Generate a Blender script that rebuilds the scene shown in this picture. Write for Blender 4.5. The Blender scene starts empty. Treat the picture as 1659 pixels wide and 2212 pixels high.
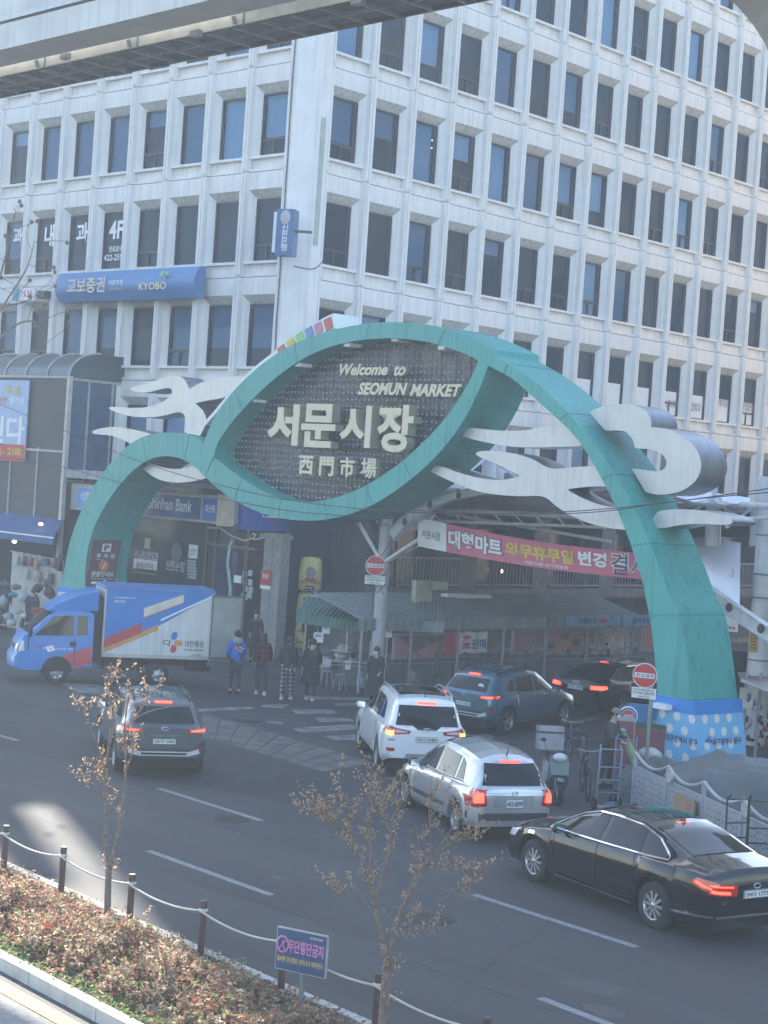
import bpy, bmesh, math, random
from math import sin, cos, pi, radians, sqrt, atan2
from mathutils import Vector, Matrix
from mathutils.bvhtree import BVHTree
random.seed(7)
S = bpy.context.scene
COL = S.collection
# ---------------------------------------------------------------- camera
CZ = 6.2
FPX, YAW, PIT, ROL = 3720.8121, -0.7535, -0.0197, 0.0676
FW = Vector((sin(YAW)*cos(PIT), cos(YAW)*cos(PIT), sin(PIT)))
_r = Vector((cos(YAW), -sin(YAW), 0)); _u = _r.cross(FW)
RT = _r*cos(ROL) + _u*sin(ROL); UP = _u*cos(ROL) - _r*sin(ROL)
CP = Vector((0, 0, CZ))
cd = bpy.data.cameras.new('camera'); co = bpy.data.objects.new('camera', cd); COL.objects.link(co)
cd.sensor_fit = 'HORIZONTAL'; cd.sensor_width = 36; cd.lens = 36*FPX/1659
cd.clip_start = .1; cd.clip_end = 1500
m = Matrix((RT, UP, -FW)).transposed().to_4x4(); m.translation = CP
co.matrix_world = m; S.camera = co
# ---------------------------------------------------------------- light
SUN_AZ = Vector((-.895, .446, 0)).normalized(); SUN_EL = radians(34)
w = bpy.data.worlds.new('World'); S.world = w; w.use_nodes = True
nt = w.node_tree; sky = nt.nodes.new('ShaderNodeTexSky'); sky.sky_type = 'NISHITA'; sky.sun_disc = False
sky.sun_elevation = SUN_EL; sky.sun_rotation = atan2(SUN_AZ.x, SUN_AZ.y)
nt.links.new(sky.outputs[0], nt.nodes['Background'].inputs[0]); nt.nodes['Background'].inputs[1].default_value = .15
sl = bpy.data.lights.new('sun', 'SUN'); sl.energy = 5; sl.angle = radians(.6); sl.color = (1, .93, .82)
so = bpy.data.objects.new('sun', sl); COL.objects.link(so)
sd = -(SUN_AZ*cos(SUN_EL) + Vector((0, 0, sin(SUN_EL))))
so.rotation_euler = sd.to_track_quat('-Z', 'Y').to_euler()
S.view_settings.view_transform = 'Standard'; S.view_settings.look = 'None'
S.view_settings.exposure = 1.78; S.view_settings.gamma = 1; S.view_settings.use_curve_mapping = False
S.render.engine = 'CYCLES'; S.cycles.use_denoising = True
S.cycles.max_bounces = 6; S.cycles.diffuse_bounces = 3; S.cycles.glossy_bounces = 3; S.cycles.transparent_max_bounces = 12
S.cycles.volume_bounces = 1; S.cycles.sample_clamp_indirect = 4; S.cycles.caustics_reflective = False; S.cycles.caustics_refractive = False
# ---------------------------------------------------------------- helpers
def ray(x, y): return FW + RT*((x-829.5)/FPX) - UP*((y-1106)/FPX)
def G(x, y, z=0):
    d = ray(x, y); return CP + d*((z-CZ)/d.z)
def PN(x, y, p0, n):
    d = ray(x, y); return CP + d*((Vector(p0)-CP).dot(n)/d.dot(n))
def PY(x, y, Y): return PN(x, y, (0, Y, 0), Vector((0, 1, 0)))
def PX(x, y, X): return PN(x, y, (X, 0, 0), Vector((1, 0, 0)))
V = Vector
MATS = {}
def mat(name, col, rough=.7, metal=0, var=.12, scale=3, bump=0, bscale=40, emit=0, spec=.5, coat=0, col2=None, streak=0, alpha=1, stretch=None):
    if name in MATS: return MATS[name]
    M = bpy.data.materials.new(name); M.use_nodes = True; n = M.node_tree; b = n.nodes['Principled BSDF']; L = n.links.new
    b.inputs['Roughness'].default_value = rough; b.inputs['Metallic'].default_value = metal
    b.inputs['Specular IOR Level'].default_value = spec; b.inputs['Coat Weight'].default_value = coat
    tc = n.nodes.new('ShaderNodeTexCoord')
    nz = n.nodes.new('ShaderNodeTexNoise'); nz.inputs['Scale'].default_value = scale; nz.inputs['Detail'].default_value = 5
    src = tc.outputs['Object']
    if stretch:
        mp = n.nodes.new('ShaderNodeMapping'); mp.inputs['Scale'].default_value = stretch; L(src, mp.inputs['Vector']); src = mp.outputs[0]
    L(src, nz.inputs['Vector'])
    c = V(col); c2 = V(col2) if col2 else c*(1-var*2)
    c1 = c if col2 else V([min(1, q*(1+var*.6)) for q in col])
    r = n.nodes.new('ShaderNodeValToRGB'); r.color_ramp.elements[0].position = .3; r.color_ramp.elements[1].position = .7
    r.color_ramp.elements[0].color = (*c2, 1); r.color_ramp.elements[1].color = (*c1, 1)
    L(nz.outputs[0], r.inputs[0]); out = r.outputs[0]
    if name in ('asphalt', 'roller_blind'):
        q = n.nodes.new('ShaderNodeTexNoise'); mq = n.nodes.new('ShaderNodeMapping'); mq.inputs['Rotation'].default_value = (0, 0, .105); mq.inputs['Scale'].default_value = (.03, 1.1, 1); L(tc.outputs['Object'], mq.inputs[0]); L(mq.outputs[0], q.inputs['Vector']); q.inputs['Scale'].default_value = 1.0; q.inputs['Detail'].default_value = 4
        rq_ = n.nodes.new('ShaderNodeValToRGB'); rq_.color_ramp.elements[0].position = .35; rq_.color_ramp.elements[1].position = .68; rq_.color_ramp.elements[0].color = (.72, .72, .72, 1) if name == 'asphalt' else (.45, .5, .58, 1); rq_.color_ramp.elements[1].color = (1.15, 1.15, 1.14, 1) if name == 'asphalt' else (1.1, 1.15, 1.2, 1)
        if name == 'asphalt': L(q.outputs[0], rq_.inputs[0])
        else: oi = n.nodes.new('ShaderNodeObjectInfo'); L(oi.outputs['Random'], rq_.inputs[0])
        mx = n.nodes.new('ShaderNodeMix'); mx.data_type = 'RGBA'; mx.blend_type = 'MULTIPLY'; mx.inputs[0].default_value = 1; L(out, mx.inputs[6]); L(rq_.outputs[0], mx.inputs[7]); out = mx.outputs[2]
    if streak:
        mp = n.nodes.new('ShaderNodeMapping'); mp.inputs['Scale'].default_value = (9, 9, .35); L(tc.outputs['Object'], mp.inputs['Vector'])
        oi = n.nodes.new('ShaderNodeObjectInfo'); ad = n.nodes.new('ShaderNodeVectorMath'); ad.operation = 'MULTIPLY_ADD'
        L(oi.outputs['Random'], ad.inputs[0]); ad.inputs[1].default_value = (37, 51, 17); L(mp.outputs[0], ad.inputs[2])
        n2 = n.nodes.new('ShaderNodeTexNoise'); n2.inputs['Scale'].default_value = 1; n2.inputs['Detail'].default_value = 3; L(ad.outputs[0], n2.inputs['Vector'])
        r2 = n.nodes.new('ShaderNodeValToRGB'); r2.color_ramp.elements[0].position = .5; r2.color_ramp.elements[1].position = .66
        r2.color_ramp.elements[0].color = (1, 1, 1, 1); r2.color_ramp.elements[1].color = (1-streak, 1-streak, 1-streak*.85, 1)
        mx = n.nodes.new('ShaderNodeMix'); mx.data_type = 'RGBA'; mx.blend_type = 'MULTIPLY'; mx.inputs[0].default_value = 1
        L(n2.outputs[0], r2.inputs[0]); L(out, mx.inputs[6]); L(r2.outputs[0], mx.inputs[7]); out = mx.outputs[2]
    L(out, b.inputs['Base Color'])
    if bump:
        nb = n.nodes.new('ShaderNodeTexNoise'); nb.inputs['Scale'].default_value = bscale; nb.inputs['Detail'].default_value = 4
        bp = n.nodes.new('ShaderNodeBump'); bp.inputs['Strength'].default_value = bump; bp.inputs['Distance'].default_value = .02
        L(tc.outputs['Object'], nb.inputs['Vector']); L(nb.outputs[0], bp.inputs['Height']); L(bp.outputs[0], b.inputs['Normal'])
    if emit:
        b.inputs['Emission Color'].default_value = (*col, 1); b.inputs['Emission Strength'].default_value = emit
    if alpha < 1: b.inputs['Alpha'].default_value = alpha
    MATS[name] = M; return M
class MB:
    """collects pieces of one mesh"""
    def __init__(s): s.v = []; s.f = []; s.m = []; s.sm = []; s.X = None
    def add(s, vs, fs, mi=0, smooth=False):
        o = len(s.v)
        s.v += [tuple(s.X @ V(p)) if s.X else tuple(p) for p in vs]
        for f in fs: s.f.append([o+i for i in f]); s.m.append(mi); s.sm.append(smooth)
        return s
    def quad(s, a, b, c, d, mi=0): return s.add([a, b, c, d], [(0, 1, 2, 3)], mi)
    def box(s, x0, y0, z0, x1, y1, z1, mi=0):
        return s.add([(x0,y0,z0),(x1,y0,z0),(x1,y1,z0),(x0,y1,z0),(x0,y0,z1),(x1,y0,z1),(x1,y1,z1),(x0,y1,z1)],
                     [(0,3,2,1),(4,5,6,7),(0,1,5,4),(1,2,6,5),(2,3,7,6),(3,0,4,7)], mi)
    def obox(s, c, ax, ay, az, mi=0):
        c, ax, ay, az = V(c), V(ax), V(ay), V(az)
        p = [c+ax*i+ay*j+az*k for k in (-1, 1) for j in (-1, 1) for i in (-1, 1)]
        return s.add(p, [(0,2,3,1),(4,5,7,6),(0,1,5,4),(1,3,7,5),(3,2,6,7),(2,0,4,6)], mi)
    def beam(s, a, b, w, h=None, mi=0, up=(0, 0, 1)):
        a, b = V(a), V(b); d = (b-a); l = d.length; d.normalize(); u = V(up)
        if abs(d.dot(u)) > .98: u = V((1, 0, 0))
        x = d.cross(u).normalized(); z = x.cross(d)
        return s.obox((a+b)/2, x*w/2, d*l/2, z*(h or w)/2, mi)
    def tube(s, pts, r, n=8, mi=0, closed=False, cap=True):
        pts = [V(p) for p in pts]; rs = r if isinstance(r, (list, tuple)) else [r]*len(pts)
        o = len(s.v); vs = []; N = len(pts); pu = None
        for i, p in enumerate(pts):
            d = (pts[min(i+1, N-1)]-pts[max(i-1, 0)])
            if d.length < 1e-9: d = V((0, 0, 1))
            d.normalize(); u = pu if pu else (V((0, 0, 1)) if abs(d.z) < .9 else V((1, 0, 0)))
            x = d.cross(u).normalized(); u = x.cross(d).normalized(); pu = u
            for k in range(n):
                a = 2*pi*k/n; vs.append(p+(x*cos(a)+u*sin(a))*rs[i])
        fs = [(i*n+k, i*n+(k+1) % n, (i+1)*n+(k+1) % n, (i+1)*n+k) for i in range(N-1) for k in range(n)]
        s.add(vs, fs, mi, True)
        if cap and n > 2: s.add(vs[:n], [tuple(range(n))[::-1]], mi); s.add(vs[-n:], [tuple(range(n))], mi)
        return s
    def lathe(s, prof, n=20, mi=0, c=(0, 0, 0), ax=V((0, 0, 1)), sx=V((1, 0, 0)), smooth=True):
        c = V(c); ax = V(ax).normalized(); sx = V(sx).normalized(); sy = ax.cross(sx)
        vs = [c+ax*h+(sx*cos(2*pi*k/n)+sy*sin(2*pi*k/n))*r for r, h in prof for k in range(n)]
        fs = [(i*n+k, i*n+(k+1) % n, (i+1)*n+(k+1) % n, (i+1)*n+k) for i in range(len(prof)-1) for k in range(n)]
        return s.add(vs, fs, mi, smooth)
    def blob(s, c, rx, ry, rz, n=10, mi=0, jit=0):
        vs = []; m_ = max(4, n//2+1)
        for i in range(m_+1):
            t = pi*i/m_
            for k in range(n):
                a = 2*pi*k/n; j = 1+random.uniform(-jit, jit)
                vs.append((c[0]+rx*sin(t)*cos(a)*j, c[1]+ry*sin(t)*sin(a)*j, c[2]+rz*cos(t)*j))
        fs = [(i*n+k, (i+1)*n+k, (i+1)*n+(k+1) % n, i*n+(k+1) % n) for i in range(m_) for k in range(n)]
        return s.add(vs, fs, mi, True)
    def prism(s, poly, d, mi=0, side=None):
        """poly: 3d points (planar), d: extrusion vector"""
        poly = [V(p) for p in poly]; d = V(d); n = len(poly)
        from mathutils.geometry import tessellate_polygon
        nrm = V((0, 0, 0))
        for i in range(n): nrm += poly[i].cross(poly[(i+1) % n])
        tr = tessellate_polygon([poly])
        def fix(t, want):
            a, b, c = (poly[i] for i in t)
            return t if (b-a).cross(c-a).dot(want) > 0 else t[::-1]
        s.add(poly, [fix(t, -d) for t in tr], mi)
        s.add([p+d for p in poly], [fix(t, d) for t in tr], mi)
        fs = []
        ori = nrm.dot(d) > 0
        for i in range(n):
            j = (i+1) % n; fs.append((i, j, n+j, n+i) if ori else (j, i, n+i, n+j))
        return s.add(poly+[p+d for p in poly], fs, mi if side is None else side)
    def build(s, name, mats, parent=None, world=True, smooth_angle=None):
        me = bpy.data.meshes.new(name)
        vs = s.v
        if parent is not None and world:
            I = WM(parent).inverted(); vs = [tuple(I @ V(p)) for p in vs]
        s_n = len(vs)
        assert all(i < s_n for f in s.f for i in f), name
        me.from_pydata(vs, [], s.f)
        for M in (mats if isinstance(mats, (list, tuple)) else [mats]): me.materials.append(M)
        me.polygons.foreach_set('material_index', s.m); me.polygons.foreach_set('use_smooth', s.sm)
        me.update()
        return link(name, me, parent)
def WM(o):
    mx = o.matrix_basis.copy()
    while o.parent: o = o.parent; mx = o.matrix_basis @ mx
    return mx
def link(name, me, parent=None):
    o = bpy.data.objects.new(name, me); COL.objects.link(o)
    if parent is not None: o.parent = parent
    return o
def thing(name, label, cat, loc=(0, 0, 0), rz=0, group=None):
    o = bpy.data.objects.new(name, None); COL.objects.link(o); o.empty_display_size = .2
    o.location = loc; o.rotation_euler = (0, 0, rz); o['label'] = label; o['category'] = cat
    if group: o['group'] = group
    return o
def tag(o, label, cat, group=None):
    o['label'] = label; o['category'] = cat
    if group: o['group'] = group
    return o
def struct(o): o['kind'] = 'structure'; return o
def stuff(o): o['kind'] = 'stuff'; return o
def copy_tree(o, parent=None):
    c = o.copy(); COL.objects.link(c)
    if parent is not None: c.parent = parent
    for ch in list(o.children): copy_tree(ch, c)
    return c
TXT = {}
def text_mesh(body, bold=0, shear=0, depth=0):
    k = (body, bold, shear, depth)
    if k not in TXT:
        c = bpy.data.curves.new('t', 'FONT'); c.body = body; c.offset = bold; c.shear = shear; c.extrude = depth; c.resolution_u = 3
        o = bpy.data.objects.new('t', c); COL.objects.link(o)
        me = bpy.data.meshes.new_from_object(o.evaluated_get(bpy.context.evaluated_depsgraph_get()))
        bpy.data.objects.remove(o); bpy.data.curves.remove(c)
        TXT[k] = ([v.co.copy() for v in me.vertices], [tuple(p.vertices) for p in me.polygons]); bpy.data.meshes.remove(me)
    return TXT[k]
def add_text(mb, body, o, u, v, n, bold=0, shear=0, depth=0, mi=0):
    """text stretched into the box o..o+u..o+v; n = unit normal towards the reader"""
    vs, fs = text_mesh(body, bold, shear, 1 if depth else 0)
    if not vs: return
    x0 = min(p.x for p in vs); x1 = max(p.x for p in vs); y0 = min(p.y for p in vs); y1 = max(p.y for p in vs)
    o, u, v, n = V(o), V(u), V(v), V(n)
    P = [o+u*((p.x-x0)/(x1-x0))+v*((p.y-y0)/(y1-y0))+n*(p.z*depth/2+depth/2) for p in vs]
    if depth:
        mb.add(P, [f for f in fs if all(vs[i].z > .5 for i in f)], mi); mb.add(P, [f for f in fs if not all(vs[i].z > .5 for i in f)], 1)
    else: mb.add(P, fs, mi)
def text_obj(name, body, o, u, v, M, parent, off=.006, **k):
    n = V(u).cross(V(v)).normalized(); mb = MB(); add_text(mb, body, V(o)+n*off, u, v, n, **k)
    return mb.build(name, M, parent)
def curve_interp(pts, x):
    if x <= pts[0][0]: return pts[0][1]
    for (a, b), (c, d) in zip(pts, pts[1:]):
        if x <= c: return b+(d-b)*(x-a)/(c-a) if c > a else d
    return pts[-1][1]
def smooth_poly(pts, closed=False, it=2):
    for _ in range(it):
        q = []; n = len(pts); rng = range(n if closed else n-1)
        if not closed: q.append(pts[0])
        for i in rng:
            a, b = V(pts[i]), V(pts[(i+1) % n]); q += [a*.75+b*.25, a*.25+b*.75]
        if not closed: q.append(pts[-1])
        pts = q
    return [V(p) for p in pts]
def leaf_mat(name, col, col2=None, tr=.55):
    M = mat(name, col, .7, var=.2, scale=12, col2=col2); n = M.node_tree; L = n.links.new; b = n.nodes['Principled BSDF']; o = n.nodes['Material Output']
    t = n.nodes.new('ShaderNodeBsdfTranslucent'); m_ = n.nodes.new('ShaderNodeMixShader'); m_.inputs[0].default_value = tr
    L(b.inputs['Base Color'].links[0].from_socket, t.inputs[0]); L(b.outputs[0], m_.inputs[1]); L(t.outputs[0], m_.inputs[2]); L(m_.outputs[0], o.inputs[0]); return M
# materials
white_con = mat('white_precast', (.77, .74, .70), .85, var=.05, scale=1.5, bump=.25, bscale=25, streak=.13)
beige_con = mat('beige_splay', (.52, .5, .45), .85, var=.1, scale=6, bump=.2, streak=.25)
dark_metal = mat('dark_frame', (.035, .04, .045), .45, .3)
joint_dark = mat('matt_dark_fill', (.06, .06, .065), .9)  # flat near-black for beam holes, fence perforations and the canopy band
teal = mat('teal_painted_steel', (.055, .36, .31), .5, col2=(.045, .31, .27), scale=.8, bump=.12, bscale=6, streak=.24)
silver = mat('silver_cladding', (.56, .56, .55), .42, .35, var=.05, scale=2, streak=.1)
steel = mat('brushed_steel', (.3, .32, .34), .42, .7, var=.1, stretch=(2, 2, .2))
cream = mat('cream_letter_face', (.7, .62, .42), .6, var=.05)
cream_shade = mat('cream_letter_shade', (.34, .31, .23), .6)  # darker copy of the face cream, shade painted onto the letter sides
white_p = mat('white_paint', (.78, .78, .77), .5, var=.05)
grey_p = mat('grey_paint', (.32, .34, .36), .6, var=.1)
black_p = mat('black_paint', (.015, .016, .018), .5)
concrete = mat('concrete', (.36, .35, .33), .9, var=.15, scale=2.5, bump=.4, streak=.15)
red_p = mat('red_paint', (.55, .03, .035), .45, var=.06)
blue_p = mat('blue_print', (.03, .12, .42), .5, var=.08)
yel_p = mat('yellow_print', (.7, .5, .06), .55)
# ================================================================ setting
asphalt = mat('asphalt', (.056, .058, .062), .74, col2=(.044, .046, .05), scale=.35, bump=.5, bscale=120)
asphalt2 = mat('asphalt_patch', (.04, .042, .045), .88, col2=(.034, .035, .038), scale=.6, bump=.5, bscale=120)
g = MB().add([(-600, -600, 0), (600, -600, 0), (600, 600, 0), (-600, 600, 0)], [(0, 1, 2, 3)]).build('road', asphalt); struct(g)
E1 = V((.9945, -.105, 0)).normalized(); N1 = V((.105, .9945, 0)).normalized()    # road direction, away from the camera
paint = mat('worn_road_paint', (.29, .3, .3), .8, col2=(.16, .17, .17), scale=10, bump=.2)
worn = mat('very_worn_road_paint', (.26, .27, .27), .85, col2=(.075, .078, .082), scale=2.4)
ypaint = mat('worn_yellow_paint', (.15, .145, .125), .85, col2=(.07, .071, .072), scale=2.2)
def ground_poly(pts, name, M, z=.004, parent=g):
    return MB().add([(p[0], p[1], z) for p in pts], [tuple(range(len(pts)))]).build(name, M, parent)
def dash(a, b, w=.14):
    a, b = G(*a), G(*b); d = (b-a).normalized(); n = V((-d.y, d.x, 0))*w/2
    ground_poly([a-n, b-n, b+n, a+n], 'lane_dash', paint)
for a, b in (((342, 1703), (565, 1773)), ((1024, 1933), (1375, 2046)), ((320, 1838), (587, 1934)), ((1166, 2156), (1420, 2253)), ((-60, 1572), (38, 1600)), ((-220, 1640), (-80, 1690))): dash(a, b)
# darker resurfaced strip crossing the road mouth
ground_poly([G(*p) for p in ((250, 1668), (520, 1693), (800, 1640), (905, 1650), (990, 1700), (640, 1738))], 'resurfaced_patch', asphalt2, .003)
# worn striped hump at the mouth of the side street and the zebra crossing
for i in range(9):
    t0, t1 = i/9, (i+.9)/9
    a, b, c, d = (V((440, 1550)), V((800, 1662)), V((560, 1588)), V((680, 1668)))
    A0, A1 = V((436, 1540)), V((815, 1650)); B0, B1 = V((436, 1590)), V((700, 1668))
    p = [A0.lerp(A1, t0), A0.lerp(A1, t1), B0.lerp(B1, t1), B0.lerp(B1, t0)]
    ground_poly([G(*q) for q in p], 'hump_stripe', ypaint, .006)
for a, b, c, d in (((425, 1532), (540, 1526), (550, 1531), (430, 1538)), ((570, 1521), (625, 1522), (610, 1530), (562, 1527)), ((630, 1532), (720, 1534), (730, 1541), (640, 1543)),
                   ((680, 1550), (755, 1552), (765, 1558), (690, 1560)), ((630, 1573), (760, 1565), (790, 1575), (650, 1583)), ((700, 1590), (790, 1588), (800, 1600), (720, 1599)),
                   ((655, 1504), (800, 1508), (800, 1513), (660, 1510)), ((720, 1520), (800, 1518), (810, 1523), (725, 1525)),
                   ((575, 1558), (610, 1560), (612, 1565), (578, 1563)), ((1000, 1590), (1060, 1586), (1070, 1594), (1010, 1597)), ((1210, 1560), (1290, 1548), (1300, 1553), (1220, 1566)), ((1190, 1600), (1260, 1590), (1275, 1598), (1200, 1606)),
                   ((130, 1475), (215, 1480), (250, 1500), (170, 1498))):
    ground_poly([G(*q) for q in (a, b, c, d)], 'crossing_stripe', worn, .005)
mh = MB().lathe([(.001, .011), (.3, .011), (.34, .007), (.34, 0)], 24, 0, G(536, 1556)); mh.build('manhole_cover', mat('cast_iron', (.05, .045, .04), .6, .5, bump=.6, bscale=60), g)
# pavement in front of the bank, one step up
slabm = mat('pavement_slab', (.22, .215, .21), .9, var=.15, scale=4, bump=.3)
kerbm = mat('kerb_stone', (.4, .39, .37), .85, var=.12, scale=5, bump=.3)
far = MB(); far.prism([(-140, 37.2, 0), (-43.5, 35.8, 0), (-41.2, 36.4, 0), (-40.3, 38, 0), (-40.3, 120, 0), (-140, 120, 0)], (0, 0, .15)); fp = struct(far.build('pavement', slabm))
for i in range(46):
    x = -43.5-i*1.0; y = 35.8+(-43.5-x)*(1.4/96.5)
    MB().box(x-.985, y-.15, .0, x-.0, y+.02, .17).build('kerb_stone', kerbm, fp)
tar = mat('tar_seal', (.025, .026, .028), .6, var=.1); stain = mat('oil_stain', (.038, .039, .041), .55, col2=(.05, .052, .055), scale=3)
rk_ = random.Random(12)
for (x, y, dx, dy, n_) in ((700, 1760, 42, 13, 9), (1180, 2000, -30, 22, 6), (420, 1900, 48, 17, 11), (560, 1620, 25, 12, 7), (900, 2080, 45, 16, 8), (1060, 1870, 40, 14, 6), (150, 1660, 35, 9, 8)):
    P = [G(x+dx*i+rk_.uniform(-6, 6), y+dy*i+rk_.uniform(-5, 5)) for i in range(n_)]; mb = MB()
    for i in range(n_-1):
        a, b = P[i], P[i+1]; d = (b-a).normalized(); w2 = V((-d.y, d.x, 0))*rk_.uniform(.012, .03); z_ = V((0, 0, .0025)); mb.add([a-w2+z_, b-w2+z_, b+w2+z_, a+w2+z_], [(0, 1, 2, 3)])
    mb.build('crack_seal', tar, g)
for k in range(14):
    c_ = G(rk_.uniform(100, 1500), rk_.uniform(1700, 2190)); r0 = rk_.uniform(.12, .5); ground_poly([(c_.x+r0*cos(q)*rk_.uniform(.7, 1.5), c_.y+r0*sin(q)*rk_.uniform(.4, .8)) for q in [2*pi*i/14 for i in range(14)]], 'oil_stain', stain, .0015)
for x, y in ((930, 1985), (500, 1770)): MB().lathe([(.001, .009), (.3, .009), (.34, .006), (.34, 0)], 24, 0, G(x, y)).build('manhole_cover', mat('cast_iron', (.05, .045, .04)), g)
# ================================================================ office building
XC, YB, FH, Z1, BW, BL, R0, L0 = -42.29, 39.89, 3.6237, 12.799, 2.1, 2.1375, .989, .573
bld = thing('office_building', 'large white precast concrete office block with tall dark windows behind the arch', 'building', (XC, YB, 0))
core_m = mat('dark_interior', (.03, .052, .09), .9, var=.2, scale=.4)
def panel_mesh(W):
    mb = MB(); h = FH; j = .012
    for s in (0, 1):
        f = (lambda x: x) if s == 0 else (lambda x: W-x)
        prof = [(.012, .3), (.012, -.12), (.045, -.17), (.125, -.17), (.165, 0), (.165, .3)]
        zs = [(j, .05), (.10, 0), (h-.10, 0), (h-j, .05)]
        vs = [(f(x), y+(dy if y < -.1 else 0), z) for z, dy in zs for x, y in prof]
        n = len(prof); fs = []
        for a in range(3):
            for k in range(n-1):
                q = (a*n+k, a*n+k+1, (a+1)*n+k+1, (a+1)*n+k); fs.append(q if s else q[::-1])
        fs.append(tuple(range(n)) if s else tuple(range(n))[::-1]); fs.append(tuple(range(3*n, 4*n))[::-1] if s else tuple(range(3*n, 4*n)))
        mb.add(vs, fs, 0)
    a, b = .165, W-.165; c, d = .385, W-.385
    mb.quad((a, 0, 3.02), (b, 0, 3.02), (b, 0, h-j), (a, 0, h-j)); mb.quad((a, 0, h-j), (b, 0, h-j), (b, .3, h-j), (a, .3, h-j))
    mb.quad((a, 0, .53), (c, .26, .56), (c, .26, 2.72), (a, 0, 3.02)); mb.quad((c+(d-c), .26, .56), (b, 0, .53), (b, 0, 3.02), (d, .26, 2.72))
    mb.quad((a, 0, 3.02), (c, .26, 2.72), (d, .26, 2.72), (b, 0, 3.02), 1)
    mb.box(a, -.07, .45, b, .26, .54)
    mb.quad((a, 0, j), (b, 0, j), (b, 0, .11), (a, 0, .11)); mb.quad((a, 0, j), (a, .3, j), (b, .3, j), (b, 0, j))
    mb.quad((a, .1, .13), (b, .1, .13), (b, .1, .45), (a, .1, .45)); mb.quad((a, 0, .11), (b, 0, .11), (b, .1, .13), (a, .1, .13))
    me = bpy.data.meshes.new('facade_panel'); me.from_pydata(mb.v, [], mb.f); me.materials.append(white_con); me.materials.append(beige_con)
    me.polygons.foreach_set('material_index', mb.m); me.update(); return me
def me_of(mb, name, mats):
    me = bpy.data.meshes.new(name); me.from_pydata(mb.v, [], mb.f)
    for M in mats: me.materials.append(M)
    me.polygons.foreach_set('material_index', mb.m); me.polygons.foreach_set('use_smooth', mb.sm); me.update(); return me
def glass_mat(name, tint, tr):
    M = bpy.data.materials.new(name); M.use_nodes = True; n = M.node_tree; L = n.links.new
    out = n.nodes['Material Output']; b = n.nodes['Principled BSDF']; b.inputs['Base Color'].default_value = (*tint, 1); b.inputs['Roughness'].default_value = .04; b.inputs['IOR'].default_value = 1.5; b.inputs['Specular Tint'].default_value = (.4, .72, 1, 1)
    t = n.nodes.new('ShaderNodeBsdfTransparent'); t.inputs[0].default_value = (.62, .8, .94, 1); mx = n.nodes.new('ShaderNodeMixShader')
    nz = n.nodes.new('ShaderNodeTexNoise'); nz.inputs['Scale'].default_value = .9; bp = n.nodes.new('ShaderNodeBump'); bp.inputs['Strength'].default_value = .25; bp.inputs['Distance'].default_value = .02
    tc = n.nodes.new('ShaderNodeTexCoord'); L(tc.outputs['Object'], nz.inputs['Vector']); L(nz.outputs[0], bp.inputs['Height']); L(bp.outputs[0], b.inputs['Normal'])
    mx.inputs[0].default_value = tr; L(b.outputs[0], mx.inputs[1]); L(t.outputs[0], mx.inputs[2]); L(mx.outputs[0], out.inputs[0]); return M
glassA = glass_mat('window_glass', (.01, .04, .08), .62)
shop_glass = glass_mat('shop_glass', (.02, .03, .04), .6)
def window_meshes(W):
    c, d = .385, W-.385; z0, z1 = .56, 2.72; y = .2
    res = {}
    for kind in ('plain', 'vent'):
        mb = MB(); t = .05
        mb.box(c, y, z0, c+t, y+.08, z1); mb.box(d-t, y, z0, d, y+.08, z1); mb.box(c+t, y, z0, d-t, y+.08, z0+t); mb.box(c+t, y, z1-t, d-t, y+.08, z1)
        mb.box(d-t-.1, y+.03, z0+t, d-t, y+.08, z1-t)
        if kind == 'vent':
            mb.box(c+t, y-.01, z0+.52, d-t-.1, y+.07, z0+.6); mb.box((c+d)/2-.08, y-.01, z0+t, (c+d)/2-.01, y+.07, z0+.52)
        res[kind] = me_of(mb, 'window', [dark_metal])
    p = MB().quad((c+.05, y+.05, z0+.05), (d-.05, y+.05, z0+.05), (d-.05, y+.05, z1-.05), (c+.05, y+.05, z1-.05)); res['pane'] = me_of(p, 'pane', [glassA])
    for nm, a, b_ in (('full', z0+.05, z1-.05), ('most', z0+.66, z1-.05), ('half', z0+1.2, z1-.05), ('top', z0+1.6, z1-.05)):
        p = MB().quad((c+.05, y+.16, a), (d-.16, y+.16, a), (d-.16, y+.16, b_), (c+.05, y+.16, b_)); res[nm] = me_of(p, 'blind', [mat('roller_blind', (.68, .74, .8), .9, var=.04)])
    p = MB().quad((c+.05, y+.035, z0+.05), (d-.05, y+.035, z0+.05), (d-.05, y+.035, z0+1.05), (c+.05, y+.035, z0+1.05)); res['film'] = me_of(p, 'window_film', [mat('white_window_film', (.7, .71, .72), .6, var=.03)])
    p = MB(); p.box(c+.1, 1.15, 2.45, d-.3, 1.3, 2.5); p.box(c+.2, 1.3, 2.2, d-.4, 1.4, 2.24); res['tube'] = me_of(p, 'ceiling_light', [mat('fluorescent_tube', (.9, .95, 1), emit=.7)])
    return res
PR, PL = panel_mesh(BW), panel_mesh(BL); WR_, WL_ = window_meshes(BW), window_meshes(BL)
cream_side_m = None
rw = random.Random(11)
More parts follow.
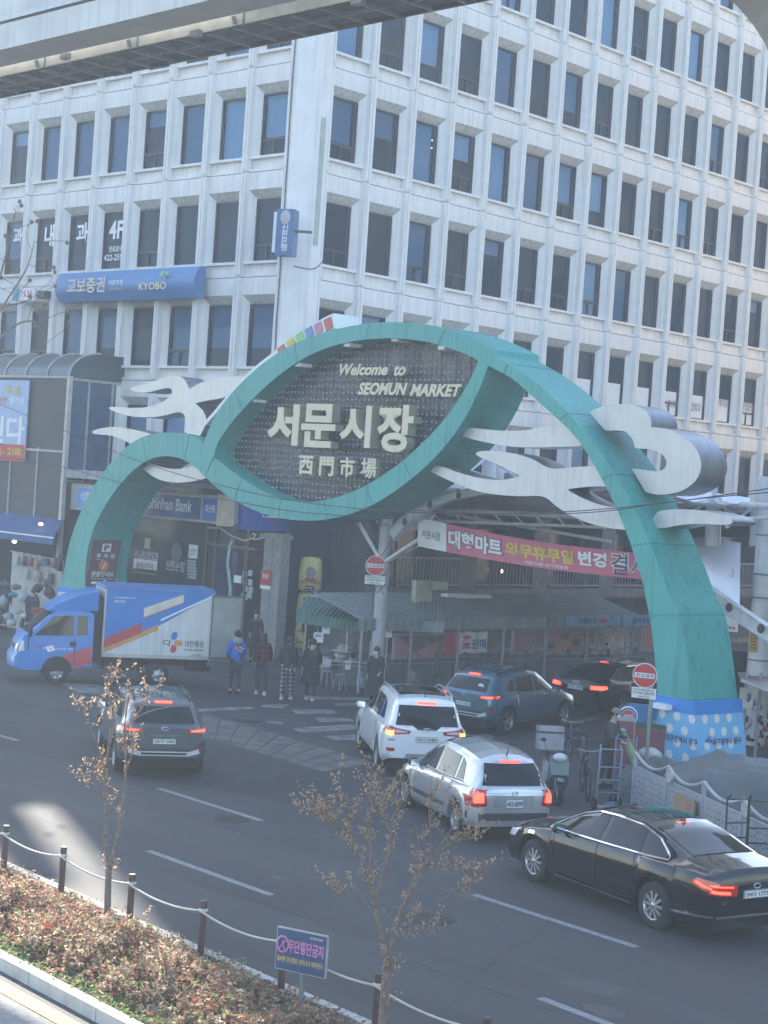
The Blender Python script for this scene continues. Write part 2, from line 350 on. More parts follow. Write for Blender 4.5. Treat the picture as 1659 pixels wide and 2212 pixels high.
def bay(side, k, j):
    z = Z1+(j-1)*FH
    if side == 'R': loc = V((0, R0+k*BW, z)); rz = pi/2; pm, wm = PR, WR_
    else: loc = V((-L0-(k+1)*BL, 0, z)); rz = 0; pm, wm = PL, WL_
    def L(nm, me, par, lo=None):
        o = link(nm, me, par)
        if lo is not None: o.location = lo; o.rotation_euler = (0, 0, rz)
        return o
    L('facade_panel', pm, bld, loc)
    kinds = {('R', 0, 2): 'vm', ('R', 1, 2): 'ph', ('R', 2, 2): 'pf', ('R', 3, 2): 'vht', ('R', 4, 2): 'pf', ('R', 5, 2): 'pf', ('R', 6, 2): 'vm', ('L', 0, 2): 'vm', ('R', 0, 1): 'vnt', ('R', 1, 1): 'pnt',
             ('L', 0, 1): 'vnt', ('L', 1, 1): 'pn', ('L', 2, 1): 'pn', ('L', 3, 1): 'vn', ('L', 4, 1): 'pn', ('L', 5, 1): 'pn', ('L', 6, 1): 'vn', ('L', 7, 1): 'pm', ('L', 1, 2): 'pf', ('L', 2, 2): 'pf', ('L', 3, 2): 'vt', ('L', 4, 2): 'pf', ('L', 5, 2): 'pf'}
    s = kinds.get((side, k, j))
    if s is None:
        q = rw.random(); s = ('v' if rw.random() < .38 else 'p')+('n' if q < (.55 if j >= 3 or j == 1 else .3) else 'f' if q < .8 else 'm' if q < .92 else 't')
        if side == 'R' and j == 0 and k >= 3: s = ('v' if k in (6, 10, 13) else 'p')+'n'
    wdw = L('window', wm['vent' if s[0] == 'v' else 'plain'], bld, loc)
    link('pane', wm['pane'], wdw)
    if s[1] in 'fmht': link('blind', wm[{'f': 'full', 'm': 'most', 'h': 'half', 't': 'top'}[s[1]]], wdw)
    if s[-1] == 't' and len(s) > 2: link('ceiling_light', wm['tube'], wdw)
    if side == 'R' and j == 0 and k >= 3: link('window_film', wm['film'], wdw)
    return wdw
WIN = {}
for j in range(-1, 7):
    for k in range(0, 16):
        if j == -1 and k < 3: continue
        if j >= 5 and k < 4+ (j-5)*4: continue
        WIN['R', k, j] = bay('R', k, j)
for j in range(-1, 4):
    for k in range(0, 9):
        if j == -1 and k > 4: continue
        WIN['L', k, j] = bay('L', k, j)
# corner column, cores, upper storeys
c = MB(); cz0, cz1 = 4.6, 33
c.prism([(XC-L0+.0, YB+.3, cz0), (XC-L0, YB-.17, cz0), (XC-.42, YB-.17, cz0), (XC+.17, YB+.55, cz0), (XC+.17, YB+R0, cz0), (XC-.3, YB+R0, cz0)], (0, 0, cz1-cz0))
c.build('corner_column', white_con, bld)
c = MB(); c.box(-68.7, YB+2.2, 0, XC-2.2, YB+30, 50); c.build('inner_core', core_m, bld)
c = MB(); c.box(-68.7, YB+.34, 33, XC-.34, YB+34, 46); c.box(-68.7, YB+.34, 0, -62.2, YB+3, 33); c.build('upper_wall', white_con, bld)
c = MB()
for j in range(0, 8):
    z = Z1+(j-1)*FH
    c.box(-62.2, YB+.33, z-.2, XC-.34, YB+2.2, z+.2); c.box(XC-2.2, YB+2.2, z-.2, XC-.33, YB+34, z+.2)
c.build('floor_slab', core_m, bld)
c = MB(); c.box(-62.2, YB+.3, 4.6, XC-L0, YB+.33, 5.6); c.box(-68.7, YB+30, 0, XC-.34, YB+34, 33); c.box(XC-.33, YB+R0, 0, XC-.3, YB+34, 5.6); c.build('lower_wall', core_m, bld)
cbd = thing('corner_building', 'plain tan building across the side street beyond the right picture edge', 'building', (-15, 50, 0))
MB().box(-18, 36, 0, -8, 62, 11).build('lower_block', mat('tan_render', (.42, .34, .25), .85, var=.1), cbd); MB().box(-20, 66, 0, -6, 125, 30).build('rear_block', mat('tan_render', (.42, .34, .25)), cbd)
for i in range(8):
    for k in range(7): MB().box(-20.05, 69+i*6.5, 2+k*3.8, -19.99, 73+i*6.5, 4+k*3.8).build('window', dark_metal, cbd)
nb = thing('shade_block', 'plain unseen block added beyond the left picture edge to shape the sun patches', 'building', (-100, 45, 0))
MB().box(-130, 33, 0, -71.3, 41, 36.6).build('wall', white_con, nb)  # unseen block, sized so its edge and roof bound the sun patches
MB().box(-72.1, 40.3, 36.6, -71.3, 41, 38.6).build('shade_tower', white_con, nb)  # added tower, cuts a notch of shade into the sun patch
MB().box(-71.25, 39.7, 0, -68.75, 50, 33.0).build('gap_blocker', white_con, nb)  # added blocker closing the gap so the sun stripe ends sooner
# ================================================================ gateway arch
A0 = G(1478, 1677); A0 = V((A0.x, A0.y, 0)); AN = -N1        # front plane through A0, normal towards the road
arch = thing('gateway_arch', 'teal fish shaped welcome arch with silver clouds spanning the side street', 'arch', A0)
def AP(x, y, back=0): return PN(x, y, A0-AN*back, AN)
def z5(p): return ((850+p[0]*.6932)/1.8228, (1250+p[1]*.6932)/1.8228)
def r3(p): return (p[0]/2, 737.3+p[1]/2)
def r4(p): return (829.5+p[0]/2, 737.3+p[1]/2)
def zr1(p): return ((2300+p[0]*.4364)/1.8228, (1500+p[1]*.4364)/1.8228)
def zr2(p): return ((2300+p[0]*.4364)/1.8228, (2250+p[1]*.4364)/1.8228)
DEP = 1.65
def resample(pts, n):
    pts = [V(p) for p in pts]; L = [0]
    for a, b in zip(pts, pts[1:]): L.append(L[-1]+(b-a).length)
    out = []
    for i in range(n):
        t = L[-1]*i/(n-1)
        for k in range(len(pts)-1):
            if t <= L[k+1]+1e-9: out.append(pts[k].lerp(pts[k+1], (t-L[k])/max(1e-9, L[k+1]-L[k]))); break
    return out
def ribbon(o, i, n, name, front=0, dep=DEP, M=teal):
    """solid curved box girder between two edge curves traced on the front plane"""
    o = resample(smooth_poly([V((*p, 0)) for p in o], it=3), n); i = resample(smooth_poly([V((*p, 0)) for p in i], it=3), n)
    O = [AP(p.x, p.y, front) for p in o]; I = [AP(p.x, p.y, front) for p in i]; B = -AN*dep
    mb = MB(); vs = O+I+[p+B for p in O]+[p+B for p in I]; fs = []
    for k in range(n-1):
        fs += [(k, k+1, n+k+1, n+k), (2*n+k+1, 2*n+k, 3*n+k, 3*n+k+1)]
    mb.add(vs, fs, 0, False)
    fs = []
    for k in range(n-1): fs += [(k+1, k, 2*n+k, 2*n+k+1), (n+k, n+k+1, 3*n+k+1, 3*n+k)]
    mb.add(vs, fs, 0, True); mb.add(vs, [(0, n, 3*n, 2*n), (n-1, 3*n-1, 4*n-1, 2*n-1)])
    gd = mb.build(name, M, arch)
    for k in range(7, n-3, 9):
        j = MB(); j.beam(O[k]+AN*.003, I[k]+AN*.003, .014, .01); j.beam(O[k]+AN*.003, O[k]+B, .014, .012); j.beam(I[k]+AN*.003, I[k]+B, .014, .012); j.build('panel_joint', mat('joint_line_teal', (.03, .17, .16), .7), gd)
    return gd
BIG_O = [z5(p) for p in ((-60, 612), (0, 540), (100, 415), (200, 315), (300, 235), (400, 170), (500, 125), (600, 88), (700, 62), (800, 42), (900, 30), (1000, 25), (1100, 28), (1200, 40), (1300, 62), (1400, 95), (1500, 140), (1600, 190))] + \
        [r4(p) for p in ((450, 50), (560, 110), (660, 180), (760, 270), (850, 370), (930, 470), (1000, 570), (1060, 680), (1110, 780), (1160, 900), (1200, 1000), (1235, 1110))] + [zr2(p) for p in ((830, 300), (860, 400), (900, 600), (940, 880), (968, 1160))]
BIG_I = [z5(p) for p in ((-10, 795), (0, 720), (100, 580), (200, 470), (300, 375), (400, 295), (500, 230), (600, 183), (700, 150), (800, 130), (900, 120), (1000, 117), (1100, 122), (1200, 138), (1300, 165), (1400, 200), (1490, 240), (1545, 275))] + \
        [r4(p) for p in ((550, 155), (610, 210), (700, 290), (790, 370), (850, 440), (900, 520), (950, 610), (1000, 710), (1050, 830), (1090, 950), (1125, 1060))] + [zr2(p) for p in ((540, 170), (590, 400), (620, 600), (645, 850), (662, 1120))]
# pair the ends of both edges by resampling each
ribbon([(440, 955)]+BIG_O[1:], BIG_I, 90, 'upper_girder')
BEL_I = [z5(p) for p in ((-10, 795), (100, 880), (200, 950), (300, 1005), (400, 1040), (480, 1050), (580, 1045), (680, 1025), (780, 990), (880, 940), (980, 875), (1080, 800), (1170, 715), (1250, 635), (1320, 550), (1380, 465), (1430, 380), (1470, 300), (1490, 240))]
BEL_O = [z5(p) for p in ((-60, 905), (0, 965), (100, 1035), (200, 1090), (300, 1125), (400, 1148), (500, 1155), (600, 1152), (700, 1135), (800, 1105), (900, 1060), (1000, 1000), (1100, 925), (1200, 840), (1300, 735), (1380, 630), (1450, 510), (1500, 400), (1530, 320), (1547, 268))]
ribbon(BEL_I, BEL_O, 70, 'belly_girder', front=.004)
LEG_O = [(131, 1275), (140, 1180), (156, 1110), (180, 1040), (215, 985), (262, 950), (310, 937), (360, 935), (405, 938), (440, 955), (460, 985)]
LEG_I = [(184, 1275), (189, 1210), (202, 1140), (228, 1080), (262, 1030), (303, 998), (345, 985), (380, 988), (405, 1000), (425, 1020), (440, 1030)]
LEG_O = [(131, 1272)]+[r3(p) for p in ((300, 860), (350, 730), (400, 630), (480, 520), (560, 440), (640, 402), (700, 393), (780, 395), (840, 412), (885, 440), (925, 485))]
LEG_I = [(185, 1272)]+[r3(p) for p in ((365, 1000), (385, 850), (440, 730), (500, 640), (560, 570), (620, 520), (690, 494), (760, 498), (810, 520), (850, 548), (885, 585))]
ribbon(LEG_O, LEG_I, 50, 'leg_girder', front=.008)
# polka dot vinyl bases
wrap = mat('sky_blue_vinyl', (.17, .46, .72), .45, var=.04); band = mat('blue_vinyl_band', (.02, .22, .6), .45, var=.05)
dotm = mat('white_flower_print', (.72, .72, .68), .5, var=.04); navy = mat('navy_print', (.02, .03, .09), .5)
def base(xl, xr, ytop, blx, brx, tag_):
    tl, tr = AP(xl, ytop), AP(xr, ytop+7); bl, br = AP(blx[0], blx[1]), AP(brx[0], brx[1])
    zt = tl.z; tl.z = tr.z = zt; bl.z = br.z = 0
    f = -AN*-.03; B = -AN*(DEP+.06)
    o = [tl+f, tr+f, br+f, bl+f]; o[0] -= E1*.03; o[3] -= E1*.03; o[1] += E1*.03; o[2] += E1*.03
    mb = MB(); mb.prism(o, B); w_ = mb.build('base_wrap', wrap, arch)
    bm_ = MB(); up = .3
    def edge(t, a, b): return a.lerp(b, t)
    s = up/zt; n = AN*.006
    L_, R_ = o[0].lerp(o[3], s), o[1].lerp(o[2], s)
    bm_.quad(o[0]+n, o[1]+n, R_+n, L_+n); q = E1*.006; bm_.quad(o[1]+q, o[1]+B+q, R_+B+q, R_+q); bm_.build('blue_band', band, w_)
    d = MB(); rows = int(zt/.29)
    for side in (0, 1):
        a, b = (o[3], o[2]) if side == 0 else (o[2], o[2]+B); a2, b2 = (o[0], o[1]) if side == 0 else (o[1], o[1]+B)
        nn = AN if side == 0 else E1; Wd = (b-a).length; cx = max(2, round(Wd/.46))
        for r in range(rows):
            t = (r+.5)*.29/zt
            if t*zt > zt-up-.1: break
            for cc in range(cx+1):
                u = (cc+(.25 if r % 2 else .75)+random.uniform(-.02, .02))/cx
                if u*Wd < .12 or u*Wd > Wd-.12: continue
                p = a.lerp(b, u).lerp(a2.lerp(b2, u), t)+nn*.006; ux = (b-a).normalized(); uz = (a2.lerp(b2, u)-a.lerp(b, u)).normalized()
                ring = [p+(ux*cos(2*pi*k/24)+uz*sin(2*pi*k/24))*(.1+.011*cos(8*2*pi*k/24)) for k in range(24)]
                d.add(ring, [tuple(range(24))])
    stuff(d.build('flower_print', dotm, w_))
    if tag_:
        for side, ss in ((0, .62), (1, .6)):
            a, b, a2 = (o[3], o[2], o[0]) if side == 0 else (o[2], o[2]+B, o[1])
            uu = (b-a).normalized(); hh = V((0, 0, .16)); p = a.lerp(a2, .42)+uu*(b-a).length*.3
            text_obj('district_lettering', '대구광역시 중구', p, uu*(b-a).length*ss, hh, navy, w_, off=.014, bold=.02)
            lg = MB(); pc = p-uu*.14+V((0, 0, .08)); nn = AN if side == 0 else E1
            for k in range(3):
                an = pi/2+(k-1)*1.1; lg.add([pc+nn*.014, pc+nn*.014+uu*cos(an-.3)*.11+V((0, 0, sin(an-.3)*.11)), pc+nn*.014+uu*cos(an)*.14+V((0, 0, sin(an)*.14)), pc+nn*.014+uu*cos(an+.3)*.11+V((0, 0, sin(an+.3)*.11))], [(0, 1, 2, 3)], k == 1)
            lg.build('district_emblem', [blue_p, red_p], w_)
    # floodlight on the rim
    fl = MB(); c0 = o[0].lerp(o[1], .35)+V((0, 0, -.22))+AN*.12
    fl.obox(c0, E1*.2, AN*.1, V((0, 0, .06))); fl.beam(c0-E1*.05, c0-E1*.05-AN*.15, .04); fl.build('floodlight', white_p, w_)
    return o
oR = base(1413, 1500, 1499, (1404, 1665), (1512, 1680), True)
oL = base(126, 187, 1266, (118, 1430), (190, 1440), False)
# the street face of the left leg's inner side: brown direction sign
brown = mat('brown_sign', (.09, .045, .05), .5, var=.05)
# fish eye screen
def AZ(pts, back): return [AP(*p, back) for p in pts]
eye = resample(smooth_poly([V((*p, 0)) for p in [z5(q) for q in ((-8, 790), (0, 722), (100, 582), (200, 472), (300, 377), (400, 297), (500, 232), (600, 185), (700, 152), (800, 132), (900, 122), (1000, 119), (1100, 124), (1200, 140), (1300, 167), (1400, 202), (1490, 242), (1470, 300), (1430, 380), (1380, 465), (1320, 550), (1250, 635), (1170, 715), (1080, 800), (980, 875), (880, 940), (780, 990), (680, 1025), (580, 1045), (480, 1050), (400, 1040), (300, 1005), (200, 950), (100, 880))]], it=1), 90)
def A2(p): d = p-A0; return (d.dot(E1), d.z)
def AW(u, z, back): return A0+E1*u+V((0, 0, z))-AN*back
film = bpy.data.materials.new('dark_mesh_film'); film.use_nodes = True
_n = film.node_tree; _b = _n.nodes['Principled BSDF']; _b.inputs['Base Color'].default_value = (.045, .055, .07, 1); _b.inputs['Roughness'].default_value = .35
_t = _n.nodes.new('ShaderNodeBsdfTransparent'); _m = _n.nodes.new('ShaderNodeMixShader'); _m.inputs[0].default_value = .3
_n.links.new(_b.outputs[0], _m.inputs[1]); _n.links.new(_t.outputs[0], _m.inputs[2]); _n.links.new(_m.outputs[0], _n.nodes['Material Output'].inputs[0])
BK = .75
ep = [A2(AP(p.x, p.y, BK)) for p in eye]
# widen so the sheet runs into the girders
cu = sum(p[0] for p in ep)/len(ep); cz_ = sum(p[1] for p in ep)/len(ep)
mb = MB(); mb.prism([AW(cu+(u-cu)*1.02, cz_+(z-cz_)*1.03, BK) for u, z in ep], -AN*.01); scr = mb.build('screen_film', film, arch)
def inside(u, z, P):
    c_ = False; n = len(P)
    for i in range(n):
        (x1, y1), (x2, y2) = P[i], P[(i+1) % n]
        if (y1 > z) != (y2 > z) and u < (x2-x1)*(z-y1)/(y2-y1)+x1: c_ = not c_
    return c_
dots = MB(); wires = MB(); us = [p[0] for p in ep]; zs = [p[1] for p in ep]
u = min(us)
while u < max(us):
    zz = [z for z in [min(zs)+.19*i for i in range(60)] if inside(u, z, ep)]
    if zz:
        wires.beam(AW(u, zz[0]-.1, BK-.03), AW(u, zz[-1]+.1, BK-.03), .012)
        for z in zz: dots.obox(AW(u+random.uniform(-.015, .015), z+random.uniform(-.02, .02), BK-.06), E1*.02, AN*.02, V((0, 0, .026)))
    u += .19
stuff(dots.build('led_pixel', mat('led_pixel_cap', (.5, .5, .46), .5), arch)); stuff(wires.build('hanging_wire', dark_metal, arch))
# frames behind the film
fr = MB(); u = min(us)+.8
while u < max(us):
    zz = [z for z in [min(zs)+.1*i for i in range(90)] if inside(u, z, ep)]
    if zz: fr.beam(AW(u, zz[0], BK+.25), AW(u, zz[-1], BK+.25), .08)
    u += 1.15
z = min(zs)+.7
while z < max(zs):
    uu = [q for q in [min(us)+.1*i for i in range(160)] if inside(q, z, ep)]
    if uu: fr.beam(AW(uu[0], z, BK+.25), AW(uu[-1], z, BK+.25), .07)
    z += .95
fr.build('screen_frame', mat('blue_grey_steel', (.12, .17, .24), .5), arch)
pl = MB()
for i in range(26):
    u, z = random.uniform(min(us), max(us)), random.uniform(min(zs), max(zs)); w_, h_ = random.uniform(.25, .7), random.uniform(.3, .8)
    if all(inside(u+a, z+b, ep) for a in (0, w_) for b in (0, h_)): pl.quad(AW(u, z, BK+.18), AW(u+w_, z, BK+.18), AW(u+w_, z+h_, BK+.18), AW(u, z+h_, BK+.18))
stuff(pl.build('backing_sheet', mat('pale_backing_sheet', (.3, .32, .34), .6, var=.2), arch))
bars = MB()
for (x0, y0, x1, y1) in ((380, 520, 940, 528), (400, 712, 960, 725), (470, 782, 900, 800), (395, 622, 930, 632), (800, 375, 1390, 385), (690, 305, 1060, 312)):
    bars.beam(AP(*z5((x0, y0)), .55), AP(*z5((x1, y1)), .55), .035)
bars.build('letter_rail', mat('blue_rail', (.08, .2, .42), .5), arch)
def letter(body, x0, y0, x1, y1, bold=.035, dep=.2, shear=0, name='letter', sk=.02):
    # box in the zoomed tracing: left, top, right, bottom, measured on the letters' own plane
    a = AP(*z5((x0, y1)), .2); b = AP(*z5((x1, y1)), .2); c_ = AP(*z5((x0, y0)), .2)
    wd = (b-a).dot(E1); ht = c_.z-a.z; o_ = A0+E1*((a-A0).dot(E1))-AN*.4; o_.z = a.z
    mb = MB(); add_text(mb, body, o_+AN*.02, E1*wd, V((0, 0, ht)), AN, bold=bold, shear=shear, depth=dep)
    l_ = mb.build(name, [cream, cream_shade], arch); m2 = MB(); return l_
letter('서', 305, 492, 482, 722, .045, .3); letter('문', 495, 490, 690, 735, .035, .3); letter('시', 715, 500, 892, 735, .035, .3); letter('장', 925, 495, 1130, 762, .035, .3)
letter('西', 465, 782, 545, 890, .03, .16); letter('門', 580, 788, 662, 898, .03, .16); letter('市', 697, 790, 778, 905, .03, .16); letter('場', 815, 795, 905, 912, .02, .16)
letter('Welcome', 690, 262, 965, 328, .035, .12, .3, 'lettering'); letter('to', 1000, 265, 1066, 330, .035, .12, .3, 'lettering')
letter('SEOMUN', 795, 368, 1075, 438, .04, .12, .3, 'lettering'); letter('MARKET', 1090, 376, 1385, 446, .04, .12, .3, 'lettering')
# spot fittings under the upper girder
for x, y in ((240, 470), (497, 268), (778, 155), (1050, 126), (1315, 172), (205, 945)):
    p = AP(*z5((x, y)), .3); MB().obox(p-V((0, 0, .02)), E1*.13, AN*.22, V((0, 0, .05))).build('spot_fitting', white_p, arch)
# silver clouds at mid depth
def cloud(pts, cv, back=.45, dep=.95, it=2, hold=()):
    P = [V((*cv(p), 0)) for p in pts]
    P = smooth_poly(P, True, it)
    Q = [AP(p.x, p.y, back) for p in P]
    mb = MB(); mb.prism(Q, -AN*dep, 0, 1)
    # smooth the rim
    for i, f in enumerate(mb.f):
        if len(f) == 4: mb.sm[i] = True
    o = mb.build('cloud_ornament', [silver, steel], arch); return o
cloud(((45, 280), (120, 245), (220, 215), (350, 205), (460, 220), (540, 255), (590, 310), (608, 365), (605, 415), (610, 420), (640, 418), (740, 430), (860, 475), (960, 550), (1030, 640), (1060, 740), (1050, 820), (1010, 900), (940, 960), (850, 1005), (740, 1025), (640, 1025), (555, 1005), (545, 990), (435, 800), (430, 790), (500, 795), (600, 815), (680, 815), (730, 790), (745, 740), (730, 690), (680, 640), (600, 615), (500, 610), (455, 605), (450, 560), (420, 490), (370, 455), (300, 445), (240, 447), (190, 447), (180, 438), (60, 295)), zr1, .5, .95)
cloud(((560, 1040), (640, 1180), (760, 1160), (900, 1157), (1050, 1165), (1200, 1195), (1300, 1225), (1345, 1265), (1330, 1290), (1250, 1300), (1100, 1290), (950, 1290), (830, 1305), (720, 1330), (600, 1330)) [1:], zr1, .5, .85)
cloud(((365, 370), (440, 382), (540, 388), (640, 382), (760, 352), (800, 340), (860, 430), (860, 455), (760, 455), (640, 460), (540, 455), (430, 435), (345, 413), (335, 408)), r4, .3, .8)
cloud(((230, 532), (300, 560), (400, 590), (500, 602), (585, 585), (585, 580), (520, 545), (450, 515), (400, 495), (395, 480), (430, 472), (540, 478), (640, 505), (700, 545), (745, 552), (850, 540), (960, 540), (1010, 545), (1040, 640), (1000, 632), (930, 625), (860, 630), (795, 638), (795, 644), (860, 680), (940, 710), (1050, 725), (1090, 815), (1040, 815), (960, 805), (880, 785), (800, 750), (740, 710), (690, 665), (600, 670), (500, 665), (400, 650), (300, 610), (210, 568), (200, 558)), r4, .3, .8)
cloud(((560, 205), (570, 198), (640, 180), (720, 155), (770, 147), (800, 165), (815, 200), (816, 208), (870, 175), (960, 155), (1050, 149), (1056, 153), (1040, 170), (990, 240), (900, 255), (845, 266), (847, 272), (880, 300), (895, 345), (870, 400), (860, 410), (850, 408), (800, 395), (800, 380), (805, 330), (780, 300), (700, 325), (600, 330), (520, 315), (470, 292), (470, 284), (500, 283), (600, 290), (680, 275), (735, 240), (745, 215), (735, 200), (700, 205), (640, 222), (580, 218)), r3, .45, .8)
cloud(((397, 390), (400, 386), (440, 374), (500, 368), (570, 380), (660, 400), (700, 430), (600, 460), (545, 432), (490, 408), (440, 403), (400, 400)), r3, .45, .8)
cloud(((612, 545), (616, 540), (650, 527), (655, 528), (700, 545), (760, 553), (820, 545), (870, 525), (930, 560), (900, 590), (820, 608), (750, 612), (690, 600), (645, 575)), r3, .3, .8)
# crest with coloured tiles
cr = MB(); outer = [z5(p) for p in ((-70, 600), (0, 520), (75, 428), (160, 335), (250, 255), (338, 188))]; inner = [z5(p) for p in ((-60, 612), (0, 545), (100, 420), (200, 320), (300, 240), (400, 174))]
cr.prism([AP(*p, .3) for p in outer+inner[::-1]], -AN*.9)
o2 = [z5(p) for p in ((338, 182), (398, 142), (450, 103), (505, 70), (560, 35), (612, 2), (668, -24), (672, 62))]; i2 = [z5(p) for p in ((640, 78), (600, 92), (500, 128), (400, 174), (350, 215))]
cr.prism([AP(*p, .3) for p in o2+i2], -AN*.95); crest = cr.build('crest', white_p, arch)
for i, (q, c_) in enumerate((((350, 180, 388, 150, 403, 188, 365, 220), (.5, .09, .05)), ((402, 140, 440, 112, 458, 155, 418, 185), (.65, .45, .05)), ((452, 105, 492, 78, 507, 125, 470, 150), (.18, .5, .14)), ((506, 72, 545, 48, 560, 95, 520, 130), (.1, .24, .5)), ((560, 42, 600, 20, 612, 75, 572, 105), (.55, .2, .3)), ((614, 15, 655, -4, 667, 55, 630, 80), (.55, .08, .06)))):
    P = [AP(*z5((q[k], q[k+1])), .3) for k in (0, 2, 4, 6)]
    MB().prism([p+AN*.03 for p in P], -AN*.028).build('crest_tile', mat('tile_%d' % i, c_, .4), crest)
# brown direction board on the inner face of the left leg
def LS(x, y): return PN(x, y, oL[1]+E1*.12, E1)   # plane parallel to the inner side
bn = MB(); q = [((0+px*.3014)/1.8228, (2000+py*.3014)/1.8228) for px, py in ((1212, 412), (1588, 425), (1480, 1020), (1108, 1015))]
cc = [LS(*p) for p in q]
y0, y1 = cc[0].y, cc[1].y; zt, zb_ = cc[0].z, cc[3].z; tilt = (cc[3]-cc[0])
sgn = MB().prism([p+E1*.02 for p in cc], -E1*.04).build('direction_board', brown, arch)
U_ = (cc[1]-cc[0]); D_ = (cc[3]-cc[0])
def BD(s, t): return cc[0]+U_*s+D_*t+E1*.03
for bdy, s0, s1, t0, t1, bl in (('주 차 장', .2, .85, .3, .4, .02), ('Parking', .2, .45, .41, .45, 0), ('관광안내소', .13, .92, .68, .8, .02), ('Tourist Information Center', .13, .92, .82, .86, 0)):
    text_obj('board_lettering', bdy, BD(s0, t1), BD(s1, t1)-BD(s0, t1), BD(s0, t0)-BD(s0, t1), white_p, sgn, bold=bl)
pb = MB(); pb.quad(BD(.36, .26), BD(.66, .26), BD(.66, .08), BD(.36, .08)); pb.build('parking_square', white_p, sgn)
text_obj('parking_letter', 'P', BD(.42, .24)+E1*.008, BD(.6, .24)-BD(.42, .24), BD(.42, .1)-BD(.42, .24), brown, sgn, bold=.06)
r_ = MB(); ctr = BD(.52, .56)+E1*.006; r_.add([ctr+U_.normalized()*.19*cos(a)+V((0, 0, .21*sin(a))) for a in [2*pi*k/24 for k in range(24)]], [tuple(range(24))]); r_.build('information_disc', mat('orange_print', (.6, .16, .05), .5), sgn)
text_obj('information_letter', 'i', BD(.47, .62)+E1*.01, BD(.58, .62)-BD(.47, .62), BD(.47, .5)-BD(.47, .62), white_p, sgn, bold=.03, shear=.3)
ar = MB(); ar.add([BD(.18, .96), BD(.6, .96), BD(.6, .99), BD(.88, .94), BD(.6, .87), BD(.6, .905), BD(.18, .905)], [(0, 1, 5, 6), (2, 3, 4)]); ar.build('arrow', white_p, sgn)
# ================================================================ street level
PF = 38.6; SX = -42.9       # bank shop front plane and its side plane
glassdark = mat('dark_shop_cladding', (.03, .035, .045), .25, coat=.4, var=.1)
bank = thing('bank_front', 'dark glazed bank shop front under the office block with blue fascia', 'shop front', (-47, PF, 0))
def PF_(x, y, o=0): return PY(x, y, PF-o)
def SX_(x, y, o=0): return PX(x, y, SX+o)
xl = -51.2
# (i) front wall and side wall
w1 = MB(); w1.box(xl, PF, 0.15, SX, YB+.25, 5.5); w1.box(SX-2, YB+.25, .15, SX, 75, 5.5); w1.build('wall', glassdark, bank)
can = MB(); can.box(xl-.1, PF-1.0, 5.45, SX+.05, YB+.3, 5.75); can.box(SX-.05, YB+.3, 5.5, XC+.05, 75, 5.7); can.build('canopy_slab', mat('grey_canopy', (.35, .36, .36), .7, streak=.2), bank)
fas = MB(); fas.box(xl, PF-.7, 4.3, SX+.05, PF+.0, 5.25); FA = fas.build('fascia', mat('fascia_grey', (.42, .42, .41), .6), bank)
bl2 = mat('bank_blue', (.012, .1, .42), .3, var=.1, coat=.3); navyb = mat('bank_navy', (.03, .04, .16), .3, coat=.4, col2=(.12, .16, .3), scale=1.2)
def yz_panel(x0, x1, z0, z1, y, name, M, par): return MB().quad((x0, y, z0), (x1, y, z0), (x1, y, z1), (x0, y, z1)).build(name, M, par)
yz_panel(-50.8, -48.3, 4.38, 5.12, PF-.72, 'fascia_panel', mat('bank_sky_blue', (.03, .22, .55), .3, col2=(.25, .4, .55), scale=1.5), FA); yz_panel(-48.2, -43.95, 4.38, 5.12, PF-.72, 'fascia_panel', navyb, FA); yz_panel(-43.85, -43.1, 4.38, 5.12, PF-.72, 'fascia_panel', bl2, FA)
text_obj('bank_lettering', 'Shinhan Bank', (-46.7, PF-.72, 4.6), (2.3, 0, 0), (0, 0, .42), white_p, FA, bold=.015); text_obj('bank_lettering', '대신동', (-43.72, PF-.72, 4.66), (.5, 0, 0), (0, 0, .26), white_p, FA, bold=.02); text_obj('bank_lettering', '신한금융', (-50.6, PF-.72, 4.7), (1.1, 0, 0), (0, 0, .28), white_p, FA, bold=.01)
MB().box(-43.05, PF-.78, 4.25, -42.72, PF-.3, 5.3).build('cream_divider', mat('cream_panel', (.6, .5, .36), .5), FA)
sb = MB(); sb.box(SX+.0, PF, 4.15, SX+.25, 58, 5.1); sb.build('side_fascia', bl2, FA)
mb = MB(); add_text(mb, '신한은행', (SX+.27, PF+.8, 4.6), (0, 1.8, 0), (0, 0, .3), V((1, 0, 0)), bold=.01); mb.build('bank_lettering', white_p, FA)
# wall dressing
def wp(x, y, x2, y2, name, M, txt=None, tm=None, b=.01, m_=.12, par=None, o=.03):
    a, c_ = PF_(x, y2, o), PF_(x2, y, o); q = MB().box(a.x, a.y-.01, a.z, c_.x, PF-.002, c_.z).build(name, M, par or bank)
    if txt: text_obj('lettering', txt, (a.x+(c_.x-a.x)*m_, a.y-.012, a.z+(c_.z-a.z)*.25), ((c_.x-a.x)*(1-2*m_), 0, 0), (0, 0, (c_.z-a.z)*.5), tm or greyp, q, bold=b)
    return q
greyp = mat('dark_grey_print', (.06, .06, .06), .5); redprint = mat('red_print', (.5, .05, .05), .5)
def ptxt(body, x, y, x2, y2, M, b=.01): a, c_ = PF_(x, y2, .02), PF_(x2, y, .02); text_obj('lettering', body, a, V((c_.x-a.x, 0, 0)), V((0, 0, c_.z-a.z)), M, bank, bold=b)
cw = mat('cream_white_print', (.6, .6, .55), .5)
ptxt('큰나래이합외과', 290, 1193, 342, 1209, cw, .02); ptxt('신한은행', 358, 1214, 399, 1231, cw, .02)
wp(312, 1163, 325, 1184, 'emblem_plate', mat('gold_emblem', (.55, .45, .2), .4)); wp(288, 1212, 339, 1232, 'pharmacy_sign', white_p, '올리브약국', mat('maroon_print', (.3, .02, .06), .5), .02)
